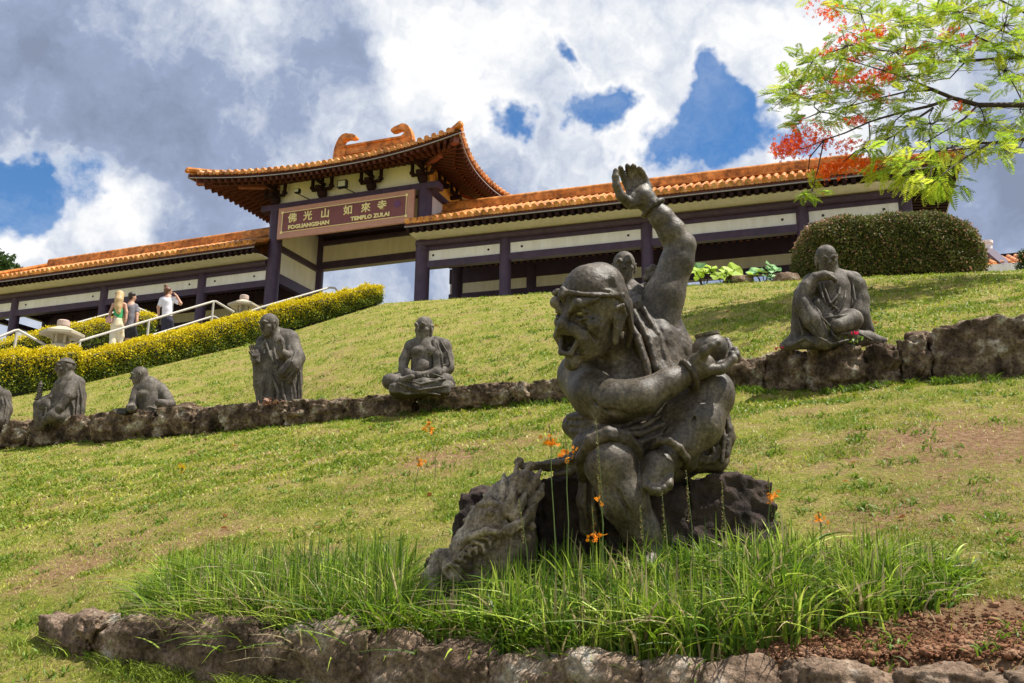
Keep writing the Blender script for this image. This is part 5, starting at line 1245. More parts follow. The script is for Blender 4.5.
def st_leaning():
    Y0 = 15.45; m = mpp(Y0, 145, 395); J = lambda x, y, d=0: at(x, y, Y0 + d)
    t = empty('stone_monk', J(148, 414), 'bare-backed stone monk leaning forward on both arms behind the wall, face turned left', 'statue', GR)
    B = Sculpt(.0072)
    head(B, J(139.5, 376, -.04), (-.96, -.28, -.12), (-.05, 0, 1), 19.5 * m, brow=1.4, ears=1.1)
    B.cap([J(144, 380, .0), J(149, 387, .02)], [6 * m, 8 * m], .04)
    B.cap([J(149, 391, .03), J(150, 402, .04), J(150, 414, .05)], [11.5 * m, 11.5 * m, 13 * m], .05)
    B.cap([J(139, 389, -.04), J(150, 385, .03), J(159, 389, .06)], [5 * m, 8 * m, 7 * m], .04)
    B.cap([J(137, 390, -.04), J(134, 400, -.12), J(131, 408, -.16)], [5 * m, 4.4 * m, 4.2 * m], .02)
    B.ball(J(131, 408, -.18), 5 * m, .02)
    for i in range(4): B.cap([J(128 + i * 2, 406, -.26), J(128 + i * 2, 410, -.26)], 1.3 * m, .004)
    B.cap([J(161, 390, .06), J(167, 398, .0), J(171, 404, -.06)], [6.5 * m, 5.5 * m, 4.5 * m], .02); B.cap([J(171, 404, -.06), J(164, 404, -.2), J(159, 403, -.22)], [4.5 * m, 4.4 * m, 4 * m], .02)
    B.ell(J(143, 394, -.12), (6 * m, 4 * m, 4 * m), None, .03)
    B.build('body', M['st_grey'], t)
    C = Sculpt(.0072); C.cap([J(136, 414, .02), J(150, 413, .04), J(166, 414, .04)], [5 * m, 8 * m, 5 * m], .03)
    fold_lines(C, J, m, [[(138, 411, -.1), (150, 407, -.14), (163, 411, -.08)]], 1.2); C.build('robe', M['st_robe2'], t)
    V, F = rock_shape(J(123, 411.5, -.2), np.array([4.5 * m, 0, 0]), np.array([0, 4 * m, 0]), np.array([0, 0, 2.6 * m]), 77, rough=.05, n=8, boxy=.95, fine=.02)
    mk('book', V, F, M['st_dark2'], t)
def st_cut():
    Y0 = 16.9; m = mpp(Y0, 5, 400); J = lambda x, y, d=0: at(x, y, Y0 + d)
    t = empty('stone_monk', J(-8, 428), 'grey stone monk cut by the left edge of the photo, only his robed side showing', 'statue', GR)
    B = Sculpt(.0072)
    head(B, J(-14, 374, -.04), (-.6, -.8, 0), (0, 0, 1), 20 * m)
    B.cap([J(-12, 384, .0), J(-10, 395, .02), J(-8, 420, .0)], [7 * m, 13 * m, 16 * m], .05); B.cap([J(2, 396, .0), J(5, 408, -.02), J(0, 420, -.1)], [7 * m, 6.5 * m, 6 * m], .04)
    B.build('body', M['st_grey'], t)
    C = Sculpt(.0072); C.cap([J(-4, 391, .0), J(4, 396, .0), J(6, 410, .0), J(3, 422, -.02)], [6 * m, 6.5 * m, 6 * m, 5.5 * m], .03)
    fold_lines(C, J, m, [[(0, 390, -.06), (3, 404, -.12), (-2, 420, -.16)], [(6, 392, -.03), (10, 404, -.04), (6, 420, -.1)], [(3, 391, -.06), (7, 406, -.1), (2, 422, -.14)]], 1.2); C.build('robe', M['st_robe2'], t)
M['st_dark2'] = material('black_stone', [(.02, .018, .018), (.04, .036, .034)], 8, .5, .2)
for f_ in (st_meditating, st_thinker, st_standing, st_pagoda, st_leaning, st_cut): f_()

M['skin'] = material('skin', [(.50, .27, .18), (.58, .33, .23)], 5, .6, 0)
M['hair_blonde'] = material('blonde_hair', [(.42, .27, .12), (.62, .44, .22)], 30, .6, .2)
M['hair_dark'] = material('dark_hair', [(.02, .013, .01), (.04, .025, .02)], 30, .5, .2)
M['hair_brown'] = material('brown_hair', [(.10, .045, .025), (.18, .08, .045)], 30, .5, .2)
M['cl_green'] = material('green_cloth', [(.03, .30, .10), (.06, .42, .16)], 9, .8, .1)
M['cl_floral'] = material('floral_cloth', [(.62, .42, .25), (.72, .62, .40), (.70, .66, .55), (.30, .42, .12)], 9, .85, .1, stops=[.35, .47, .58, .68])
M['cl_grey'] = material('grey_cloth', [(.14, .13, .155), (.20, .19, .21)], 9, .85, .1)
M['cl_black'] = material('black_cloth', [(.012, .012, .018), (.025, .025, .035)], 9, .85, .1)
M['cl_white'] = material('white_cloth', [(.74, .72, .80), (.82, .80, .86)], 9, .85, .1)
M['cl_navy'] = material('navy_cloth', [(.02, .02, .04), (.035, .035, .06)], 9, .85, .1)
M['bagpink'] = material('bag_leather', [(.55, .30, .28), (.62, .36, .32)], 9, .6, .1)
M['shoe'] = material('pale_shoe', [(.6, .55, .5)], 9, .7, 0)
def person(name_px, label, build):
    x, y, Y0 = name_px; J = lambda px, py, d=0: at(px, py, Y0 + d); m = mpp(Y0, x, y)
    t = empty('person', J(x, y), label, 'person'); build(t, J, m)
def p_woman(t, J, m):
    B = Sculpt(.014); head(B, J(120, 296.5, 0), (.45, .87, .0), (0, 0, 1), 8.2 * m)
    B.cap([J(119.5, 300, 0), J(119, 303, 0)], [2 * m, 2.4 * m], .03); B.cap([J(114, 304.5, -.03), J(119, 303.5, 0), J(124.5, 304.5, .03)], [1.8 * m, 2.6 * m, 1.8 * m], .04)
    B.cap([J(119, 307, 0), J(118, 313, 0), J(117.5, 318, 0), J(117, 322, 0)], [4.2 * m, 3.5 * m, 4 * m, 4.8 * m], .05)
    B.cap([J(113.5, 305, -.03), J(110.5, 312, -.06), J(109.5, 319, -.12)], [1.8 * m, 1.5 * m, 1.2 * m], .03); B.cap([J(125, 305, .03), J(126.5, 312, .03), J(126, 319, .0)], [1.8 * m, 1.5 * m, 1.2 * m], .03)
    hand(B, J(109.5, 319, -.12), (-.1, 0, -1), (1, 0, 0), 5.5 * m, k=.01); hand(B, J(126, 319, 0), (0, 0, -1), (-1, 0, 0), 5.5 * m, k=.01)
    B.cap([J(115, 323, 0), J(114, 335, .03), J(112, 347, -.02)], [3.4 * m, 2.5 * m, 1.5 * m], .03); B.cap([J(119.5, 323, 0), J(120, 335, .12), J(119, 346, .14)], [3.4 * m, 2.5 * m, 1.5 * m], .03)
    B.cap([J(112, 348, -.02), J(115, 348.5, .08)], [1.6 * m, 1.3 * m], .02); B.cap([J(119, 347, .14), J(122, 347, .24)], [1.6 * m, 1.3 * m], .02)
    b = B.build('body', M['skin'], t)
    H = Sculpt(.014); H.cap([J(120, 294.5, -.03), J(119, 300, -.1), J(118, 307, -.12), J(118.5, 312, -.13)], [4.2 * m, 4 * m, 3.4 * m, 2.2 * m], .03); H.build('hair', M['hair_blonde'], b)
    C = Sculpt(.014); C.cap([J(118.6, 311, 0), J(118, 318, 0)], [4.5 * m, 4.4 * m], .03); C.build('top', M['cl_green'], b)
    C = Sculpt(.014); C.cap([J(117.5, 321, 0), J(117, 326, 0)], [5.0 * m, 5.4 * m], .03); C.cap([J(115, 325, 0), J(113.5, 336, .02), J(112, 345, -.02)], [4 * m, 3.6 * m, 3 * m], .03); C.cap([J(120, 325, 0), J(120.5, 336, .12), J(119, 344, .14)], [4 * m, 3.6 * m, 3 * m], .03); C.build('trousers', M['cl_floral'], b)
def p_man(t, J, m):
    B = Sculpt(.014); head(B, J(132.5, 297, 0), (.8, .58, .0), (0, 0, 1), 8.6 * m)
    B.cap([J(132, 301, 0), J(131, 304, 0)], [2.2 * m, 2.6 * m], .03); B.cap([J(126.5, 306, -.03), J(131, 304.5, 0), J(135.5, 306, .03)], [2.2 * m, 2.8 * m, 2.2 * m], .04)
    B.cap([J(131, 308, 0), J(130.5, 318, 0), J(130, 325, 0)], [4.6 * m, 4.2 * m, 4.2 * m], .05)
    B.cap([J(136, 307, .03), J(137, 314, .0), J(137, 321, -.05)], [2 * m, 1.7 * m, 1.3 * m], .03); B.cap([J(126, 307, -.03), J(124, 314, -.03), J(125, 321, -.05)], [2 * m, 1.7 * m, 1.3 * m], .03)
    hand(B, J(137, 321, -.05), (0, 0, -1), (-1, 0, 0), 6 * m, k=.01); hand(B, J(125, 321, -.05), (0, 0, -1), (1, 0, 0), 6 * m, k=.01)
    B.cap([J(128, 327, 0), J(127.5, 338, .04), J(126.5, 348, .0)], [3.4 * m, 2.6 * m, 1.6 * m], .03); B.cap([J(132.5, 327, 0), J(134, 337, .14), J(133, 346, .16)], [3.4 * m, 2.6 * m, 1.6 * m], .03)
    B.cap([J(126.5, 349, 0), J(129.5, 349.5, .1)], [1.7 * m, 1.4 * m], .02); B.cap([J(133, 347, .16), J(136, 347.5, .26)], [1.7 * m, 1.4 * m], .02)
    b = B.build('body', M['skin'], t)
    H = Sculpt(.013); H.ell(J(132, 294.8, -.02), (3.7 * m, 3.9 * m, 2.9 * m), None, .02); H.ell(J(130.8, 297, -.04), (2.6 * m, 2.9 * m, 3 * m), None, .02); H.build('hair', M['hair_dark'], b)
    C = Sculpt(.014); C.cap([J(126.8, 306.4, -.03), J(131, 305, 0), J(135.4, 306.4, .03)], [2.8 * m, 3 * m, 2.8 * m], .03); C.cap([J(131, 309, 0), J(130.5, 318, 0), J(130, 325.5, 0)], [5.2 * m, 5 * m, 5.1 * m], .04)
    C.cap([J(135.8, 306.5, .03), J(136.8, 312, .02)], [2.6 * m, 2.6 * m], .02); C.cap([J(126, 306.5, -.03), J(124.6, 312, -.03)], [2.6 * m, 2.6 * m], .02); C.build('shirt', M['cl_grey'], b)
    C = Sculpt(.014); C.cap([J(130, 326, 0), J(130, 329, 0)], [5 * m, 5 * m], .03); C.cap([J(128, 328, 0), J(127.5, 336, .03)], [3.9 * m, 3.7 * m], .03); C.cap([J(132.5, 328, 0), J(134, 335.5, .12)], [3.9 * m, 3.7 * m], .03); C.build('shorts', M['cl_black'], b)
def p_third(t, J, m):
    B = Sculpt(.014); head(B, J(168.5, 291.5, 0), (.86, .5, .0), (.12, 0, 1), 8.4 * m)
    B.cap([J(168, 295, 0), J(167.5, 298, 0)], [2 * m, 2.4 * m], .03); B.cap([J(162.5, 299, -.04), J(168, 297.5, 0), J(174, 299, .05)], [2.2 * m, 2.8 * m, 2.2 * m], .04)
    B.cap([J(168, 302, 0), J(167.5, 310, 0), J(167, 318, 0)], [4.6 * m, 4.1 * m, 4.9 * m], .05)
    B.cap([J(174.5, 299.5, .05), J(180.5, 303.5, .02)], [2 * m, 1.8 * m], .03); B.cap([J(180.5, 303.5, .02), J(176.5, 296, -.02)], [1.8 * m, 1.3 * m], .02); hand(B, J(176.5, 296, -.02), (-.6, 0, .8), (-.6, -.2, -.5), 5.6 * m, k=.01)
    B.cap([J(162, 300, -.04), J(158.5, 307, -.06), J(158.5, 313.5, -.06)], [2 * m, 1.6 * m, 1.3 * m], .03); hand(B, J(158.5, 313.5, -.06), (0.1, 0, -1), (1, 0, 0), 5.6 * m, k=.01)
    B.cap([J(165, 320, 0), J(165, 331, .03), J(163, 341, -.02)], [3.5 * m, 2.5 * m, 1.5 * m], .03); B.cap([J(169.5, 320, 0), J(171, 330, .14), J(170, 339, .16)], [3.5 * m, 2.5 * m, 1.5 * m], .03)
    B.cap([J(163, 342, -.02), J(166, 342.5, .08)], [1.7 * m, 1.3 * m], .02); B.cap([J(170, 340, .16), J(173, 340.5, .26)], [1.7 * m, 1.3 * m], .02)
    b = B.build('body', M['skin'], t)
    H = Sculpt(.0072); H.ell(J(167.6, 289.8, -.03), (3.7 * m, 3.6 * m, 3.1 * m), None, .02); H.ball(J(166, 286.2, -.03), 2.1 * m, .02); H.ell(J(166, 292, -.04), (2.3 * m, 2.6 * m, 2.8 * m), None, .02); H.build('hair', M['hair_brown'], b)
    C = Sculpt(.014); C.cap([J(163, 299.5, -.04), J(168, 298.5, 0), J(173.6, 299.5, .05)], [2.8 * m, 3 * m, 2.8 * m], .03); C.cap([J(168, 303, 0), J(167.5, 310, 0), J(167.2, 315.5, 0)], [5.3 * m, 5 * m, 5.2 * m], .04)
    C.cap([J(174, 299.8, .05), J(178, 302, .03)], [2.7 * m, 2.6 * m], .02); C.cap([J(162, 300, -.04), J(160, 305, -.05)], [2.7 * m, 2.4 * m], .02); C.build('shirt', M['cl_white'], b)
    C = Sculpt(.014); C.cap([J(167, 318, 0), J(167, 320, 0)], [5.4 * m, 5.4 * m], .03); C.cap([J(165, 321, 0), J(165, 331, .03), J(163, 340, -.02)], [4 * m, 3.1 * m, 2.2 * m], .03); C.cap([J(169.5, 321, 0), J(171, 330, .14), J(170, 338, .16)], [4 * m, 3.1 * m, 2.2 * m], .03); C.build('trousers', M['cl_navy'], b)
person((116, 350, 26.0), 'woman with long blonde hair in green top and floral trousers walking up the stairs', p_woman)
person((130, 350, 26.3), 'man in grey t-shirt and black shorts walking up the stairs beside the blonde woman', p_man)
person((167, 342, 27.3), 'person in white t-shirt raising one hand to tied brown hair on the stairs', p_third)
def bag():
    J = lambda x, y, d=0: at(x, y, 25.85 + d); m = mpp(25.85, 110, 320); mb = Sculpt(.0072); mb.box(J(109.5, 320, 0), (2.6 * m, 1.2 * m, 1.9 * m), None, .01, .6 * m)
    t = empty('handbag', J(109.5, 322), 'pale pink handbag hanging at the left hip of the blonde woman', 'bag'); mb.build('pouch', M['bagpink'], t)
    MB().tube([J(107.5, 318.5), J(110, 311), J(115, 304)], .012, 6).build('strap', M['bagpink'], t)
bag()
# ------------------------------------------------------------------ stairs, rails, lanterns
def stairs():
    A = np.array(at(115, 350, 26.0)); A[2] -= .0; B_ = np.array([-6.5, 32.5, FLOOR - .02]); d = (B_ - A); L_ = np.hypot(d[0], d[1]); dxy = np.array([d[0], d[1]]) / L_; pr = np.array([dxy[1], -dxy[0]])
    sl = d[2] / L_; mb = MB(); n0, n1 = int(-7.0 / .33), int(L_ / .33)
    for i in range(n0, n1 + 1):
        s0 = i * .33; z = A[2] + (s0 + .17) * sl - .02; c0 = A[:2] + dxy * s0; c1 = A[:2] + dxy * (s0 + .345)
        P = [c0 + pr * 1.15, c1 + pr * 1.15, c1 - pr * 1.15, c0 - pr * 1.15]; V = [(*p, z - .5) for p in P] + [(*p, z) for p in P]
        mb.add(V, [(3, 2, 1, 0), (4, 5, 6, 7), (0, 1, 5, 4), (1, 2, 6, 5), (2, 3, 7, 6), (3, 0, 4, 7)])
    tag(mb.build('stairway', M['concrete']), kind='structure')
    return A, dxy, pr, sl
stairs()
def railing(segs, label, posts, name='handrail'):
    t = empty(name, at(*segs[0][0]) - np.array([0, 0, 1]), label, 'handrail', 'pale handrails of the stairway')
    for P in segs:
        Q = [at(*p) for p in P]
        MB().tube(Q, .034, 10).build('top_rail', M['rail'], t, smooth='auto')
        MB().tube([q - np.array([0, 0, .48]) for q in Q], .026, 8).build('lower_rail', M['rail'], t, smooth='auto')
    for p in posts:
        q = at(*p); MB().cyl(q[0], q[1], q[2] - 1.0, q[2], .034, 10).build('post', M['rail'], t, smooth='auto')
railing([[(71, 343.5, 24.6), (140, 323, 26.1), (213, 301.5, 28.0), (216, 301.5, 28.1), (234, 312, 28.5)]], 'pale sloping handrail in front of the three walking visitors', [(80, 341, 24.8), (149, 320.5, 26.3), (213.5, 302, 28.0)])
railing([[(240, 315, 28.6), (262, 307, 29), (330, 287.5, 30.8), (335, 288, 30.9), (338, 292, 31)]], 'pale sloping handrail between the upper stone lantern and the gate', [(292, 298.5, 29.8), (250, 311, 28.8)])
railing([[(-25, 347, 23.4), (15, 330.5, 24.0), (18, 330, 24.1), (50, 347.5, 24.5)]], 'pale peaked handrail left of the lower stone lantern at the left edge', [(17, 331, 24.1), (-20, 346, 23.5)])
railing([[(40, 334, 27.2), (69, 325, 27.9), (134, 307, 29.6), (138, 308, 29.7), (158, 317, 30)]], 'pale handrail on the far side of the stairs behind the visitors', [(83, 321, 28.2), (140, 309, 29.7), (128, 309, 29.5)])
def lantern(x, ytop, Y, sc, label):
    m = mpp(Y, x, ytop) * sc; c = at(x, ytop, Y); X, Yy, Z = c
    t = empty('stone_lantern', (X, Yy, Z - 46 * m), label, 'lantern', 'stone lanterns by the stairs')
    mb = MB(); mb.lathe(X, Yy, [(5.2 * m, Z - 7 * m), (6 * m, Z - 6 * m), (6 * m, Z - 1 * m), (4.5 * m, Z)], 16); mb.build('finial', M['lanterncap'], t, bevel=.01)
    mb = MB()
    for i in range(6):      # six sided curved hat
        a0, a1 = i * math.pi / 3 + .3, (i + 1) * math.pi / 3 + .3
        def ringp(r, z): return [(X + r * math.cos(a0), Yy + r * math.sin(a0), z), (X + r * math.cos(a1), Yy + r * math.sin(a1), z)]
        lv = [ringp(5 * m, Z - 6.5 * m), ringp(11 * m, Z - 9.5 * m), ringp(21 * m, Z - 13.5 * m), ringp(21 * m, Z - 16 * m), ringp(9 * m, Z - 15.5 * m)]
        V = [p for r in lv for p in r] + [(X, Yy, Z - 6.5 * m), (X, Yy, Z - 15.5 * m)]
        mb.add(V, [(2 * k, 2 * k + 2, 2 * k + 3, 2 * k + 1) for k in range(4)] + [(10, 0, 1), (11, 9, 8)])
    mb.build('hat', M['lantern'], t)
    mb = MB()
    for i in range(6):
        a = i * math.pi / 3 + .3; mb.tube([(X + 7.5 * m * math.cos(a), Yy + 7.5 * m * math.sin(a), Z - 15.5 * m), (X + 7.5 * m * math.cos(a), Yy + 7.5 * m * math.sin(a), Z - 25 * m)], 1.4 * m, 6)
    mb.cyl(X, Yy, Z - 25 * m, Z - 15.4 * m, 4.4 * m, 12); lb = mb.build('light_box', M['lantern'], t)
    mb = MB(); mb.lathe(X, Yy, [(9 * m, Z - 46 * m), (9 * m, Z - 43 * m), (5.5 * m, Z - 41 * m), (5.5 * m, Z - 34 * m), (8 * m, Z - 32 * m), (10.5 * m, Z - 29 * m), (10.5 * m, Z - 26.5 * m), (8.5 * m, Z - 25 * m)], 18); mb.build('pedestal', M['lantern'], t, smooth='auto')
lantern(64, 320.3, 24.4, 1.0, 'lower stone lantern with wide hat left of the blonde woman')
lantern(244.5, 295.3, 29.0, .74, 'upper stone lantern half hidden by the hedge beside the gate column')

# ------------------------------------------------------------------ leaves
def leafcloud(C, N, size, asp=.5, fold=.25, jit=1.0):
    """one rhombic folded leaf per centre; N = outward direction"""
    n = len(C); d = rng.normal(size=(n, 3)) * jit + N * .6; d /= np.linalg.norm(d, axis=1, keepdims=True)
    a = np.cross(d, rng.normal(size=(n, 3))); a /= np.linalg.norm(a, axis=1, keepdims=True); b = np.cross(d, a)
    s = (size * rng.uniform(.6, 1.3, n))[:, None]
    V = np.stack([C - d * s * .5, C + a * s * asp * .5 + b * s * fold * .2, C + d * s * .5, C - a * s * asp * .5 + b * s * fold * .2], 1).reshape(-1, 3)
    F = np.arange(n * 4).reshape(-1, 4); return V, F
def leafmat(name, rough=.55, trans=.3):
    m = bpy.data.materials.new(name); m.use_nodes = True; nt = m.node_tree; N = nt.nodes; L = nt.links; b = N['Principled BSDF']
    b.inputs['Roughness'].default_value = rough; b.inputs['Specular IOR Level'].default_value = .3
    a = N.new('ShaderNodeAttribute'); a.attribute_name = 'col'; L.new(a.outputs['Color'], b.inputs['Base Color'])
    t = N.new('ShaderNodeBsdfTranslucent'); L.new(a.outputs['Color'], t.inputs[0]); ms = N.new('ShaderNodeMixShader'); ms.inputs[0].default_value = trans
    L.new(b.outputs[0], ms.inputs[1]); L.new(t.outputs[0], ms.inputs[2]); L.new(ms.outputs[0], N['Material Output'].inputs[0]); return m
M['leaf'] = leafmat('leaf'); M['grass'] = leafmat('grass_blade', .5, .35); M['petal'] = leafmat('petal', .6, .35); M['feather'] = leafmat('feathery_leaf', .5, .5)
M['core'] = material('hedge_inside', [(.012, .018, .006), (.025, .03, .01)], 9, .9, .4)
M['bark'] = material('tree_bark', [(.03, .018, .018), (.065, .042, .036)], 9, .8, .5)
def hedge(path, w, h, n, label, lsize=.055):
    n = int(n * 1.5); lsize *= .85
    """path: base points; h height list"""
    P = np.array([[*p] for p in path], float); seg = np.diff(P, axis=0); ln = np.linalg.norm(seg[:, :2], axis=1); cum = np.r_[0, np.cumsum(ln)]
    t = empty('hedge', P.mean(0), label, 'hedge', 'yellow topped hedges along the stairs')
    def pos(s): return np.stack([np.interp(s, cum, P[:, k]) for k in range(3)], 1)
    def hh(s): return np.interp(s, cum, h)
    tot = cum[-1]; s = rng.uniform(0, tot, n); u = rng.uniform(0, 1, n)
    c = pos(s); d = pos(np.minimum(s + .05, tot + .01)) - pos(np.maximum(s - .05, 0)); d[:, 2] = 0; d /= np.linalg.norm(d, axis=1, keepdims=True); pr = np.stack([d[:, 1], -d[:, 0], 0 * d[:, 0]], 1)
    # cross-section: rounded rectangle perimeter
    per = u * (2 * 1 + w / 1.0); H = hh(s) * (1 + .02 * np.sin(s * 5.1) + .02 * np.sin(s * 11.3 + 1))
    side = per < 1; top = (per >= 1) & (per < 1 + w); oth = per >= 1 + w
    off = np.where(side, w / 2, np.where(top, w / 2 - (per - 1), -w / 2)); zz = np.where(side, per, np.where(top, 1, 2 + w - per))
    rnd = np.clip((zz - .8) / .2, 0, 1); off = off * (1 - .25 * rnd ** 2)
    endf = np.minimum(np.clip(s / .35, 0, 1), np.clip((tot - s) / .35, 0, 1)); off *= .55 + .45 * np.sqrt(endf); H = H * (.82 + .18 * np.sqrt(endf))
    bump = .03 * np.sin(s * 9 + zz * 7) + rng.normal(0, .035, n)
    C = c + pr * (off + np.sign(off) * bump)[:, None]; C[:, 2] += zz * H + np.where(top, bump * .8, 0)
    # end caps
    Nn = pr * np.sign(off)[:, None] * np.where(top, 0, 1)[:, None] + np.array([0, 0, 1.0]) * np.where(top, 1, .2)[:, None]
    k = n // 14
    for e in (0, 1):
        q = rng.choice(n, k); C[q] = pos(np.full(k, tot * e)) + d[q] * (rng.normal(0, .05, k))[:, None] + pr[q] * rng.uniform(-w / 2.6, w / 2.6, k)[:, None]; zz[q] = rng.uniform(0, 1, k); C[q, 2] += zz[q] * hh(np.full(k, tot * e)) * .85
    V, F = leafcloud(C, Nn, lsize, .6)
    y = np.clip((zz - .38 + rng.normal(0, .2, n)) / .35, 0, 1)[:, None]
    g = np.array([.12, .17, .012]) * rng.uniform(.5, 1.5, (n, 1)); ye = np.array([.78, .64, .014]) * rng.uniform(.7, 1.25, (n, 1))
    col = g * (1 - y) + ye * y
    mk('foliage', V, F, M['leaf'], t, cols=np.repeat(col, 4, 0))
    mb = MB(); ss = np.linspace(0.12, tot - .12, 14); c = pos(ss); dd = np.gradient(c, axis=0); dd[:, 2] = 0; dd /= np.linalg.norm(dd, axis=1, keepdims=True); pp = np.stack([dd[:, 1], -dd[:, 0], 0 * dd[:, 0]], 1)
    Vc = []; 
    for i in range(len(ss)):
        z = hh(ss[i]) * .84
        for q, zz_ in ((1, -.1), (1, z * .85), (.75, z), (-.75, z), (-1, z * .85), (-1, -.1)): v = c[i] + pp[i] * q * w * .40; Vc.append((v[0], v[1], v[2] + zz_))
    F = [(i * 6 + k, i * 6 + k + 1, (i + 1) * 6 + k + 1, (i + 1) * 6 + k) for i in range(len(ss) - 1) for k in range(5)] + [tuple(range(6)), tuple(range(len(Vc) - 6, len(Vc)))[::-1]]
    mb.add(Vc, F); mb.build('dark_core', M['core'], t)  # solid dark core filling the hedge behind its leaves
def hp(x, y, Y): p = at(x, y, Y); return [p[0], p[1], p[2]]
hedge([hp(-70, 404, 21.4), hp(0, 398, 22.0), hp(78, 388, 22.8)], .9, [1.05, 1.08, 1.0], 15000, 'yellow topped hedge at the left edge behind the pagoda statue', .06)
hedge([hp(70, 388, 22.9), hp(130, 374, 23.8), hp(190, 359, 25.0), hp(258, 342, 26.4)], .9, [.82, .86, .88, .95], 26000, 'long yellow topped hedge sloping below the visitors and their handrail', .06)
hedge([hp(262, 341, 26.6), hp(320, 323, 27.3), hp(378, 304, 28.2)], .9, [.98, .80, .62], 17000, 'yellow topped hedge rising to the gate opening behind the standing statue', .06)
hedge([hp(-20, 372, 27.3), hp(60, 352, 28.0), hp(150, 334, 30)], .9, [.75, .8, .75], 13000, 'far yellow hedge on the other side of the stairs behind the blonde woman', .06)

def big_shrub():
    c = at(885, 262, 23.2); g = np.array([c[0], c[1], c[2] - .45]); t = empty('clipped_shrub', g, 'large rounded clipped shrub with pinkish new tips on the crest behind the thinking statue', 'shrub')
    n = 46000; S = rng.uniform(-1, 1, (n, 3)); f_ = rng.integers(0, 5, n)
    for q, (ax, sg) in enumerate(((0, 1), (0, -1), (1, -1), (1, -1), (2, 1))): S[f_ == q, ax] = sg
    S[:, 2] = np.where(f_ == 4, 1, S[:, 2] * .62 + .38)
    a = np.array([2.22, 1.3, 1.5]); e = 1.0
    X = S.copy(); X /= (np.sum(np.abs(X) ** 4.2, 1) ** (1 / 4.2))[:, None]
    X[:, 2] = X[:, 2] * 1.0; lump = 1 + .02 * np.sin(X[:, 0] * 6) + .015 * np.sin(X[:, 0] * 13 + X[:, 2] * 9) + rng.normal(0, .018, n)
    C = X * a * lump[:, None]
    C[:, 2] *= 1 - .05 * X[:, 0] ** 2 - .0 ; ang = -R(6); C = np.c_[C[:, 0] * math.cos(ang) - C[:, 1] * math.sin(ang), C[:, 0] * math.sin(ang) + C[:, 1] * math.cos(ang), C[:, 2]] + g
    V, F = leafcloud(C, X, .06, .6)
    tip = np.clip((np.abs(X[:, 0]) - .72) * 2.2 + (X[:, 2] - .6) * 2.2, 0, 1) ; pk = rng.uniform(0, 1, n) < (.10 + .5 * tip)
    col = np.where(pk[:, None], np.array([.46, .25, .17]) * rng.uniform(.6, 1.3, (n, 1)), np.array([.12, .135, .03]) * rng.uniform(.4, 1.7, (n, 1)))
    mk('foliage', V, F, M['leaf'], t, cols=np.repeat(col, 4, 0))
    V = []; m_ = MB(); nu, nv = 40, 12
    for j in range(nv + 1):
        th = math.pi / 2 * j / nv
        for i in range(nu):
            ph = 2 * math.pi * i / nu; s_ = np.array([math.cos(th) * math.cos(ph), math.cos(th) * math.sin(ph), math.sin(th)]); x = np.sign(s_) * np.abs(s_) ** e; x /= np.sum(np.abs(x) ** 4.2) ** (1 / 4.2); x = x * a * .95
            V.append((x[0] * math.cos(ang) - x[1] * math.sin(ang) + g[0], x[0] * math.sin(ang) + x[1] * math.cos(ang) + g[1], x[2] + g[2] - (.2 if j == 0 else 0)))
    m_.add(V, [(j * nu + i, j * nu + (i + 1) % nu, (j + 1) * nu + (i + 1) % nu, (j + 1) * nu + i) for j in range(nv) for i in range(nu)]); m_.build('dark_core', M['core'], t, smooth=True)  # closed dark shell that fills the shrub inside its foliage
big_shrub()
def blob_shrub(c, r, n, col, label, name='shrub', size=.06, cat='shrub', trunk=None):
    t = empty(name, (c[0], c[1], c[2] - r[2] * .8 if trunk is None else trunk[0][2]), label, cat)
    S = rng.normal(size=(n, 3)); S /= np.linalg.norm(S, axis=1, keepdims=True)
    lp = np.array([mnoise.noise(Vector(s_ * 2.4)) for s_ in S]); C = S * np.array(r) * (1 + .35 * lp + rng.normal(0, .07, n))[:, None] * rng.uniform(.75, 1, (n, 1)) + np.array(c)
    V, F = leafcloud(C, S, size, .6); cc = np.array(col) * rng.uniform(.5, 1.6, (n, 1)); mk('crown' if trunk is not None else 'foliage', V, F, M['leaf'], t, cols=np.repeat(cc, 4, 0))
    mb = MB()
    if trunk is not None: mb.tube(trunk, .25, 10, r2=.08)
    else:
        for k in range(7): a = k * .9; mb.tube([(c[0], c[1], c[2] - r[2]), (c[0] + r[0] * .5 * math.cos(a), c[1] + r[1] * .5 * math.sin(a), c[2] + r[2] * .3)], .02, 6)
    mb.build('trunk' if trunk is not None else 'stem', M['bark'], t)
c = at(1040, 262, 24); blob_shrub(c, (.55, .5, .5), 5000, (.04, .075, .012), 'small dark green shrub at the right edge in front of the distant roof')
c = at(-14, 272, 62); blob_shrub(c, (2.2, 2.0, 1.5), 6000, (.05, .09, .02), 'dark tree top showing over the roof at the left edge', 'tree', .28, 'tree', trunk=[(c[0], c[1], c[2] - 8), (c[0], c[1], c[2])])

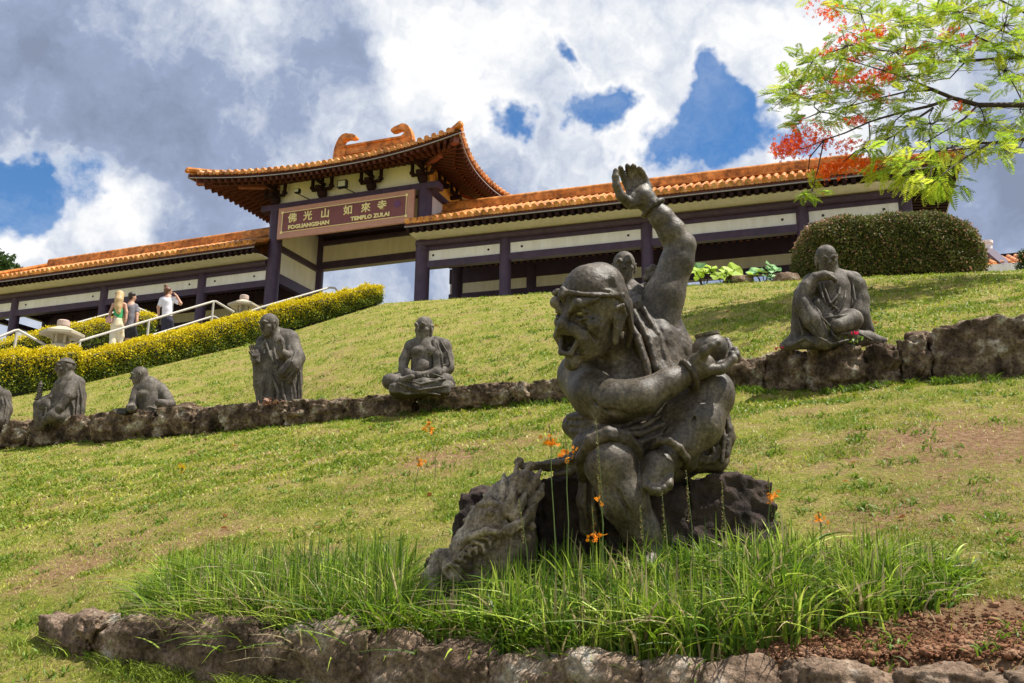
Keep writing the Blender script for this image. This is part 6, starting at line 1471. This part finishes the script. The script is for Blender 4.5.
def lotus_bed():
    k = 0
    for cx, n, lab in ((704, 7, 'broad pale green leaves growing on the crest just right of the raised stone elbow'), (727, 6, 'broad green leaves growing on the crest left of the flat brown boulder'), (764, 8, 'cluster of broad round leaves on the crest between the two boulders')):
        Y = 23.0; g = at(cx, 283, Y); t = empty('leafy_plant', g, lab, 'plant', 'broad leaved plants on the crest')
        V = []; F = []; cols = []; st = MB()
        for i in range(n):
            px = cx + rng.uniform(-12, 12); py = rng.uniform(266, 279); p = at(px, py, Y + rng.uniform(-.3, .3)); r = rng.uniform(.12, .24); nn = unit(np.array([rng.uniform(-.5, .5), -rng.uniform(.3, 1.0), rng.uniform(.35, 1)])); a = unit(np.cross(nn, [0, 0, 1])); b = np.cross(nn, a)
            base = len(V); V.append(p + nn * -.03); m_ = 12
            for q in range(m_): th = 2 * math.pi * q / m_; rr = r * (1 + .12 * math.sin(3 * th + i)); V.append(p + a * rr * math.cos(th) + b * rr * math.sin(th) + nn * .03 * math.sin(4 * th))
            for q in range(m_): F.append((base, base + 1 + q, base + 1 + (q + 1) % m_))
            cc = np.array([.45, .62, .06]) * rng.uniform(.6, 1.3) if rng.random() < .65 else np.array([.22, .42, .16]) * rng.uniform(.8, 1.3)
            cols += [cc] * (m_ + 1); st.tube([(p[0], p[1], p[2]), (p[0] * .5 + g[0] * .5, p[1], g[2] + .1), (g[0], g[1], g[2] - .3)], .012, 5)
        mk('leaves', V, F, M['leaf'], t, cols=np.array(cols)); st.build('stem', M['bark'], t)
lotus_bed()

# ------------------------------------------------------------------ grass
def blade_mesh(P, h, lean, w, seg, col, droop=1.0):
    """arching blades: P bases (n,3), h heights, lean unit xy (n,2), lean amount via droop"""
    n = len(P); t = np.linspace(0, 1, seg + 1)
    L2 = np.c_[lean, np.zeros(n)]; sd = np.c_[-lean[:, 1], lean[:, 0], np.zeros(n)]
    sd = sd + rng.normal(0, .5, (n, 3)); sd /= np.linalg.norm(sd, axis=1, keepdims=True)
    V = []; droop = np.ones(n) * droop
    for i, ti in enumerate(t):
        c = P + L2 * (h * droop * ti ** 1.8)[:, None]; c[:, 2] += h * (ti - .42 * droop * ti ** 2.6)
        ww = (w * (1 - ti ** 2) * .5 + .0002)[:, None]
        V.append(c - sd * ww); V.append(c + sd * ww)
    V = np.stack(V, 1); k = 2 * (seg + 1)
    base = (np.arange(n) * k)[:, None]; F = np.concatenate([np.stack([base[:, 0] + 2 * i, base[:, 0] + 2 * i + 1, base[:, 0] + 2 * i + 3, base[:, 0] + 2 * i + 2], 1) for i in range(seg)])
    return V.reshape(-1, 3), F, np.repeat(col, k, 0)
def lawn_blades():
    xs, cs = [], []
    def scatter(n, Y0, Y1, pw, hmin, hmax, w, amin=-.60, amax=.60):
        u = rng.uniform(0, 1, n); q = 1 - pw; Y = (Y0 ** q + (Y1 ** q - Y0 ** q) * u) ** (1 / q); a = rng.uniform(amin, amax, n); X = a * Y
        Z = height(X, Y); g = height(X, Y + .06) - Z; ok = np.abs(g) < .12
        s = soil_f(X, Y); nz_ = np.array([mnoise.fractal(Vector((x * 1.6, y * 1.6, 0)), .7, 2, 5) for x, y in zip(X, Y)])
        dryn = np.clip(nz_ * 2.1 + .36 + s * .8, 0, 1); ok &= rng.uniform(0, 1, n) > np.clip(s * 1.1 - .15, 0, .93); ok &= rng.uniform(0, 1, n) > dryn * .72
        X, Y, Z, dryn = X[ok], Y[ok], Z[ok], dryn[ok]; n = len(X)
        ln = rng.normal(size=(n, 2)); ln /= np.linalg.norm(ln, axis=1, keepdims=True)
        pn = np.sin(X * 2.1 + 1.3 * np.sin(Y * 1.7)) * np.sin(Y * 2.6 + X) * .5 + .5
        tuft = (np.sin(X * 9 + 3 * np.sin(Y * 5)) * np.sin(Y * 11 + 2 * np.sin(X * 7)) * .5 + .5)
        c0 = np.array([.16, .25, .018]); c1 = np.array([.40, .42, .045]); c2 = np.array([.50, .40, .17])
        m1 = np.clip(dryn * .8 + rng.uniform(-.1, .4, n), 0, 1)[:, None]; col = (c0 * (1 - m1) + c1 * m1) * rng.uniform(.6, 1.35, (n, 1)); dry = rng.uniform(0, 1, n) < .04 + .40 * dryn ** 2; col[dry] = c2 * rng.uniform(.6, 1.2, (dry.sum(), 1))
        h = rng.uniform(hmin, hmax, n) * (.65 + .7 * tuft)
        V, F, C = blade_mesh(np.c_[X, Y, Z - .004], h, ln, np.full(n, w) * rng.uniform(.6, 1.4, n), 2, col, droop=.8)
        return V, F, C
    parts = [scatter(190000, 3.4, 9, 2.0, .016, .042, .0045), scatter(130000, 7, 17, 1.8, .022, .05, .008), scatter(120000, 9.4, 29, 1.6, .03, .07, .017)]
    V = np.concatenate([p[0] for p in parts]); o = 0; Fs = []
    for p in parts: Fs.append(p[1] + o); o += len(p[0])
    tag(mk('lawn_grass', V, np.concatenate(Fs), M['grass'], cols=np.concatenate([p[2] for p in parts]), loc=(0, 0, 0)), 'short yellow green grass blades covering the hillside lawn', 'grass', kind='stuff')
def soil_f(X, Y):
    s = np.zeros(len(X))
    for P, r, w in SOILP: s += w * np.exp(-((X - P[0]) ** 2 + ((Y - P[1]) * .8) ** 2) / r ** 2)
    return s
SOILP = []
for px, py, r, w in [(450, 455, .5, .6), (530, 440, .4, .4), (120, 545, .7, .5), (60, 575, .4, .4), (930, 445, .8, .45), (1000, 430, .8, .5), (960, 500, .5, .4), (880, 658, .30, 1.5), (960, 652, .32, 1.5), (790, 668, .24, 1.3), (1030, 650, .34, 1.3)]:
    P = solve_ray(px, py)
    if P is not None: SOILP.append((P, r, w))
lawn_blades()
def foot_grass():
    n = 3000; px = rng.uniform(20, 470, n); a = (px - 512) / 985.; Y = np.interp(a, BA, BY) - .16 - np.abs(rng.normal(0, .10, n)); X = a * Y; cl = np.sin(px * .11) + np.sin(px * .047 + 1) > -.5; X, Y = X[cl], Y[cl]; n = len(X)
    q = rng.normal(size=(n, 2)); q /= np.linalg.norm(q, axis=1, keepdims=True)
    V, F, C = blade_mesh(np.c_[X, Y, height(X, Y) - .005], rng.uniform(.03, .13, n), q, rng.uniform(.003, .007, n), 4, np.array([.24, .31, .035]) * rng.uniform(.6, 1.4, (n, 1)), droop=.8)
    tag(mk('edge_grass', V, F, M['grass'], cols=C, loc=(0, 0, 0)), 'grass tufts growing along the front of the edging stones', 'grass', kind='stuff')
foot_grass()
def weeds():
    Ps, hs, ln, co, ws = [], [], [], [], []
    for k in range(1000):
        Y = 3.6 + 13 * rng.random() ** 1.5 if k % 3 else rng.uniform(11, 26); a = rng.uniform(-.58, .58); nb = int(rng.integers(8, 22)); s_ = .02 + .003 * Y
        x = a * Y + rng.normal(0, s_, nb); y = Y + rng.normal(0, s_, nb); z = height(x, y)
        if z.max() - z.min() > .15: continue
        Ps.append(np.c_[x, y, z - .004]); hs.append(rng.uniform(.03, .07, nb) * (1 + Y * .02)); q = rng.normal(size=(nb, 2)); ln.append(q / np.linalg.norm(q, axis=1, keepdims=True)); co.append(np.array([.13, .22, .018] if k % 3 else [.22, .30, .03]) * rng.uniform(.7, 1.4, (nb, 1))); ws.append(np.full(nb, .005 + .0012 * Y))
    V, F, C = blade_mesh(np.concatenate(Ps), np.concatenate(hs), np.concatenate(ln), np.concatenate(ws), 3, np.concatenate(co), droop=.9)
    tag(mk('weed_tufts', V, F, M['grass'], cols=C, loc=(0, 0, 0)), 'darker green weed tufts scattered over the lawn', 'grass', kind='stuff')
weeds()
def bed_grass():
    Ps, hs, lns, cols, ws = [], [], [], [], []
    nc = 1000; drs = []
    for k in range(nc):
        px = rng.uniform(138, 960); a = (px - 512) / 985.; by = float(np.interp(a, BA, BY))
        lo = .10 if px < 720 else .10 + (px - 720) / 245 * .62
        Y = by + rng.uniform(lo * .8, 1.0 if px > 240 else .9); X = a * Y
        if 408 < px < 478 and Y > by + .28: continue
        nb = int(rng.integers(14, 46)); hb = rng.uniform(.11, .25) * (.60 if px > 900 or px < 165 else 1) * (1.45 if 180 < px < 430 else 1.0) * (.75 if px > 800 else 1)
        ang = rng.uniform(0, 2 * math.pi, nb); rad = np.abs(rng.normal(0, .055, nb)); x = X + rad * np.cos(ang); y = Y + rad * np.sin(ang)
        Ps.append(np.c_[x, y, height(x, y) - .01]); hs.append(hb * rng.uniform(.4, 1.35, nb)); an = ang + rng.normal(0, .9, nb); lns.append(np.c_[np.cos(an), np.sin(an)])
        r_ = rng.random(); hb *= rng.choice([.7, 1, 1.15]); base = np.array([.085, .165, .018]) if r_ < .42 else (np.array([.20, .31, .022]) if r_ < .80 else np.array([.42, .52, .08])); c = base * rng.uniform(.6, 1.5, (nb, 1)); dry = rng.uniform(0, 1, nb) < .15; c[dry] = np.array([.50, .40, .22]) * rng.uniform(.5, 1.2, (dry.sum(), 1)); cols.append(c); ws.append(rng.uniform(.007, .019, nb) * (.85 if px < 400 else 1)); drs.append(np.clip(rng.normal(.55, .5, nb), .03, 1.8))
    P = np.concatenate(Ps); n = len(P)
    V, F, C = blade_mesh(P, np.minimum(np.concatenate(hs) * 1.25, .40), np.concatenate(lns), np.concatenate(ws), 6, np.concatenate(cols), droop=np.concatenate(drs))
    tag(mk('tall_grass', V, F, M['grass'], cols=C, loc=(0, 0, 0)), 'tall arching green grass filling the bed in front of the shouting statue', 'grass', kind='stuff')
    # tufts at the foot of the walls and stones
    n = 5200; px = rng.uniform(-20, 1044, n); Yb = np.interp(px, [-80, 0, 143, 275, 417, 560, 740, 828, 1024, 1120], [17.6, 16.85, 15.35, 14.25, 12.95, 11.95, 11.05, 10.3, 9.3, 8.8]) - .16 + rng.normal(0, .03, n)
    cl = (np.sin(px * .21) + np.sin(px * .057 + 2)) > -.2; px, Yb = px[cl], Yb[cl]; n = len(px); a = (px - 512) / 985.; X = a * Yb * 1.0
    ln = rng.normal(size=(n, 2)); ln /= np.linalg.norm(ln, axis=1, keepdims=True)
    V, F, C = blade_mesh(np.c_[X, Yb, height(X, Yb)], rng.uniform(.04, .13, n), ln, np.full(n, .012), 3, np.array([.13, .21, .02]) * rng.uniform(.6, 1.5, (n, 1)), droop=.7)
    tag(mk('wall_grass', V, F, M['grass'], cols=C, loc=(0, 0, 0)), 'grass tufts growing along the foot of the long stone wall', 'grass', kind='stuff')
bed_grass()

def flower(px, py, Y, ybase, n, label, col=(.95, .33, .01), top=18, dia=6.5):
    n = int(n * 1.7); dia *= 1.45
    """bulbine: thin stem with a spike of buds and open orange flowers"""
    m = mpp(Y, px, py); b = at(px + rng.uniform(-4, 6), ybase, Y); c = at(px, py, Y); tp = at(px - 2, py - top, Y)
    t = empty('orange_flower', b, label, 'flower', 'orange flowers on thin stalks')
    mid = (b + c) / 2 + np.array([rng.uniform(-.03, .03), 0, 0])
    MB().tube([b, (b + mid) / 2 + np.array([rng.uniform(-.012, .012), 0, 0]), mid, (mid + c) / 2 + np.array([rng.uniform(-.012, .012), 0, 0]), c, tp], .0035, 6, r2=.0018).build('stem', M['stem'], t)
    V = []; F = []; cols = []
    def fl(p, r, cc, k=6):
        a0 = rng.uniform(0, 6)
        nrm = unit(rng.normal(size=3) + np.array([0, -.8, 0])); a = unit(np.cross(nrm, [0, 0, 1.0])); bb = np.cross(nrm, a)
        for q in range(k):
            th = a0 + 2 * math.pi * q / k; d = a * math.cos(th) + bb * math.sin(th); e = np.cross(nrm, d); i = len(V)
            V.extend([p, p + d * r * .6 + e * r * .26 + nrm * r * .12, p + d * r, p + d * r * .6 - e * r * .26 + nrm * r * .12]); F.append((i, i + 1, i + 2, i + 3)); cols.extend([np.array(cc) * rng.uniform(.8, 1.15)] * 4)
    for i in range(n): p = c + np.array([rng.normal(0, dia * .42 * m), rng.normal(0, .015), rng.normal(0, dia * .36 * m)]); fl(p, rng.uniform(2.0, 3.2) * m, col)
    mk('blossom', V, F, M['petal'], t, cols=np.array(cols))
    V = []; F = []; cols = []
    for i in range(34):
        q = rng.uniform(0, 1); p = c + (tp - c) * q + np.array([rng.normal(0, (1 - q) * 1.4 * m + .3 * m), 0, 0]); fl(p, rng.uniform(.7, 1.4) * m, (.30, .20, .05) if rng.random() < .6 else (.5, .2, .03), 3)
    for i in range(20):
        q = rng.uniform(0, 1); p = c - (tp - c) * q * .9 + np.array([rng.normal(0, .6 * m), 0, 0]); fl(p, rng.uniform(.7, 1.3) * m, (.16, .20, .04), 3)
    mk('buds', V, F, M['petal'], t, cols=np.array(cols))
M['stem'] = material('green_stem', [(.10, .15, .03)], 5, .6, 0)
flower(551, 442, 4.62, 590, 13, 'left one of the two bright orange flower heads against the statue left knee')
flower(567, 453, 4.58, 595, 12, 'right one of the two bright orange flower heads against the statue left knee')
flower(594, 536, 4.45, 610, 9, 'small orange flower low in the grass before the lowered stone foot', top=30)
flower(600, 500, 4.5, 600, 4, 'thin bud stalk with few orange petals in front of the statue shin', top=26, dia=4)
flower(770, 497, 4.6, 590, 8, 'orange flower in front of the right end of the dark rock', top=22)
flower(820, 520, 4.7, 590, 6, 'orange flower in the grass right of the dark rock', top=8)
flower(430, 428, 7.6, 480, 7, 'orange flower on the lawn left of the statue, higher of two', dia=5, top=9)
flower(419, 463, 7.0, 500, 4, 'tiny orange flower on the bare soil left of the statue, lower of two', dia=4, top=5)
flower(181, 467, 9.0, 510, 5, 'lone yellow flower standing on the lawn far left', col=(.85, .62, .02), dia=4, top=4)
def seed_stalks():
    for i, (x0, y0, x1, y1, Y, lab) in enumerate(((596, 418, 604, 580, 4.5, 'tall straw coloured seed stalk crossing the lowered stone knee'), (686, 470, 694, 590, 4.45, 'pale seed stalk rising before the right rock face'),
                                                  (722, 482, 724, 590, 4.45, 'green seed spike standing right of the stone foot'), (662, 493, 668, 600, 4.4, 'short seed spike under the resting stone foot'),
                                                  (519, 500, 530, 600, 4.45, 'seed spike between the dragon and the lowered stone leg'), (640, 505, 646, 600, 4.4, 'short seed spike in front of the lowered stone shin'))):
        b = at(x1, y1, Y); tp = at(x0, y0, Y); m = mpp(Y, x0, y0); t = empty('seed_stalk', b, lab, 'grass stalk', 'seed stalks in the tall grass')
        MB().tube([b, (b + tp) / 2 + np.array([.01, 0, 0]), tp], .0028, 5, r2=.0012).build('stem', M['stem'], t)
        n = 70; q = rng.uniform(0, .45, n); C = tp + (b - tp) * q[:, None] + rng.normal(0, 1, (n, 3)) * (.0016 + .004 * q[:, None]); V, F = leafcloud(C, np.tile([0, 0, 1.], (n, 1)), .011, .4)
        mk('seed_head', V, F, M['petal'], t, cols=np.repeat(np.array([.34, .28, .12]) * rng.uniform(.6, 1.3, (n, 1)), 4, 0))
seed_stalks()
def clods():
    V = []; F = []; n = 0; base_v, base_f = rock_shape((0, 0, 0), np.array([1, 0, 0]), np.array([0, 1, 0]), np.array([0, 0, 1]), 5, n=2, boxy=.6)
    base_f = np.array(base_f)
    for k in range(5200):
        px = rng.uniform(700, 1080); a = (px - 512) / 985.; by = float(np.interp(a, BA, BY)); Y = by + .06 + abs(rng.normal(0, .15)) + (px - 740) / 900 * rng.uniform(0, .4); X = a * Y
        if px < 760 and rng.random() < .5: continue
        r = rng.uniform(.002, .007) * (2.2 if rng.random() < .06 else 1); v = base_v + rng.normal(0, .34, base_v.shape); th = rng.uniform(0, 6.3); v = np.c_[v[:, 0] * math.cos(th) - v[:, 1] * math.sin(th), v[:, 0] * math.sin(th) + v[:, 1] * math.cos(th), v[:, 2] * .75] * r
        V.append(v + [X, Y, gz(X, Y) + r * .2]); F.append(base_f + n); n += len(v)
    o = mk('soil_clods', np.concatenate(V), np.concatenate(F), M['clod'], loc=(0, 0, 0)); tag(o, 'loose reddish brown clods of soil in the bottom right corner of the bed', 'soil', kind='stuff')
M['clod'] = material('red_soil', [(.10, .045, .025), (.24, .115, .062), (.40, .24, .15)], 9, .95, .8, bscale=60, spec=.1)
clods()
def litter():
    P = []
    for k in range(170):
        px, py = rng.uniform(0, 1024), rng.uniform(290, 680); q = solve_ray(px, py)
        if q is not None and q[1] > 3.6: P.append(q + np.array([0, 0, .02]))
    P = np.array(P); n = len(P); V, F = leafcloud(P, np.tile([0, 0, .2], (n, 1)), .0, .5)
    d = rng.normal(size=(n, 3)) * [1, 1, .35]; d /= np.linalg.norm(d, axis=1, keepdims=True); a = np.cross(d, [0, 0, 1.0] + rng.normal(0, .3, (n, 3))); s = (.012 + .0035 * P[:, 1] * rng.uniform(.3, 1.2, n))[:, None]
    V = np.stack([P - d * s, P + a * s * .5 + [0, 0, .01], P + d * s, P - a * s * .5], 1).reshape(-1, 3)
    col = np.where(rng.uniform(0, 1, (n, 1)) < .5, np.array([.30, .12, .04]), np.array([.14, .07, .035])) * rng.uniform(.7, 1.4, (n, 1))
    tag(mk('fallen_leaves', V, F, M['petal'], cols=np.repeat(col, 4, 0), loc=(0, 0, 0)), 'small brown and orange fallen leaves strewn over the lawn', 'leaves', kind='stuff')
litter()
def wall_plants():
    for x, y, Y, n, s, c, lab in ((843, 338, 10.15, 40, .10, (.25, .42, .04), 'small bright green plant on the wall at the feet of the thinking statue'), (446, 390, 12.7, 60, .10, (.14, .26, .04), 'green weed on the wall at the right knee of the meditating statue'),
                                  (428, 402, 12.65, 110, .07, (.10, .11, .05), 'creeping brownish weed on the wall under the meditating statue'), (272, 402, 14.1, 50, .08, (.30, .16, .10), 'reddish weed on the wall at the feet of the standing statue')):
        p = at(x, y, Y); t = empty('small_plant', p, lab, 'plant'); C = p + rng.normal(0, 1, (n, 3)) * np.array([s * 1.3, s * .5, s * .35]); V, F = leafcloud(C, np.tile([0, 0, 1.], (n, 1)), .09 if n < 100 else .05, .4)
        mk('foliage', V, F, M['leaf'], t, cols=np.repeat(np.array(c) * rng.uniform(.6, 1.4, (n, 1)), 4, 0))
    for x, y, Y, lab in ((856, 333, 9.95, 'pink petal lying at the right foot of the thinking statue'), (779, 348, 10.2, 'pink petal lying on the robe hem left of the thinking statue')):
        p = at(x, y, Y); V, F = leafcloud(p + rng.normal(0, .012, (7, 3)) * [3, 1, .6], np.tile([0, 0, 1.], (7, 1)), .045, .7); tag(mk('petal', V, F, M['petal'], cols=np.tile([.75, .04, .12], (28, 1))), lab, 'petal')
wall_plants()

# ------------------------------------------------------------------ flame tree reaching in from the right
def flame_tree():
    Yc = 15.0; K = Yc / 8; g = np.array([13.6, 16.8, 0]); g[2] = gz(13.6, 16.8)
    t = empty('flame_tree', g, 'feathery green tree with red orange blossoms reaching in from the right edge', 'tree')
    J = lambda x, y, d=0: at(x, y, Yc + d * K)
    hub = J(1290, 150, .7)
    mb = MB(); mb.tube([g - [0, 0, .2], g + [.05, -.05, (hub[2] - g[2]) * .5], hub], [.36, .28, .22], 14); mb.build('trunk', M['bark'], t, smooth=True)
    br = [  # list of (x, y, dy, radius px)
        [(1290, 150, .7, 9), (1120, 112, .2, 5), (1024, 105, 0, 3.6), (978, 105, 0, 3.0), (953, 98, -.05, 2.6), (933, 90, -.1, 2.0), (918, 83, -.15, 1.4), (895, 74, -.2, 1), (868, 66, -.3, .7), (842, 58, -.4, .4)],
        [(953, 98, -.05, 2.2), (930, 106, -.1, 1.9), (907, 111, -.15, 1.6), (885, 117, -.2, 1.3), (869, 122, -.25, 1.1), (845, 133, -.3, .9), (824, 140, -.4, .7), (806, 148, -.5, .5), (790, 150, -.5, .35)],
        [(933, 108, -.1, 1.6), (915, 120, -.2, 1.3), (895, 135, -.3, 1.1), (876, 145, -.4, .9), (856, 151, -.5, .7), (842, 163, -.5, .5)],
        [(1290, 150, .7, 6), (1100, 62, .4, 3), (1024, 57, .3, 2.4), (966, 61, .3, 1.9), (930, 62, .3, 1.4), (895, 66, .3, 1), (860, 84, .25, .7), (830, 92, .2, .5), (800, 98, .2, .3)],
        [(1100, 62, .4, 2.4), (1024, 40, .5, 1.6), (992, 26, .5, 1.3), (966, 18, .5, .9), (930, 8, .5, .6), (900, -2, .5, .4)],
        [(1024, 57, .3, 1.6), (975, 36, .1, 1.1), (940, 44, 0, .9), (905, 50, -.1, .7), (872, 38, -.2, .5), (842, 30, -.2, .3)],
        [(1290, 150, .7, 6), (1110, 128, 0, 3), (1024, 139, -.2, 2.2), (990, 143, -.3, 1.7), (966, 143, -.3, 1.3), (935, 152, -.4, 1), (905, 162, -.5, .7), (880, 168, -.6, .5)],
        [(990, 143, -.3, 1.3), (968, 156, -.5, 1), (948, 170, -.7, .8), (932, 184, -.8, .5)],
        [(978, 105, 0, 1.6), (965, 118, -.1, 1.2), (950, 128, -.2, .9), (930, 140, -.2, .6)],
        [(933, 90, -.1, 1.4), (905, 92, 0, 1.1), (880, 98, .1, .9), (850, 106, .2, .6), (820, 112, .2, .4)],
        [(1100, 62, .4, 2), (1020, 10, .2, 1.2), (985, -8, .2, .9), (950, -30, .2, .5)],
        [(966, 61, .3, 1.2), (950, 78, .4, .8), (925, 82, .5, .5)], [(895, 66, .3, .8), (865, 55, .3, .6), (835, 60, .3, .4), (808, 70, .3, .3)],
        [(1290, 150, .7, 5), (1150, 40, 1, 3), (1060, -40, 1, 2), (980, -80, 1, 1)], [(1290, 150, .7, 5), (1400, 60, .5, 3.5), (1480, -20, .3, 2)], [(1290, 150, .7, 5), (1390, 160, -.6, 3), (1460, 140, -1.2, 2)]]
    m = mpp(Yc, 900, 100); pts = []
    for b in br:
        P = [J(x, y, d) for x, y, d, r in b]; rs = [r * m * .82 for *_, r in b]
        MB().tube(P, rs, 8).build('branch', M['bark'], t, smooth=True); pts += P
    pts = np.array(pts)
    regs = [(860, 10, 38, 12, 16), (905, 22, 38, 16, 24), (960, 12, 38, 14, 26), (1005, 25, 25, 22, 24), (1005, 70, 25, 20, 16), (950, 45, 36, 14, 24), (895, 52, 34, 14, 20), (848, 46, 26, 12, 12), (812, 62, 20, 9, 9), (790, 82, 16, 12, 9), (783, 100, 10, 8, 5), (825, 78, 24, 10, 12),
            (815, 100, 26, 10, 13), (862, 92, 34, 12, 16), (920, 75, 36, 12, 18), (905, 100, 30, 8, 8), (845, 118, 34, 8, 12), (890, 130, 30, 10, 8), (930, 124, 36, 12, 14), (985, 122, 32, 14, 18), (1020, 110, 18, 26, 12), (955, 150, 50, 9, 18), (1005, 150, 22, 8, 8),
            (905, 162, 28, 7, 12), (930, 183, 24, 8, 18), (903, 176, 14, 6, 6), (880, 168, 16, 6, 6), (812, 192, 10, 3, 3), (808, 172, 5, 7, 2), (870, 150, 20, 6, 5), (800, 120, 16, 8, 6), (1060, 60, 34, 50, 40), (1110, 0, 50, 40, 22), (1000, -40, 90, 26, 30), (1210, 60, 60, 40, 16)]
    V = []; F = []; cols = []; tw = MB()
    def frond(p, d, L_, cc):
        d = unit(d); sd = unit(np.cross(d, [0, 0, 1.0]) + rng.normal(0, .25, 3)); up = np.cross(sd, d); n = 11
        for i in range(n):
            q = (i + .8) / n; c = p + d * L_ * q - np.array([0, 0, 1]) * .18 * L_ * q * q; l = L_ * .30 * math.sin(math.pi * (.15 + .8 * q)) + .01; w = L_ * .078
            for s_ in (-1, 1):
                v = unit(sd * s_ + d * .55 + up * rng.normal(0, .12) - np.array([0, 0, .12])); e = unit(np.cross(v, up)); k = len(V)
                V.extend([c, c + v * l * .5 + e * w * .5, c + v * l, c + v * l * .5 - e * w * .5]); F.append((k, k + 1, k + 2, k + 3)); cols.extend([cc * rng.uniform(.8, 1.2)] * 4)
        k = len(V); V.extend([p, p + d * L_ * .5 + up * .003 - np.array([0, 0, .045 * L_]), p + d * L_ - np.array([0, 0, .18 * L_]), p + d * L_ * .5 - up * .003 - np.array([0, 0, .045 * L_])]); F.append((k, k + 1, k + 2, k + 3)); cols.extend([cc * .5] * 4)
    for (x, y, rx, ry, n) in regs:
        c0 = J(x, y, 0); near = pts[np.argmin(np.linalg.norm(pts - c0, axis=1))]; c0[1] = near[1] + rng.normal(0, .15 * K)
        c0 = at(x, y, c0[1]); tw.tube([near, (near + c0) / 2 + rng.normal(0, .02 * K, 3), c0], .007 * K, 5, r2=.004 * K)
        for i in range(int(n * 2.0)):
            px = x + rng.normal(0, rx * .6); py = y + rng.normal(0, ry * (.6 if y < 155 else .35)); Yd = c0[1] + rng.normal(0, .35 * K); p = at(px, py, Yd); out = p - near; d = unit(unit(out + 1e-3) * .6 + rng.normal(0, .6, 3) * [1, 1, .3]); L_ = rng.uniform(.11, .19) * K
            if i % 2 == 0: tw.tube([c0, (c0 + p) / 2 + rng.normal(0, .02 * K, 3), p], .004 * K, 4, r2=.002 * K)
            low = y > 140
            cc = (np.array([.30, .44, .035]) if rng.random() < .6 else np.array([.46, .52, .05])) * rng.uniform(.7, 1.35) * (1.15 if low else .9)
            for k in range(2): frond(p, d + rng.normal(0, .45, 3) * [1, 1, .4], L_, cc)
    mk('crown', np.array(V), np.array(F), M['feather'], t, cols=np.array(cols)); tw.build('twigs', M['bark'], t)
    V = []; F = []; cols = []
    fl = [(823, 8, 8, 5, 22), (832, 16, 7, 4, 16), (852, 36, 12, 6, 34), (872, 34, 9, 4, 24), (862, 48, 9, 5, 22), (855, 58, 5, 3, 10), (881, 30, 5, 4, 14), (862, 78, 15, 5, 55), (840, 82, 12, 4, 34), (885, 72, 8, 5, 34), (835, 76, 7, 4, 16), (893, 78, 6, 3, 14), (808, 132, 9, 5, 30), (790, 148, 11, 5, 60), (800, 142, 13, 5, 48), (778, 150, 4, 4, 18), (822, 140, 8, 3, 20),
          (835, 168, 12, 5, 60), (850, 163, 12, 4, 50), (824, 172, 5, 5, 20), (866, 166, 8, 3, 22), (850, 144, 9, 3, 20), (855, 121, 7, 3, 22), (872, 92, 7, 3, 18), (952, 34, 7, 4, 24), (967, 42, 7, 3, 18), (909, 52, 5, 3, 14), (895, 66, 6, 3, 16), (828, 52, 4, 3, 10), (805, 90, 4, 3, 8), (881, 100, 6, 3, 12), (927, 46, 4, 3, 8), (958, 108, 4, 3, 8), (830, 96, 4, 3, 8)]
    for (x, y, rx, ry, n) in fl:
        near = pts[np.argmin(np.linalg.norm(pts - J(x, y, 0), axis=1))]; c0 = at(x, y, near[1]); tw2 = None
        for i in range(int(n * 3.2)):
            p = at(x + rng.normal(0, rx * .95), y + rng.normal(0, ry * 1.05), near[1] + rng.normal(0, .10 * K)); nrm = unit(rng.normal(size=3)); a = unit(np.cross(nrm, [0, 0, 1.0])); bb = np.cross(nrm, a); r = rng.uniform(.012, .022) * K
            oc = np.array([.95, .16, .008]) if y > 155 or rng.random() < .45 else np.array([.95, .10, .02])
            for q in range(4):
                th = q * math.pi / 2 + rng.uniform(0, .6); d = a * math.cos(th) + bb * math.sin(th); e = np.cross(nrm, d); k = len(V); V.extend([p, p + d * r * .7 + e * r * .4, p + d * r, p + d * r * .7 - e * r * .4]); F.append((k, k + 1, k + 2, k + 3)); cols.extend([oc * rng.uniform(.7, 1.2)] * 4)
    mk('blossom', np.array(V), np.array(F), M['petal'], t, cols=np.array(cols))
flame_tree()
cleanup()
